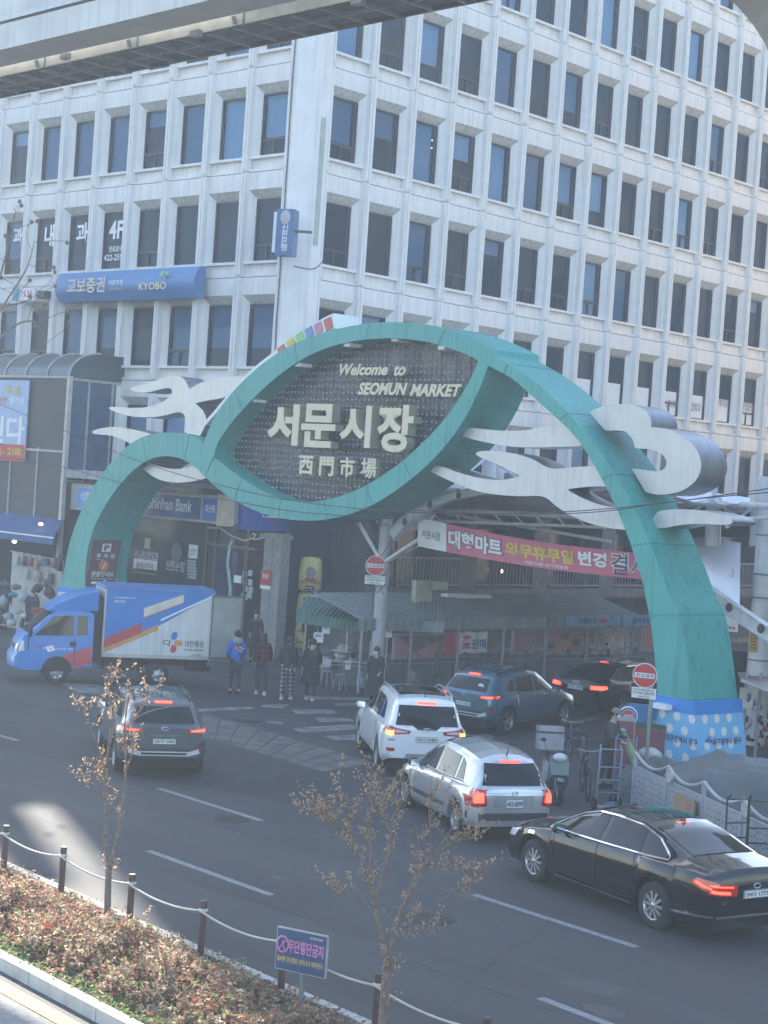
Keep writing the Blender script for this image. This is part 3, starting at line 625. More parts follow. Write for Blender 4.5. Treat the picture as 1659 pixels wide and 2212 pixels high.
wp(289, 1233, 339, 1237, 'pharmacy_sign_base', mat('green_print', (.06, .28, .1), .5)); wp(407, 1178, 427, 1205, 'notice_plate', white_p, '신한', greyp)
r_ = MB(); p = PF_(381, 1194, .03); r_.add([p+V((.28*cos(a), 0, .36*sin(a))) for a in [2*pi*k/20 for k in range(20)]], [tuple(range(20))]); r_.build('round_emblem', mat('silver_emblem', (.25, .26, .3), .3, .5), bank)
for i in range(6): y = 1211+i*7; wp(405, y, 424, y+3, 'plate_line', grey_p)
# door and fittings
for i, x in enumerate((432, 452, 519)): a, b_ = PF_(x, 1400, .05), PF_(x, 1140, .05); MB().box(a.x-.04, PF-.08, .15, a.x+.04, PF, 4.2).build('door_jamb', mat('bronze_frame', (.12, .12, .1), .4, .6), bank)
a, b_ = PF_(454, 1390), PF_(517, 1165); MB().box(a.x, PF-.03, .15, b_.x, PF-.005, 3.4).build('door', mat('blue_black_glass', (.012, .03, .08), .1, coat=.5), bank)
MB().tube([PF_(x, y, .07) for x, y in ((492, 1390), (493, 1330), (498, 1270), (492, 1215), (497, 1180), (503, 1167))], .06, 8).build('door_curve', mat('pale_green_handle', (.35, .5, .46), .4), bank)
MB().tube([PF_(x, y, .07) for x, y in ((452, 1140), (475, 1140), (505, 1160), (530, 1168), (548, 1162), (552, 1155), (546, 1152), (540, 1160), (550, 1166), (575, 1160))], .03, 6).build('neon_curve', mat('cream_tube', (.6, .55, .45), .5), bank)
a, b_ = PF_(452, 1163), PF_(560, 1158); MB().box(a.x, PF-.1, 3.52, b_.x, PF, 3.62).build('transom', mat('bronze_frame', (.12, .12, .1)), bank)
wp(505, 1244, 521, 1258, 'paper_notice', white_p)
for i, (x, y) in enumerate(((524, 1235), (536, 1232), (524, 1250), (536, 1252), (526, 1266), (534, 1280), (537, 1268))): wp(x, y, x+9, y+12, 'paper_notice', mat('pale_notice', (.45, .5, .48), .6, col2=(.2, .3, .35), scale=12))
ptxt('365', 520, 1283, 535, 1295, cw, .02)
# stone pillar
pil = thing('stone_pillar', 'pale stone clad pillar at the bank corner carrying a red security plate', 'pillar', (-42, PF, 0))
sto = mat('pillar_granite', (.3, .29, .28), .8, var=.12, scale=8, streak=.1)
a = PY(556, 1400, PF-.2); b_ = PY(594, 1400, PF-.2)
for i in range(4):
    for k in range(2):
        w_ = (b_.x-a.x)/2; MB().box(a.x+k*w_+.008, PF-.2+.004*k, .15+i*1.0+.008, a.x+(k+1)*w_-.008, PF+.2, .15+(i+1)*1.0-.004).build('stone_slab', sto, pil)
MB().box(a.x-.12, PF-.3, 4.0, b_.x+.1, PF+.2, 4.12).build('pillar_cap', sto, pil)
a2, c2 = PY(562, 1263, PF-.25), PY(585, 1233, PF-.25); q = MB().box(a2.x, PF-.25, a2.z, c2.x, PF-.205, c2.z).build('security_plate', redprint, pil); text_obj('lettering', '에스원', (a2.x+.1, PF-.252, a2.z+.22), (c2.x-a2.x-.2, 0, 0), (0, 0, .18), white_p, q, bold=.02)
MB().box(a2.x, PF-.25, a2.z-.12, c2.x, PF-.205, a2.z-.003).build('plate_base', white_p, pil)
# side opening: dark hall with frame
hall = thing('hall_entrance', 'wide dark hall opening with grey stone frame beside the bank', 'entrance', (SX, 45, 0))
fm = mat('grey_stone_frame', (.2, .205, .21), .8, var=.1, streak=.1)
def sbx(x0, x1, z0, z1, th, name, M, par): a, b_ = SX_(x0, 1200).y, SX_(x1, 1200).y; return MB().box(SX+.003, a, z0, SX+th, b_, z1).build(name, M, par)
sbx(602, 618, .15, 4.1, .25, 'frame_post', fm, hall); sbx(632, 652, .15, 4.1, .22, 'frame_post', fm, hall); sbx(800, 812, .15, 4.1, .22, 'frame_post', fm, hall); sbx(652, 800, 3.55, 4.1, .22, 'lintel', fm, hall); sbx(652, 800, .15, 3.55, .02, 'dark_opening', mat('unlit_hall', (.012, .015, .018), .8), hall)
rs = sbx(620, 631, 1.4, 3.4, .1, 'vertical_sign', mat('dark_sign_board', (.05, .03, .04), .4), hall)
for i, ch_ in enumerate('국밥전문'):
    y = SX_(621, 1200).y; mb = MB(); add_text(mb, ch_, (SX+.104, y+.12, 3.0-i*.42), (0, .5, 0), (0, 0, .3), V((1, 0, 0)), bold=.01); mb.build('red_lettering', redprint, rs)
# ---- annex with curved glass roof at the left
axX = -51.3; ay = PX(150, 815, axX).y; at_ = PX(150, 815, axX).z; ab = PX(150, 1125, axX).z
ann = thing('glass_annex', 'dark glazed projecting annex with curved ribbed roof at the left edge', 'annex', (axX, ay, 0))
MB().box(-66, ay, ab, axX, YB+.2, at_).build('glazed_box', mat('annex_grey_glass', (.02, .03, .042), .55, col2=(.045, .047, .052), scale=.5), ann)
MB().quad((axX+.01, ay+.12, ab+1.5), (axX+.01, YB-.2, ab+1.5), (axX+.01, YB-.2, at_-.15), (axX+.01, ay+.12, at_-.15)).build('blue_side_glass', mat('annex_blue_glass', (.02, .09, .17), .15, coat=.5), ann)
fm2 = mat('annex_trim', (.42, .42, .38), .5)
post = MB().box(axX-.05, ay-.06, ab-3, axX+.1, ay+.1, at_+.05).build('corner_post', mat('cream_post', (.55, .5, .42), .6), ann)
for y_ in (.42, .93): yy = ay+(YB-.2-ay)*y_; MB().box(axX+.012, yy-.04, ab+.4, axX+.05, yy+.04, at_).build('mullion', fm2, ann)
for z_ in (ab+1.45, at_-.05): MB().box(axX+.015, ay, z_-.05, axX+.06, YB, z_+.05).build('transom', fm2, ann)
for x_ in (-52.9, -54.6, -56.3, -58.0): MB().box(x_-.03, ay-.05, ab, x_+.03, ay-.003, ab+2.6).build('mullion', fm2, ann)
for z_ in (ab+2.5, at_): MB().box(-66, ay-.06, z_-.04, axX, ay-.004, z_+.04).build('transom', fm2, ann)
rf = MB(); RR = min(1.35, YB-ay); prof = [(ay+ (YB-ay)*.6*(1-cos(pi/2*k/8)), at_+.95*sin(pi/2*k/8)) for k in range(9)]+[(YB+.1, at_+.95)]
rf.add([(x, y, z) for x in (-66, axX+.08) for y, z in prof], [(k, 10+k, 11+k, k+1) for k in range(9)], 0, True); rf.add([(axX+.08, y, z) for y, z in prof]+[(axX+.08, YB+.1, at_), (axX+.08, ay, at_)], [tuple(range(12))[::-1]])
rf.build('curved_roof', mat('roof_dark_sheet', (.04, .07, .09), .3, coat=.3), ann)
for i in range(7):
    x = axX-.02-1.35*i; MB().tube([(x, y-.02, z+.02) for y, z in prof[:-1]], .045, 6).build('roof_rib', fm2, ann)
bs = thing('clinic_banner', 'pale blue clinic banner with red phone strip at the left edge', 'banner', (-56, ay-.1, 0))
a, c_ = PY(-60, 990, ay-.1), PY(64, 822, ay-.1); bn_ = MB().box(a.x, ay-.12, a.z, c_.x, ay-.07, c_.z).build('banner_sheet', mat('pale_blue_banner', (.4, .5, .68), .6, var=.08), bs)
z0_ = PY(64, 962, ay-.1).z; MB().quad((a.x, ay-.125, a.z), (c_.x, ay-.125, a.z), (c_.x, ay-.125, z0_), (a.x, ay-.125, z0_)).build('red_strip', redprint, bn_)
def bt(body, x, y, x2, y2, M, b=.02): p, q = PY(x, y2, ay-.13), PY(x2, y, ay-.13); text_obj('lettering', body, p, V((q.x-p.x, 0, 0)), V((0, 0, q.z-p.z)), M, bn_, bold=b, off=.004)
bt('큰나래', 9, 834, 44, 852, yel_p); bt('만', -2, 858, 16, 870, mat('orange_print', (.6, .16, .05), .5)); bt('클리닉', 20, 857, 52, 873, white_p); bt('된다', -30, 900, 55, 955, white_p, .03); bt('2100', 16, 968, 46, 982, yel_p); bt('2-', -8, 968, 10, 982, yel_p)
# awning and bank lean-to between annex and arch
aw = thing('blue_awning', 'faded blue fabric awning over the corner stall', 'awning', (-52, ay, 0))
P_ = [PX(140, 1118, axX), PY(-60, 1095, ay), PY(-60, 1150, ay-1.6), PY(115, 1162, ay-1.6)]
MB().add([P_[0], V((-66, ay, P_[0].z+.2)), V((-66, ay-1.6, P_[3].z)), P_[3]], [(0, 1, 2, 3)]).add([P_[3], V((-66, ay-1.6, P_[3].z)), V((-66, ay-1.6, P_[3].z-.25)), P_[3]-V((0, 0, .25))], [(0, 1, 2, 3)]).build('awning_cloth', mat('blue_cloth', (.06, .12, .26), .8, var=.12, scale=2), aw)
MB().beam(P_[3], (-66, ay-1.6, P_[3].z), .05).build('awning_bar', white_p, aw)
for x, yb in ((47, 1255), (82, 1250)): p = PY(x, yb, ay-.9); MB().tube([(p.x, p.y, .1), (p.x, p.y, 2.6)], .035, 8).build('awning_pole', white_p, aw)
for (x, y, cM) in ((88, 1132, mat('warm_bulb', (1, .6, .25), emit=2)), (31, 1170, mat('cool_bulb', (1, 1, .85), emit=1.5))):
    l_ = MB(); p = PY(x, y, ay-1.0); l_.blob(p, .09, .09, .06, 8); lo = l_.build('stall_lamp', cM, None); tag(lo, 'glowing %s bulb hanging under the blue awning' % ('warm orange' if x > 50 else 'white'), 'lamp'); MB().tube([p+V((0, 0, .04)), p+V((0, 0, .5))], .008, 4).build('cord', dark_metal, lo)
# bag rack and clutter on the pavement left of the arch
rk = thing('bag_rack', 'cream display board hung with handbags at the left stall', 'display board', (-50, 36.2, 0))
A_ = PY(27, 1190, 36.2); B_ = PY(136, 1213, 36.2); MB().add([(A_.x, 36.2, A_.z), (B_.x, 36.2, A_.z-.1), (B_.x, 36.2, .15), (A_.x, 36.2, .15)], [(0, 3, 2, 1)]).add([(A_.x, 36.24, A_.z), (B_.x, 36.24, A_.z-.1), (B_.x, 36.24, .15), (A_.x, 36.24, .15)], [(0, 1, 2, 3)]).build('board', mat('cream_board', (.45, .42, .38), .8), rk)
MB().tube([(A_.x, 36.12, A_.z), (B_.x, 36.12, A_.z-.1)], .02, 6).build('rail', fm2, rk)
bagc = [(.03, .03, .04), (.35, .36, .38), (.2, .05, .07), (.03, .05, .09), (.3, .16, .15), (.05, .05, .05), (.16, .04, .06), (.02, .02, .03)]
for i, (x, y, w_, h_, ci) in enumerate(((35, 1210, 14, 22, 1), (52, 1212, 10, 24, 0), (66, 1214, 10, 22, 2), (78, 1220, 12, 26, 4), (96, 1214, 30, 18, 3), (118, 1216, 12, 26, 6), (128, 1220, 11, 30, 7), (56, 1240, 12, 24, 1), (82, 1246, 18, 24, 4), (108, 1250, 18, 26, 5), (98, 1262, 12, 14, 0))):
    p = PY(x, y, 36.05); s = .0148; W2, H2 = w_*s/2, h_*s/2
    b_ = MB(); b_.X = Matrix.Translation((p.x, 36.05, p.z)); b_.add([(-W2*.8, 0, H2), (W2*.8, 0, H2), (W2, -.07, -H2*.7), (W2*.8, -.05, -H2), (-W2*.8, -.05, -H2), (-W2, -.07, -H2*.7), (-W2*.8, .08, H2), (W2*.8, .08, H2), (W2, .08, -H2), (-W2, .08, -H2)], [(0, 5, 4, 3, 2, 1), (0, 1, 7, 6), (1, 2, 3, 8, 7), (3, 4, 9, 8), (4, 5, 0, 6, 9)]); b_.tube([(-W2*.5, 0, H2), (-W2*.3, -.02, H2*1.6), (W2*.3, -.02, H2*1.6), (W2*.5, 0, H2)], .012, 5)
    tag(b_.build('handbag', mat('bag_%d' % ci, bagc[ci], .6)), ('pale', 'black', 'wine red', 'navy blue', 'dusty pink', 'charcoal', 'dark purple', 'jet black')[ci]+' bag, '+('first','second','third','fourth','fifth','sixth','seventh','eighth','ninth','tenth','eleventh')[i]+' in order hung along the cream display board', 'bag', 'handbags hung on the cream board')
def heap(name, label, cat, pts, M, zc=.3, y=None, r=.3):
    pass
rr = random.Random(3)
goods = [mat('goods_%d' % i, c_, .7) for i, c_ in enumerate(((.35, .36, .38), (.08, .12, .2), (.3, .06, .04), (.03, .03, .035), (.5, .5, .5), (.06, .25, .35), (.12, .12, .11)))]
for i, (x, y, w_, h_, ci) in enumerate(((6, 1300, 26, 30, 0), (18, 1332, 22, 22, 0), (40, 1322, 14, 12, 4), (28, 1285, 26, 12, 5), (50, 1290, 22, 26, 4), (55, 1330, 22, 18, 4), (26, 1345, 24, 16, 4), (82, 1270, 22, 22, 3), (108, 1280, 24, 30, 3), (62, 1300, 14, 16, 3), (12, 1262, 20, 20, 6), (35, 1268, 22, 14, 6), (100, 1325, 18, 14, 4), (112, 1312, 16, 14, 4))):
    p = PY(x, y, 34.6+.1*(i % 5)); s = .0142; b_ = MB(); b_.blob((p.x, p.y, max(.15, p.z)), w_*s/2, .2, h_*s/2, 9, 0, .22)
    tag(b_.build('goods_bundle', goods[ci]), ('pale grey', 'teal blue', 'rust red', 'black', 'white', 'bright blue', 'dull brown')[ci]+' bundle heaped at the left stall, '+('near the kerb', 'by the display board', 'beside the red fruit', 'at the picture edge')[i % 4]+', '+('lowest','low','middle','upper')[(i//4) % 4]+' of them', 'bundle', 'bundles heaped at the left stall')
for k in range(5):
    for i in range(6):
        p = PY(72+i*6+k*1.5, 1316+k*7, 34.3); b_ = MB(); b_.blob((p.x, p.y, p.z), .07, .07, .065, 8); tag(b_.build('red_fruit', mat('red_fruit', (.3, .05, .03), .4)), ('first','second','third','fourth','fifth','sixth')[i]+' red fruit from the left in the '+('top','second','third','fourth','bottom')[k]+' row of the fruit pile', 'fruit', 'red fruit pile at the left stall')
q = thing('fruit_stand', 'low grey stand under the heaped red fruit', 'stand', PY(88, 1350, 34.3)); p = PY(88, 1352, 34.4)
MB().box(p.x-1.2, 34.25, .0, p.x+.9, 35.3, PY(88, 1352, 34.3).z).build('top', mat('grey_table', (.3, .3, .3), .7), q)
# small brand signs on the facade
def sign_box(name, label, cat, corners, Y, th, M, curve=0):
    t = thing(name, label, cat, ((PY(*corners[0], Y).x+PY(*corners[1], Y).x)/2, Y, PY(*corners[0], Y).z)); a, b_ = PY(*corners[0], Y), PY(*corners[1], Y)
    mb = MB()
    if curve: 
        pr = [(Y+.25*(1-cos(2*pi*(k/8-.5)*.5))-.0, a.z+(b_.z-a.z)*k/8) for k in range(9)]
        mb.add([(x, y, z) for x in (a.x, b_.x) for y, z in pr], [(k, 9+k, 10+k, k+1) for k in range(8)], 0, True); mb.add([(x, y, z) for x in (b_.x,) for y, z in pr]+[(b_.x, Y+.5, b_.z), (b_.x, Y+.5, a.z)], [tuple(range(11))]); mb.add([(a.x, y, z) for y, z in pr]+[(a.x, Y+.5, b_.z), (a.x, Y+.5, a.z)], [tuple(range(11))[::-1]]); mb.quad((a.x, Y+.25, b_.z), (b_.x, Y+.25, b_.z), (b_.x, Y+.5, b_.z), (a.x, Y+.5, b_.z)); mb.quad((a.x, Y+.5, a.z), (b_.x, Y+.5, a.z), (b_.x, Y+.25, a.z), (a.x, Y+.25, a.z))
    else: mb.box(a.x, Y, a.z, b_.x, Y+th, b_.z)
    return t, mb.build('sign_case', M, t), a, b_
KY = YB-.75
t, cs, a, b_ = sign_box('securities_sign', 'long blue curved sign with cream lettering on the left facade', 'sign', ((116, 652), (421, 573)), KY, .5, mat('sign_blue', (.07, .2, .42), .4, var=.04), 1)
def kt(body, x0, x1, v0, v1, M, b=.02): W_, H_ = b_.x-a.x, b_.z-a.z; text_obj('lettering', body, (a.x+W_*x0, KY-.02, a.z+H_*v0), (W_*(x1-x0), 0, 0), (0, 0, H_*(v1-v0)), M, cs, bold=b)
kt('교보증권', .1, .385, .26, .78, cream, .02); kt('서문지점', .41, .515, .48, .66, white_p, .015); kt('325-4060', .41, .515, .3, .42, mat('green_print2', (.2, .42, .3), .5)); kt('KYOBO', .63, .82, .28, .52, cream, .02)
lf = MB(); W_, H_ = b_.x-a.x, b_.z-a.z
for cx, cz, rx, rz_, an in ((.785, .78, .16, .1, .5), (.82, .78, .14, .08, -.6)):
    c_ = V((a.x+W_*cx, KY-.03, a.z+H_*cz)); lf.add([c_+V((rx*cos(q)*cos(an)-rz_*sin(q)*sin(an), -.005 if an > 0 else 0, rx*cos(q)*sin(an)+rz_*sin(q)*cos(an))) for q in [2*pi*k/14 for k in range(14)]], [tuple(range(14))])
lf.build('leaf_emblem', mat('green_emblem', (.22, .5, .3), .5), cs); MB().box(a.x+W_*.803, KY-.04, a.z+H_*.55, a.x+W_*.81, KY-.02, a.z+H_*.72).build('emblem_stem', mat('green_emblem', (.22, .5, .3), .5), cs)
# small LED sign
t, cs, a, b_ = sign_box('number_sign', 'small rounded sign reading 1336 left of the long blue sign', 'sign', ((28, 650), (75, 622)), YB-.6, .15, white_p)
MB().box(a.x-.02, YB-.62, a.z, a.x+.42, YB-.603, b_.z).build('teal_panel', mat('teal_panel', (.06, .35, .45), .5), cs); text_obj('lettering', '1336', (a.x+.5, YB-.6, a.z+.14), (b_.x-a.x-.6, 0, 0), (0, 0, .26), redprint, cs, bold=.01)
MB().box(b_.x+.03, YB-.5, a.z+.1, b_.x+.5, YB-.1, b_.z-.1).build('lamp_arm', dark_metal, cs)
# projecting bank sign at the corner
ps = thing('projecting_sign', 'tall narrow blue sign hung from the building corner column', 'sign', (-43.2, YB-1, 13.4))
a = PY(607, 553, YB-.9); b_ = PY(637, 455, YB-.9); c_ = PY(585, 550, YB-.9)
pw = (b_.x-a.x)
cx0 = a.x; z0_, z1_ = a.z, b_.z+.05
n_ = V((.5, -.86, 0)).normalized(); u_ = V((.86, .5, 0)); O_ = V((cx0, YB-1.2, z0_))
mb = MB(); mb.prism([O_, O_+u_*pw*1.15, O_+u_*pw*1.15+V((0, 0, z1_-z0_)), O_+V((0, 0, z1_-z0_))], -n_*.55); cs = mb.build('sign_case', mat('projecting_sign_blue', (.05, .12, .28), .4), ps)
for i, ch_ in enumerate('신한은행'): text_obj('lettering', ch_, O_+u_*pw*.38+V((0, 0, (z1_-z0_)*(.52-.145*i))), u_*pw*.42, V((0, 0, .22)), white_p, cs, off=.012, bold=.01)
rd = MB(); cc_ = O_+u_*pw*.58+V((0, 0, (z1_-z0_)*.82))+n_*.015; rd.add([cc_+u_*.17*cos(q)+V((0, 0, .24*sin(q))) for q in [2*pi*k/18 for k in range(18)]], [tuple(range(18))]); rd.build('emblem', mat('bank_emblem', (.3, .45, .65), .4, col2=(.5, .25, .12), scale=3), cs)
wv = MB(); wv.prism([O_-n_*.05+V((0, 0, .1)), O_-n_*.5+V((0, 0, .1)), O_-n_*.5+V((0, 0, z1_-z0_-.1)), O_-n_*.05+V((0, 0, z1_-z0_-.1))], -u_*.12); wv.build('white_side', mat('sign_side_white', (.75, .78, .8), .4), cs)  # plain white slab along the left edge of the case
MB().beam(O_+u_*pw*1.15+V((0, 0, .8)), O_+u_*(pw*1.15+.5)+V((0, .2, .8)), .08).build('bracket', dark_metal, cs)
# lettering on the left windows (4F row)
def wl(key, body, x, y, x2, y2, b=.02):
    w_ = WIN[key]; p, q = PY(x, y2, YB+.19), PY(x2, y, YB+.19); text_obj('window_lettering', body, p, V((q.x-p.x, 0, 0)), V((0, 0, q.z-p.z)), white_p, w_, bold=b)
wl(('L', 7, 1), '내', 94, 484, 121, 533, .03) if False else None
wl(('L', 6, 1), '내', 95, 484, 119, 534, .03); wl(('L', 5, 1), '과', 164, 480, 192, 527, .03); wl(('L', 4, 1), '4F', 235, 475, 268, 517, .03); wl(('L', 4, 1), '진료문의', 235, 530, 265, 545, .015); wl(('L', 4, 1), '422-259', 224, 548, 265, 564, .015); wl(('L', 7, 1), '과', 28, 490, 50, 530, .03)
def wr_(k, body, x, y, x2, y2, j=0):
    w_ = WIN['R', k, j]; p, q = PX(x, y2, XC-.18), PX(x2, y, XC-.18); mb = MB(); add_text(mb, body, p, V((0, q.y-p.y, 0)), V((0, 0, q.z-p.z)), V((1, 0, 0)), bold=.01); mb.build('window_lettering', greyi2, w_)
greyi2 = mat('grey_lettering', (.15, .16, .17), .5)
wr_(10, '큰나래', 1440, 866, 1464, 880); wr_(11, '합외과', 1491, 871, 1514, 888); wr_(12, '유방검진', 1547, 864, 1575, 876); wr_(13, '탈장맹', 1598, 873, 1630, 886)
# ---- inflatable column, standing sign
yi = mat('pale_yellow_vinyl', (.78, .68, .26), .5, var=.08)
infl = thing('inflatable_column', 'tall pale yellow inflatable column sign beside the dark hall entrance', 'inflatable sign', G(660, 1402, .15)); ic = V(infl.location)
sc_ = (ic-CP).dot(FW)/FPX
H_ = 200*sc_; RR = 25*sc_; z0 = ic.z
for i, (b0, b1) in enumerate(((.0, .3), (.305, .62), (.625, 1.0))):
    pr = [(.02, b0*H_), (RR*.85, b0*H_+.02), (RR, b0*H_+.1), (RR*1.02, (b0+b1)/2*H_), (RR*(.95 if i < 2 else .9), b1*H_-.12), (RR*.75, b1*H_-.03), (.02, b1*H_)]
    MB().lathe(pr, 24, 0, ic).build('inflated_drum', yi, infl)
vd = (CP-ic); vd.z = 0; vd.normalize(); ud = V((-vd.y, vd.x, 0))
def cyl_text(body, u0, u1, t0, t1, M, b=.02, par=infl, rr_=None):
    vs, fs = text_mesh(body, b, 0, 0); x0 = min(p.x for p in vs); x1 = max(p.x for p in vs); y0 = min(p.y for p in vs); y1 = max(p.y for p in vs); R_ = (rr_ or RR*1.03)+.02
    P = []
    for p in vs:
        u = u0+(u1-u0)*(p.x-x0)/(x1-x0); a_ = u*1.3; P.append(ic+(vd*cos(a_)+ud*sin(a_))*R_+V((0, 0, H_*(t0+(t1-t0)*(p.y-y0)/(y1-y0)))))
    MB().add(P, fs).build('lettering', M, par)
nv = mat('navy_lettering', (.03, .04, .12), .5)
cyl_text('국', -.35, .35, .6, .695, nv, .04); cyl_text('밥', -.35, .35, .48, .575, nv, .04); cyl_text('&', -.15, .15, .42, .465, nv); cyl_text('보', -.35, .35, .32, .4, nv, .04); cyl_text('꾸미 볶음', -.6, .7, .16, .23, redprint); cyl_text('Take Out 커피', -.75, .75, .06, .12, mat('brown_print', (.12, .06, .04), .5), .01); cyl_text('무봤까국밥', -.6, .65, .71, .75, redprint, .015)
fc = MB(); pc = ic+vd*(RR*1.03+.03)+V((0, 0, H_*.84)); fc.add([pc+ud*.17*cos(q)+V((0, 0, .2*sin(q))) for q in [2*pi*k/16 for k in range(16)]], [tuple(range(16))]); fc.build('round_portrait_patch', mat('portrait_grey', (.42, .42, .4), .6, col2=(.12, .12, .14), scale=9), infl)
rc = MB(); rc.add([pc+ud*x+V((0, 0, z)) for x, z in ((-.2, -.3), (.2, -.3), (.12, -.16), (0, -.22), (-.12, -.16))], [(0, 1, 2, 3, 4)]); rc.build('red_collar', redprint, infl)
ss = thing('standing_sign', 'yellow and red rounded standing sign on the steps by the pillar', 'sign', G(583, 1378, .15)); c0 = V(ss.location); sc2 = (c0-CP).dot(FW)/FPX; n_ = (CP-c0); n_.z = 0; n_.normalize(); n_ = (n_+V((-.35, 0, 0))).normalized(); u_ = V((-n_.y, n_.x, 0)); Hh, Ww = 84*sc2, 13*sc2
ol = [(-1, 0), (1, 0), (1, .82), (.75, .93), (.3, 1), (-.3, 1), (-.75, .93), (-1, .82)]
mb = MB(); mb.prism([c0+u_*Ww*a_+V((0, 0, Hh*b2)) for a_, b2 in ol], -n_*.35); sbd = mb.build('sign_body', mat('sign_red', (.45, .04, .05), .4), ss)
MB().add([c0+n_*.012+u_*Ww*.9*a_+V((0, 0, Hh*(.02+b2*.96))) for a_, b2 in ol], [tuple(range(8))]).build('yellow_face', yel_p, sbd)
for i, ch_ in enumerate('국밥'): text_obj('lettering', ch_, c0+n_*.02-u_*Ww*.6+V((0, 0, Hh*(.5-.36*i))), u_*Ww*1.2, V((0, 0, Hh*.28)), nv, sbd, bold=.05)
# ---- market building behind with balcony
MX = -39.6
mk = thing('market_building', 'dim two storey market building with upstairs railings behind the stalls', 'building', (MX, 55, 0))
def MX_(x, y): return PX(x, y, MX)
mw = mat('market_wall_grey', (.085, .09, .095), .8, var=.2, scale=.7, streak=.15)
y0m = MX_(842, 1300).y; y1m = 90
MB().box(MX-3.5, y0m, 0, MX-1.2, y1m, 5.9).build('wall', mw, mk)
zf = MX_(900, 1272).z; zr = MX_(900, 1205).z
MB().box(MX-1.2, y0m, zf-.35, MX, y1m, zf).build('balcony_floor', mat('balcony_concrete', (.16, .165, .17), .85, streak=.2), mk)
rl = MB(); yy = y0m+.2; n_b = 0
rails = []
for seg in range(6):
    ya = y0m+.3+seg*4.2; yb_ = ya+3.2
    r1 = MB(); r1.box(MX-.06, ya, zr-.03, MX-.02, yb_, zr+.03); r1.box(MX-.06, ya, zf+.1, MX-.02, yb_, zf+.15)
    for k in range(17): y = ya+k*.19; r1.box(MX-.05, y, zf+.12, MX-.03, y+.035, zr)
    stuff(r1.build('railing_bars', mat('grey_railing', (.22, .24, .26), .5), mk))
    MB().box(MX-1.25, ya+3.2, zf, MX-.02, ya+4.1, zf+2.6).build('wall_pier', mat('pier_grey', (.17, .18, .19), .8, streak=.2), mk)
    for k in range(3): MB().box(MX-1.19, ya+.1+k*1.03, zf+.2, MX-1.14, ya+1.0+k*1.03, zf+2.1).build('window', mat('dim_window', (.05, .06, .075), .2, coat=.4), mk)
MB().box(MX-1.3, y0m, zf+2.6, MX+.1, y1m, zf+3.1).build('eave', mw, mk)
# warm lamps seen inside upstairs
for i, (x, y) in enumerate(((1022, 1222), (1120, 1238), (1000, 1205), (1170, 1262), (1510, 1345) if False else (1305, 1262))):
    p = MX_(x, y)+V((-.8, 0, 0)); lo = MB().blob(p, .05, .05, .07, 8).build('bare_bulb', mat('warm_bulb', (1, .6, .25), emit=2)); tag(lo, ('left bare bulb glowing upstairs behind the banner', 'second bare bulb upstairs behind the middle of the banner', 'leftmost and highest bare bulb upstairs', 'bare bulb upstairs under the yellow lettering', 'small bulb glowing upstairs near the right arch leg')[i], 'bulb', 'bare bulbs upstairs')
# ---- corrugated stall roof and mural boards
W0 = V((-34.4, 37.3, 0)); WD = V((.087, .996, 0)).normalized(); WN = V((WD.y, -WD.x, 0))
def WP(x, y, o=0): return PN(x, y, W0+WN*o, WN)
srf = thing('stall_roof', 'long grey corrugated awning roof over the mural boards', 'canopy', W0)
corr = mat('grey_green_corrugated', (.2, .25, .25), .55, var=.12, scale=2, streak=.12); corg = mat('green_corrugated', (.08, .2, .17), .55, var=.12, streak=.15)
ra, rb = WP(776, 1338, .8), WP(1395, 1330, .8); za = ra.z; Lr = (rb-ra).dot(WD); nC = int(Lr/.15)
mb = MB(); 
topo = -2.2
for i in range(nC+1):
    t = i*.15; s = .035 if i % 2 else -.0
    for d_, z_, o_ in ((0, -.32, .0), (0, 0, .0), (1, .55, topo)):
        p = ra+WD*t+WN*(o_+(s if z_ < .1 else 0)); mb.v.append(tuple(p+V((0, 0, z_+(s if z_ >= 0 else 0)))))
for i in range(nC):
    for k in range(2): mb.f.append([i*3+k, i*3+k+3, i*3+k+4, i*3+k+1]); mb.m.append(0); mb.sm.append(False)
mb.build('corrugated_sheet', corr, srf)
for i in range(7): p = ra+WD*(.4+Lr*i/6.5)+WN*-.3; MB().tube([(p.x, p.y, 0), (p.x, p.y, ra.z-.1)], .04, 6).build('post', grey_p, srf)
for x, y, l_ in ((985, 1280, .5), (1020, 1282, .7), (925, 1257, .0)):
    if l_: p = WP(x, y+6, -.4); MB().obox(p, WN*.15, WD*l_, V((0, 0, .05))).build('sheet_on_roof', white_p, srf)
bxs = thing('yellow_box_on_roof', 'pale yellow square box sitting on the stall roof', 'box', WP(910, 1300, -.6)); p = V(bxs.location)+V((0, 0, .25)); MB().obox(p, WN*.1, WD*.34, V((0, 0, .4))).obox(p+WD*.6+V((0, 0, .25)), WN*.15, WD*.35, V((0, 0, .12))).build('box_shell', mat('pale_yellow_box', (.42, .44, .32), .6), bxs)
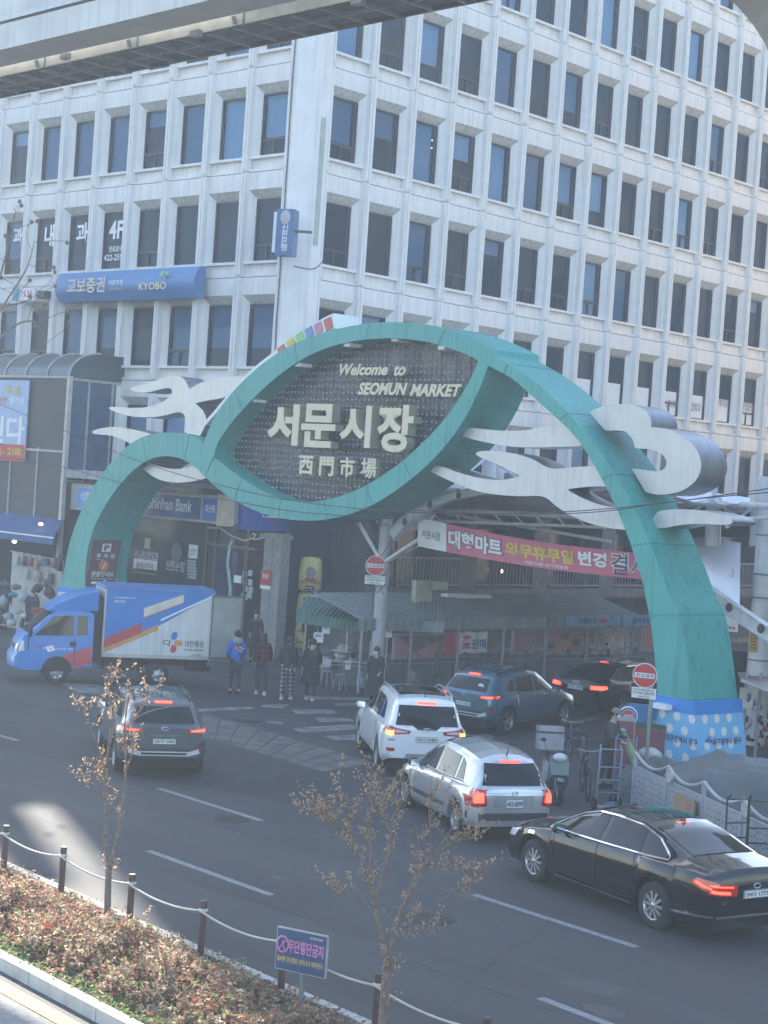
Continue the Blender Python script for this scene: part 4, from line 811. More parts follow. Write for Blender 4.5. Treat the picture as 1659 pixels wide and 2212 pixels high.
# mural boards
pinkm = mat('pink_mural', (.5, .23, .2), .7, col2=(.4, .25, .22), scale=1.5); whm = mat('white_mural', (.6, .6, .56), .7, col2=(.26, .26, .24), scale=2.2)
def mural(x0, y0, x1, y1, M, lab, name='mural_board'):
    a_, b2 = WP(x0, y1, .05), WP(x1, y0, .05); L_ = (b2-a_).dot(WD); z0, z1 = a_.z, b2.z
    o = MB().obox(a_+WD*L_/2+V((0, 0, (z1-z0)/2)), WD*L_/2, WN*.03, V((0, 0, (z1-z0)/2))).build(name, M); tag(o, lab, 'mural')
    f = MB()
    for t_, s_ in ((0, 1), (L_, 1)): f.obox(a_+WD*t_+V((0, 0, (z1-z0)/2))+WN*.02, WD*.03, WN*.05, V((0, 0, (z1-z0)/2+.04)))
    for z_ in (0, z1-z0): f.obox(a_+WD*L_/2+V((0, 0, z_))+WN*.02, WD*L_/2, WN*.05, V((0, 0, .03)))
    f.build('board_frame', grey_p, o); return o, a_, L_, z1-z0
o, a_, L_, h_ = mural(848, 1368, 1043, 1422, pinkm, 'pink mural board with dark triangular photograph left of the flower banner')
mb = MB(); mb.add([a_+WD*L_*u+V((0, 0, h_*v))+WN*.04 for u, v in ((.02, .98), (.6, .98), (.22, .2))], [(0, 2, 1)]); mb.build('photo_triangle', mat('mural_photo', (.2, .17, .16), .7, col2=(.07, .06, .06), scale=5), o)
mb = MB()
for k in range(5):
    a2 = 2*pi*k/5+.3; c3 = a_+WD*(L_*.76+.16*cos(a2))+V((0, 0, h_*.5+.16*sin(a2)))+WN*.04; mb.add([c3+WD*.07*cos(q)+V((0, 0, .1*sin(q))) for q in [2*pi*i/8 for i in range(8)]], [tuple(range(8))])
mb.build('flower_drawing', mat('mural_grey', (.13, .11, .11), .7), o)
mural(1105, 1362, 1152, 1412, mat('mauve_mural', (.4, .18, .2), .7, col2=(.32, .18, .19), scale=2), 'narrow mauve mural board right of the flower banner')
o, a_, L_, h_ = mural(1176, 1352, 1258, 1412, pinkm, 'pink mural board with three small photographs behind the motorbike')
for u, v in ((.06, .2), (.42, .55), (.75, .3)): MB().obox(a_+WD*L_*(u+.09)+V((0, 0, h_*(v+.1)))+WN*.04, WD*L_*.09, WN*.006, V((0, 0, h_*.12))).build('small_photo', mat('mural_photo', (.2, .17, .16)), o)
mural(1285, 1350, 1366, 1412, whm, 'pale mural board with brush strokes right of the pink one'); mural(1380, 1348, 1440, 1405, pinkm, 'pink mural board partly hidden by the right arch leg')
# banner 꽃판매
fb = thing('flower_sale_banner', 'red and white fabric banner for flower sale hung below the roof', 'banner', WP(1000, 1380, .5)); a_, b2 = WP(958, 1412, .5), WP(1052, 1365, .5); L_ = (b2-a_).dot(WD); hh = b2.z-a_.z
mb = MB(); n_ = 16; P = [a_+WD*L_*i/n_+WN*.04*sin(i*1.3)+V((0, 0, k*hh+.02*sin(i*.9))) for i in range(n_+1) for k in (0, 1)]
mb.add(P, [(2*i, 2*i+2, 2*i+3, 2*i+1) for i in range(n_)], 0, True); fbm = mb.build('banner_cloth', mat('pale_banner_cloth', (.66, .64, .66), .7), fb)
MB().add([p+WN*.01 for p in P[:12]], [(2*i, 2*i+2, 2*i+3, 2*i+1) for i in range(5)], 0, True).build('red_area', mat('wine_cloth', (.45, .06, .1), .7), fbm)
text_obj('lettering', '꽃', a_+WD*L_*.38+V((0, 0, hh*.2))+WN*.06, WD*L_*.22, V((0, 0, hh*.65)), mat('crimson_print', (.5, .03, .1), .5), fbm, bold=.04); text_obj('lettering', '판매', a_+WD*L_*.62+V((0, 0, hh*.2))+WN*.06, WD*L_*.34, V((0, 0, hh*.5)), mat('steel_blue_print', (.1, .2, .35), .5), fbm, bold=.03)
# blue fish shop banners
for x0, x1, tx, tx2, lab in ((1222, 1340, 1248, 1290, 'blue shop banner under the roof left of its twin'), (1344, 1430, 1366, 1405, 'blue shop banner partly hidden by the right arch leg')):
    a_, b2 = WP(x0, 1352, .85), WP(x1, 1329, .85); L_ = (b2-a_).dot(WD); hh = b2.z-a_.z; o = MB().obox(a_+WD*L_/2+V((0, 0, hh/2)), WD*L_/2, WN*.015, V((0, 0, hh/2))).build('shop_banner', mat('shop_banner_blue', (.1, .27, .55), .6, col2=(.25, .42, .6), scale=3)); tag(o, lab, 'banner')
    t0 = WP(tx, 1348, .87); t1 = WP(tx2, 1334, .87); text_obj('lettering', '고령수산' if x0 < 1300 else '달아수산', t0, WD*(t1-t0).dot(WD), V((0, 0, t1.z-t0.z)), white_p if False else mat('navy_print', (.02, .03, .09), .5), o, bold=.02)
    if x0 < 1300: p = WP(1303, 1341, .88); MB().add([p+WD*.22*cos(q)+V((0, 0, .07*sin(q))) for q in [2*pi*k/14 for k in range(14)]], [tuple(range(14))]).build('red_oval', redprint, o)
# grey decorated fence in front of the murals
fg = mat('dark_grey_fence', (.12, .135, .15), .55, streak=.1)
cf = thing('street_fence', 'dark grey panelled fence with arched tops in front of the mural boards', 'fence', W0+WN*.45)
x = 843
F0 = WP(838, 1430, .45); F1 = WP(1400, 1430, .45); Lf = (F1-F0).dot(WD); t = 0; base0 = V((F0.x, F0.y, 0)); htf = .78
ip = 0
while t < Lf-1.9:
    b0 = base0+WD*t
    MB().obox(b0+WD*0+V((0, 0, .55)), WD*.04, WN*.04, V((0, 0, .55))).build('fence_post', fg, cf)
    MB().obox(b0+WD*.97+V((0, 0, .42)), WD*.92, WN*.02, V((0, 0, .34))).build('fence_panel', fg, cf)
    r_ = MB()
    for k in range(9): r_.obox(b0+WD*(.15+k*.205)+V((0, 0, .42))+WN*.025, WD*.012, WN*.01, V((0, 0, .3)))
    r_.obox(b0+WD*.97+V((0, 0, .8)), WD*.95, WN*.03, V((0, 0, .02))); r_.build('panel_ribs', mat('fence_rail_grey', (.2, .22, .24), .5), cf)
    MB().tube([b0+WD*(.97+.5*cos(q))+V((0, 0, .82+.3*sin(q))) for q in [pi*k/12 for k in range(13)]], .025, 6).build('arched_top', mat('fence_rail_grey', (.2, .22, .24)), cf)
    if ip % 2 == 0:
        pp = b0+WD*.97+V((0, 0, .86))+WN*.03; MB().obox(pp+V((0, 0, .05)), WD*.36, WN*.008, V((0, 0, .08))).build('notice_strip', plate_w, cf) if False else None
        text_obj('lettering', '주정차금지', pp-WD*.3, WD*.6, V((0, 0, .12)), redprint, cf, bold=.02)
    if ip in (0, 2):
        q_ = MB(); c3 = b0+WD*(.97)+V((0, 0, .42))+WN*.04; q_.add([c3+WD*.13*cos(q)+V((0, 0, .17*sin(q))) for q in [2*pi*k/18 for k in range(18)]], [tuple(range(18))]); q_.build('round_emblem', mat('pale_emblem', (.4, .42, .42), .5, col2=(.15, .15, .16), scale=12), cf)
    t += 1.95; ip += 1
# ---- utility pole in the middle and the canopy trusses
conc = mat('pole_concrete', (.4, .41, .42), .8, var=.1, scale=3, streak=.1)
def pole(x, yb, ytop, Yv, r0, name, label, M, brace=()):
    b = PN(x, yb, V((0, 0, 0))+V((-33.6, 36.0, 0)), AN) if Yv is None else PY(x, yb, Yv); b.z = 0
    return b
PB = V((-33.75, 36.1, 0))
up = thing('utility_pole', 'grey concrete pole wrapped in cables left of the pink banner', 'pole', PB)
MB().tube([PB, PB+V((0, 0, 6.4))], [.2, .17], 16).build('pole_shaft', conc, up)
cabm = mat('grey_cable', (.1, .1, .11), .6); w_ = MB(); rq = random.Random(5)
for i in range(16):
    z = 3.0+rq.random()*3.2; a0 = rq.random()*6; pts = [PB+V((cos(a0+k*.9)*.22, sin(a0+k*.9)*.22, z+rq.uniform(-.25, .25))) for k in range(6)]; w_.tube(pts, .012, 4)
for i in range(5): w_.tube([PB+V((-.22, -.1+.05*i, 1.5)), PB+V((-.25, -.1+.05*i, 3.5)), PB+V((-.22, -.05, 6))], .015, 4)
stuff(w_.build('wrapped_cables', cabm, up)); 
def QP(x, y, o=0): return PN(x, y, PB-AN*o, AN)
wm = mat('canopy_white_steel', (.62, .63, .62), .5, var=.08, streak=.12); memb = mat('white_membrane', (.85, .86, .88), .6, var=.04)
cano = thing('arcade_canopy', 'white tensile canopy on curved steel trusses over the side street', 'canopy', PB)
up_ = [(838, 1150), (870, 1118), (920, 1084), (980, 1062), (1050, 1052), (1100, 1052)]
lo_ = [(852, 1168), (880, 1135), (925, 1103), (980, 1080), (1050, 1068), (1100, 1068)]
def curve_beam(uu, ll, o, name):
    U_, L_ = resample([V((*p, 0)) for p in uu], 14), resample([V((*p, 0)) for p in ll], 14); mb = MB(); A_ = [QP(p.x, p.y, o) for p in U_]; B_ = [QP(p.x, p.y, o) for p in L_]
    n = 14; f_ = -AN*.03
    mb.add(A_+B_, [(n+k, n+k+1, k+1, k) for k in range(n-1)]); mb.add([p+AN*.1 for p in A_]+[p-AN*.14 for p in A_], [(k, k+1, n+k+1, n+k) for k in range(n-1)]); mb.add([p+AN*.1 for p in B_]+[p-AN*.14 for p in B_], [(k+1, k, n+k, n+k+1) for k in range(n-1)])
    b_ = mb.build(name, wm, cano); hs = MB()
    for k in range(2, 13, 3):
        hs = MB(); c3 = (A_[k]+B_[k])/2+AN*.012; hs.add([c3+E1*.11*cos(q)+V((0, 0, .11*sin(q))) for q in [2*pi*i/12 for i in range(12)]], [tuple(range(12))]); hs.build('beam_hole', joint_dark, b_)
    return A_, B_
A1, B1 = curve_beam(up_, lo_, 0, 'curved_truss')
A2_, B2_ = curve_beam([(1390, 1180), (1450, 1205), (1500, 1240), (1560, 1285), (1690, 1372)], [(1390, 1215), (1450, 1235), (1490, 1270), (1545, 1310), (1690, 1405)], .5, 'curved_truss')
# membrane: spans between the truss and a far ridge
def sheet(pts_near, pts_far, name='membrane', sag=.25):
    n = len(pts_near); mb = MB(); m_ = 6; vs = []
    for j in range(m_+1):
        t = j/m_
        for i in range(n): p = pts_near[i].lerp(pts_far[i], t); vs.append(p-V((0, 0, sag*sin(pi*t))))
    mb.add(vs, [(j*n+i, j*n+i+1, (j+1)*n+i+1, (j+1)*n+i) for j in range(m_) for i in range(n-1)], 0, True); return mb.build(name, memb, cano)
def far(x, y, o): return QP(x, y, o)
sheet([QP(*p, 0) for p in ((838, 1148), (870, 1116), (920, 1083), (980, 1060), (1050, 1050), (1110, 1050), (1240, 1080), (1330, 1120))], [QP(*p, 14) for p in ((960, 1110), (985, 1070), (1010, 1045), (1050, 1035), (1100, 1040), (1160, 1045), (1300, 1050), (1420, 1065))])
sheet([QP(*p, 3) for p in ((1250, 1062), (1340, 1050), (1430, 1062), (1500, 1085), (1570, 1090), (1620, 1085))], [QP(*p, 12) for p in ((1250, 1052), (1340, 1040), (1430, 1045), (1500, 1060), (1570, 1068), (1620, 1075))])
sheet([QP(*p, .5) for p in ((1380, 1176), (1450, 1203), (1500, 1238), (1555, 1280), (1598, 1308))], [QP(*p, 8) for p in ((1440, 1150), (1480, 1160), (1530, 1163), (1560, 1166), (1600, 1172))], sag=.1)
MB().add([QP(*p, 9) for p in ((1420, 1085), (1640, 1100), (1640, 1165), (1420, 1150))], [(0, 1, 2, 3)]).build('dark_band', joint_dark, cano)  # flat dark sheet filling the band below the upper membrane
def pipe(a, b, r, o=0, o2=None, name='pipe', M=wm, par=cano): return MB().tube([QP(*a, o), QP(*b, o if o2 is None else o2)], r, 8).build(name, M, par)
# masts with stays
for (x, yb, yt, ym, l, r_) in ((1541, 1180, 1032, 1085, 1455, 1610), (1055, 1075, 955, 995, 985, 1130), (1638, 1180, 1050, 1095, 1570, 1700)):
    pipe((x-2, yb), (x+2, ym-10), .22, 5, name='mast'); pipe((x+2, ym-12), (x+3, ym-55), .08, 5, name='mast_tip')
    for sx, yy in ((l, ym+5), (r_, ym+8)): pipe((x, ym), (sx, yy+6), .09, 5, 6); pipe((x, ym-8), (sx, yy+38), .05, 5, 3); pipe((sx, yy+5), (x, ym+35), .04, 6, 5)
pipe((775, 1130), (825, 1215), .055, -.2, name='strut'); pipe((833, 1212), (900, 1168), .06, -.15, name='strut'); pipe((815, 1122), (838, 1150), .08, 0, name='strut'); pipe((900, 1168), (940, 1110), .05, .5); pipe((915, 1100), (1330, 1120), .07, 1.5); pipe((920, 1125), (1330, 1140), .045, 1.5); pipe((940, 1105), (1320, 1170), .05, 2.2)
for k in range(9): pipe((930+45*k, 1100+k*2.2), (950+45*k, 1125+k*1.7), .025, 1.5)
pipe((1600, 1090), (1700, 1096), .08, 2); pipe((1480, 1128), (1660, 1118), .05, 3)
# thick pole at the right edge
RP = QP(1642, 1400, 4); RP.z = 0; RPz = thing('steel_pole', 'thick white steel pole with a yellow notice at the right edge', 'pole', RP)
MB().tube([RP, RP+V((0, 0, 6.9))], .3, 18).build('pole_shaft', wm, RPz)
for z in (2.2, 3.8, 4.4, 5.4): MB().tube([RP+V((.31*cos(q), .31*sin(q), z)) for q in [2*pi*k/16 for k in range(17)]], .025, 5).build('clamp_ring', steel, RPz)
vd2 = (CP-RP); vd2.z = 0; vd2.normalize(); ur = V((-vd2.y, vd2.x, 0))
yn = PN(1617, 1408, RP+vd2*.32, vd2); yt_ = PN(1639, 1364, RP+vd2*.32, vd2); wN = (yt_-yn).dot(ur)
no = MB().obox((yn+yt_)/2, ur*wN/2, vd2*.015, V((0, 0, (yt_.z-yn.z)/2))).build('yellow_notice', mat('orange_yellow_notice', (.5, .3, .05), .6), RPz)
for k in range(5): MB().obox((yn+yt_)/2+vd2*.02+V((0, 0, (yt_.z-yn.z)*(.3-.15*k))), ur*wN*.35, vd2*.002, V((0, 0, .015))).build('notice_line', greyp, no)
tb2 = thing('transformer_box', 'white meter box hanging beside the right arch leg', 'box', PN(1576, 1337, RP, vd2)); cbx = PN(1575, 1337, RP, vd2); MB().obox(cbx, ur*.24, vd2*.2, V((0, 0, .31))).build('box_shell', white_p, tb2)
text_obj('lettering', 'arte', cbx+vd2*.2-ur*.18-V((0, 0, .25)), ur*.36, V((0, 0, .09)), redprint, tb2, bold=.02); MB().beam(cbx+V((0, 0, .3)), cbx+V((0, 0, 1.3)), .06).build('hanger', wm, tb2)
# ---- pink banner
pbn = thing('pink_banner', 'long pink protest banner with white and yellow lettering strung across the side street', 'banner', QP(1150, 1180, -2.2)); o_ = .3
def BN(s, t):   # s along, t up 0..1
    xs = 903+(1395-903)*s; yt = 1117+(1196-1117)*s+12*sin(pi*s)*.9; yb = 1180+(1252-1180)*s+8*sin(pi*s); return QP(xs, yb+(yt-yb)*t, o_)
mb = MB(); n_ = 40; P = [BN(i/n_, k) for i in range(n_+1) for k in (0, .5, 1)]
mb.add(P, [(3*i+k, 3*i+3+k, 3*i+4+k, 3*i+1+k) for i in range(n_) for k in (0, 1)], 0, True); ban = mb.build('banner_cloth', mat('pink_cloth', (.6, .15, .21), .75, var=.05), pbn)
mb = MB(); mb.add([p+AN*.008 for p in P[:18]], [(3*i+k, 3*i+3+k, 3*i+4+k, 3*i+1+k) for i in range(5) for k in (0, 1)]); mb.build('white_end', white_p, ban)
def bnt(body, s0, s1, t0, t1, M, b, off, name='lettering'):
    vs, fs = text_mesh(body, b, 0, 0); x0 = min(p.x for p in vs); x1 = max(p.x for p in vs); y0 = min(p.y for p in vs); y1 = max(p.y for p in vs)
    MB().add([BN(s0+(s1-s0)*(p.x-x0)/(x1-x0), t0+(t1-t0)*(p.y-y0)/(y1-y0))+AN*off for p in vs], fs).build(name, M, ban)
dnv = mat('banner_dark', (.03, .05, .09), .6)
bnt('서문시장', .02, .1, .32, .62, greyp, .01, .02)
for body, s0, s1, t0, t1, M, M2 in (('대형마트', .135, .37, .18, .84, white_p, dnv), ('의무휴무일', .385, .685, .28, .82, yel_p, None), ('변경', .705, .83, .3, .86, white_p, None), ('결사', .85, 1.02, .08, .9, dnv, white_p)):
    if M2: e = .005; bnt(body, s0-e, s1+e, t0-.035, t1+.035, M2, .05, .014, 'letter_outline')
    bnt(body, s0, s1, t0, t1, M, .04 if M2 is None or M2 is dnv else .008, .022)
bnt('서문시장 상가연합회', .47, .66, .08, .2, white_p, .01, .02)
MB().tube([BN(0, 1), QP(838, 1095, 0)], .01, 4).tube([BN(0, 0), QP(838, 1215, 0)], .01, 4).build('cord', white_p, pbn)
# ---- food stall in front
st = thing('food_stall', 'street food stall with green corrugated canopy and plastic windbreak', 'stall', G(740, 1478))
D0 = G(690, 1478); fd = (ray(740, 1400)); fd.z = 0; fd.normalize(); rd_ = V((fd.y, -fd.x, 0))   # away / right as seen
def SP(x, y, o=0): return PN(x, y, D0+fd*o, fd)
fl_, fr_ = SP(640, 1323, -.6), SP(795, 1345, -.6); bl_, br_ = SP(662, 1288, 1.0), SP(840, 1315, 1.0)
mb = MB(); n_ = 34
for i in range(n_+1):
    t = i/n_; s = .025 if i % 2 else 0
    a_, b2 = fl_.lerp(fr_, t), bl_.lerp(br_, t); mb.v += [tuple(a_+V((0, 0, -.3))), tuple(a_-fd*s+V((0, 0, s))), tuple(b2+V((0, 0, s)))]
for i in range(n_):
    for k in (0, 1): mb.f.append([3*i+k, 3*i+3+k, 3*i+4+k, 3*i+1+k]); mb.m.append(0); mb.sm.append(False)
mb.build('green_canopy', corg, st)
mb = MB(); n_ = 40; fa, fb_ = SP(795, 1338, -.3), SP(960, 1345, -.3); ba, bb_ = SP(800, 1288, 1.3), SP(960, 1305, 1.6)
for i in range(n_+1):
    t = i/n_; s = .03 if i % 2 else 0; a_, b2 = fa.lerp(fb_, t), ba.lerp(bb_, t); mb.v += [tuple(a_+V((0, 0, -.32+s))), tuple(a_+V((0, 0, s))), tuple(b2+V((0, 0, s)))]
for i in range(n_):
    for k in (0, 1): mb.f.append([3*i+k, 3*i+3+k, 3*i+4+k, 3*i+1+k]); mb.m.append(0); mb.sm.append(False)
mb.build('grey_canopy', corr, st)
for x, yb in ((835, 1480), (658, 1470), (800, 1480)): p = SP(x, 1400, .9 if x == 658 else .2); MB().tube([(p.x, p.y, 0), (p.x, p.y, fl_.z)], .035, 6).build('stall_post', fm2, st)
pls = bpy.data.materials.new('clear_plastic_sheet'); pls.use_nodes = True; _n = pls.node_tree; _t = _n.nodes.new('ShaderNodeBsdfTransparent'); _m = _n.nodes.new('ShaderNodeMixShader'); _m.inputs[0].default_value = .72; _n.nodes['Principled BSDF'].inputs['Base Color'].default_value = (.4, .44, .46, 1); _n.nodes['Principled BSDF'].inputs['Roughness'].default_value = .3
_n.links.new(_n.nodes['Principled BSDF'].outputs[0], _m.inputs[1]); _n.links.new(_t.outputs[0], _m.inputs[2]); _n.links.new(_m.outputs[0], _n.nodes['Material Output'].inputs[0])
MB().add([SP(*p, .3) for p in ((685, 1408), (710, 1338), (795, 1345), (795, 1408))], [(0, 1, 2, 3)]).build('plastic_sheet', pls, st)
MB().tube([SP(655, 1418, -.1), SP(722, 1335, -.1)], .025, 6).build('diagonal_pole', white_p, st); MB().tube([SP(748, 1410, -.1), SP(752, 1335, -.1)], .02, 6).build('front_pole', white_p, st)
c_ = SP(740, 1422, .0); tz = c_.z; ta, tc_ = SP(694, 1470, 0), SP(796, 1470, 0)
mb = MB(); mb.obox(V(((ta.x+tc_.x)/2, (ta.y+tc_.y)/2, .72))+fd*.4, rd_*((tc_-ta).dot(rd_))/2, fd*.45, V((0, 0, .025))); mb.build('counter_top', mat('steel_counter', (.4, .42, .43), .4, .5), st)
mb = MB()
for p in (ta, ta.lerp(tc_, .45), tc_): mb.beam((p.x, p.y, 0), (p.x, p.y, .7), .04)
mb.beam((ta.x, ta.y, .6), (tc_.x, tc_.y, .6), .03); mb.build('counter_frame', mat('yellowish_frame', (.35, .33, .2), .6), st); MB().obox(V(((ta.x+tc_.x)/2, (ta.y+tc_.y)/2, .33))+fd*.15+rd_*.3, rd_*.55, fd*.02, V((0, 0, .33))).build('counter_front', mat('teal_grey_panel', (.12, .17, .18), .6), st)
def on_counter(t, d, z=.745): p = ta.lerp(tc_, t)+fd*d; return V((p.x, p.y, z))
def item(mb, name, M, label, cat, group=None): return tag(mb.build(name, M), label, cat, group)
p = on_counter(.42, .35); item(MB().lathe([(.24, 0), (.25, .22), (.23, .22), (.22, .2), (.001, .2)], 18, 0, p), 'steel_pot', steel, 'wide steel pot in the middle of the food stall counter', 'pot')
p = on_counter(.42, .35, .97); item(MB().lathe([(.3, 0), (.33, .03), (.001, .03)], 18, 0, p).blob((p.x, p.y, p.z+.1), .2, .2, .14, 10, 0, .05), 'covered_tray', mat('cream_food', (.5, .47, .4), .7), 'round tray heaped with pale noodles on top of the steel pot', 'tray')
for i in range(9):
    p = on_counter(.06+.09*i, .08+.05*(i % 3)); item(MB().lathe([(.08, 0), (.11, .05), (.1, .05), (.07, .02), (.001, .02)], 12, 0, p).blob((p.x, p.y, p.z+.05), .07, .07, .04, 8, 0, .2), 'food_bowl', mat('bowl_%d' % (i % 3), ((.4, .4, .4), (.3, .2, .12), (.12, .1, .1))[i % 3], .5), ('first','second','third','fourth','fifth','sixth','seventh','eighth','ninth')[i]+' food bowl from the left on the stall counter', 'bowl', 'bowls on the food stall counter')
for i in range(4): p = on_counter(-.03+.06*i, -.06, .62); item(MB().blob((p.x, p.y, p.z), .08, .05, .16, 8, 0, .15), 'plastic_bag', mat('white_plastic', (.6, .6, .6), .5), ('first', 'second', 'third', 'fourth')[i]+' white plastic bag from the left hanging on the stall counter', 'bag', 'white bags at the stall')
# stools
sm = mat('grey_plastic_stool', (.28, .3, .34), .5)
def stool(p, label):
    t = thing('plastic_stool', label, 'stool', p, random.uniform(0, 1), 'grey plastic stools'); MB().lathe([(.13, .42), (.15, .44), (.15, .46), (.001, .46)], 14, 0, p).build('seat', sm, t)
    for k in range(4):
        a2 = pi/4+pi/2*k; MB().beam(p+V((.12*cos(a2), .12*sin(a2), .43)), p+V((.19*cos(a2), .19*sin(a2), 0)), .05, .02).build('leg', sm, t)
stool(G(733, 1490), 'nearer grey plastic stool in front of the food stall'); stool(G(705, 1482), 'grey plastic stool half behind the other at the food stall')
# water bottle and signs at the stall
p = G(780, 1487); item(MB().lathe([(.001, 0), (.14, 0), (.15, .05), (.15, .3), (.12, .36), (.04, .4), (.04, .46), (.001, .46)], 16, 0, p), 'water_bottle', mat('pale_blue_bottle', (.22, .32, .36), .15, coat=.5), 'big pale water bottle standing under the stall counter', 'bottle')
for (x, y, x2, y2, txt, lab) in ((677, 1367, 699, 1387, '칼국수', 'white noodle menu card at the left end of the food stall'), (826, 1356, 848, 1376, '칼국수', 'white noodle menu card at the right end of the food stall'), (695, 1348, 714, 1368, '김밥', 'small white card hanging under the green canopy'), (745, 1428, 758, 1446, '만두', 'small price card on the stall counter front')):
    a_, b2 = SP(x, y2, -.35), SP(x2, y, -.35); w2 = (b2-a_).dot(rd_); o = MB().obox((a_+b2)/2, rd_*w2/2, fd*.01, V((0, 0, (b2.z-a_.z)/2))).build('menu_card', white_p); tag(o, lab, 'sign')
    text_obj('lettering', txt, a_-fd*.02+rd_*w2*.15+V((0, 0, (b2.z-a_.z)*.5)), rd_*w2*.7, V((0, 0, (b2.z-a_.z)*.35)), nv, o, bold=.03)
a_, b2 = SP(791, 1358, -.3), SP(827, 1345, -.3); o = MB().obox((a_+b2)/2, rd_*(b2-a_).dot(rd_)/2, fd*.01, V((0, 0, (b2.z-a_.z)/2))).build('yellow_card', mat('dull_yellow_card', (.4, .3, .1), .6)); tag(o, 'dull yellow strip sign under the canopy corner of the food stall', 'sign')
# ---- no entry signs
wring = mat('sign_white', (.7, .7, .68), .45)
def no_entry(name, label, c3, n_, r, polebase=None, ph=0, tx=True):
    t = thing(name, label, 'sign', c3); u_ = V((-n_.y, n_.x, 0))
    d = MB(); d.lathe([(.001, 0), (r, 0), (r, .02), (.001, .02)], 36, 0, c3, n_, u_, False); dd = d.build('sign_disc', wring, t)
    d = MB(); d.lathe([(.001, .024), (r*.93, .024)], 36, 0, c3, n_, u_, False); d.build('red_face', mat('sign_red_face', (.5, .025, .03), .4), dd)
    d = MB(); d.obox(c3+n_*.03, u_*r*.82, n_*.002, V((0, 0, r*.2))); d.build('white_bar', wring, dd)
    text_obj('lettering', '진입금지', c3+n_*.03-u_*r*.7-V((0, 0, r*.14)), u_*r*1.4, V((0, 0, r*.28)), greyp, dd, bold=.02)
    pc = c3-V((0, 0, r*1.42)); pl_ = MB().obox(pc, u_*r*.98, n_*.012, V((0, 0, r*.42))).build('sub_plate', wring, t)
    for k, (tt, hh_) in enumerate((('모든차 통행금지시간', .18), ('19:00~00:30', .2), ('화물차제외', .14))): text_obj('lettering', tt, pc+n_*.014-u_*r*(.85 if k < 2 else .5)+V((0, 0, r*(.16-.26*k))), u_*r*(1.7 if k < 2 else 1.0), V((0, 0, r*hh_)), greyp, pl_, bold=.012)
    if polebase is not None: MB().tube([polebase, V((polebase.x, polebase.y, c3.z+r*.5))], .04, 10).build('sign_post', mat('green_grey_post', (.22, .27, .25), .5), t)
    return t
pb_ = G(1393, 1692); n_ = (CP-pb_); n_.z = 0; n_.normalize(); c3 = PN(1393.5, 1459, pb_+n_*.08, n_); n2 = (n_+V((-.25, .1, 0))).normalized()
no_entry('no_entry_sign', 'round red no entry sign on a post left of the polka dot arch leg', c3, n2, .27, pb_)
n3 = (CP-PB); n3.z = 0; n3.normalize(); c4 = PN(811.5, 1222, PB+n3*.35, n3); no_entry('no_entry_sign', 'round red no entry sign strapped to the central utility pole', c4, n3, .29)
hb = G(1362, 1680); c5 = PN(1357, 1546, hb+n_*.05, n_); hy = thing('hydrant_sign', 'round red and blue hydrant marker on a short post', 'sign', hb)
MB().tube([hb, V((hb.x, hb.y, c5.z))], .03, 8).build('sign_post', grey_p, hy); u_ = V((-n_.y, n_.x, 0)); MB().lathe([(.001, -.07), (.2, -.07), (.21, 0), (.2, .02), (.001, .02)], 30, 0, c5, n_, u_).build('sign_drum', wring, hy); MB().lathe([(.14, .025), (.185, .025)], 30, 0, c5, n_, u_, False).build('blue_ring', blue_p, hy); MB().lathe([(.001, .025), (.13, .025)], 30, 0, c5, n_, u_, False).build('red_disc', redprint, hy); text_obj('lettering', '소화전', c5+n_*.03-u_*.1-V((0, 0, .03)), u_*.2, V((0, 0, .065)), white_p, hy, bold=.02)
# ---- cables across the street
CABN = [0]; cb_ = mat('black_cable', (.03, .035, .04), .6)
def cable(pts, Ys, r=.012, lab='thin black overhead cable sagging across the street'):
    CABN[0] += 1; lab = ('long black cable crossing in front of the arch from edge to edge', 'lower black cable ending under the belly of the arch', 'short black cable crossing the right arch leg', 'cable looping from the tall projecting sign on the facade', 'cable sagging from the long blue sign along the left facade')[CABN[0]-1]; P = [PN(x, y, A0+AN*o, AN) for (x, y), o in zip(pts, Ys)]; mb = MB(); mb.tube(smooth_poly(P, it=3), r, 4); tag(mb.build('overhead_cable', cb_), lab, 'cable', 'overhead cables')
cable([(-20, 865), (150, 935), (330, 1010), (500, 1055), (640, 1085), (850, 1106), (1000, 1110), (1200, 1108), (1400, 1092), (1700, 1050)], [.4]*10)
cable([(-20, 985), (120, 1003), (300, 1055), (470, 1075), (620, 1105), (760, 1115), (850, 1120)], [.5]*7)
cable([(850, 1100), (1100, 1112), (1300, 1108), (1450, 1082), (1700, 1060)], [.5]*5)
cable([(635, 575), (680, 585), (700, 560)], [-4]*3, .02); cable([(425, 600), (500, 622), (580, 600), (635, 560)], [-6.2]*4, .02)
# cable down the corner column
cx = V((XC-.42, YB-.2, 0)); mb = MB(); rq = random.Random(9); mb.tube([V((XC-L0+.08+rq.uniform(-.02, .02), YB-.2, 5.6+i*.8)) for i in range(34)], .02, 5); mb.build('riser_cable', dark_metal, bld)
MB().box(XC+.08, YB+.62, 13.9, XC+.2, YB+.82, 18.2).build('patched_strip', mat('greenish_filler', (.42, .46, .4), .8), bld)
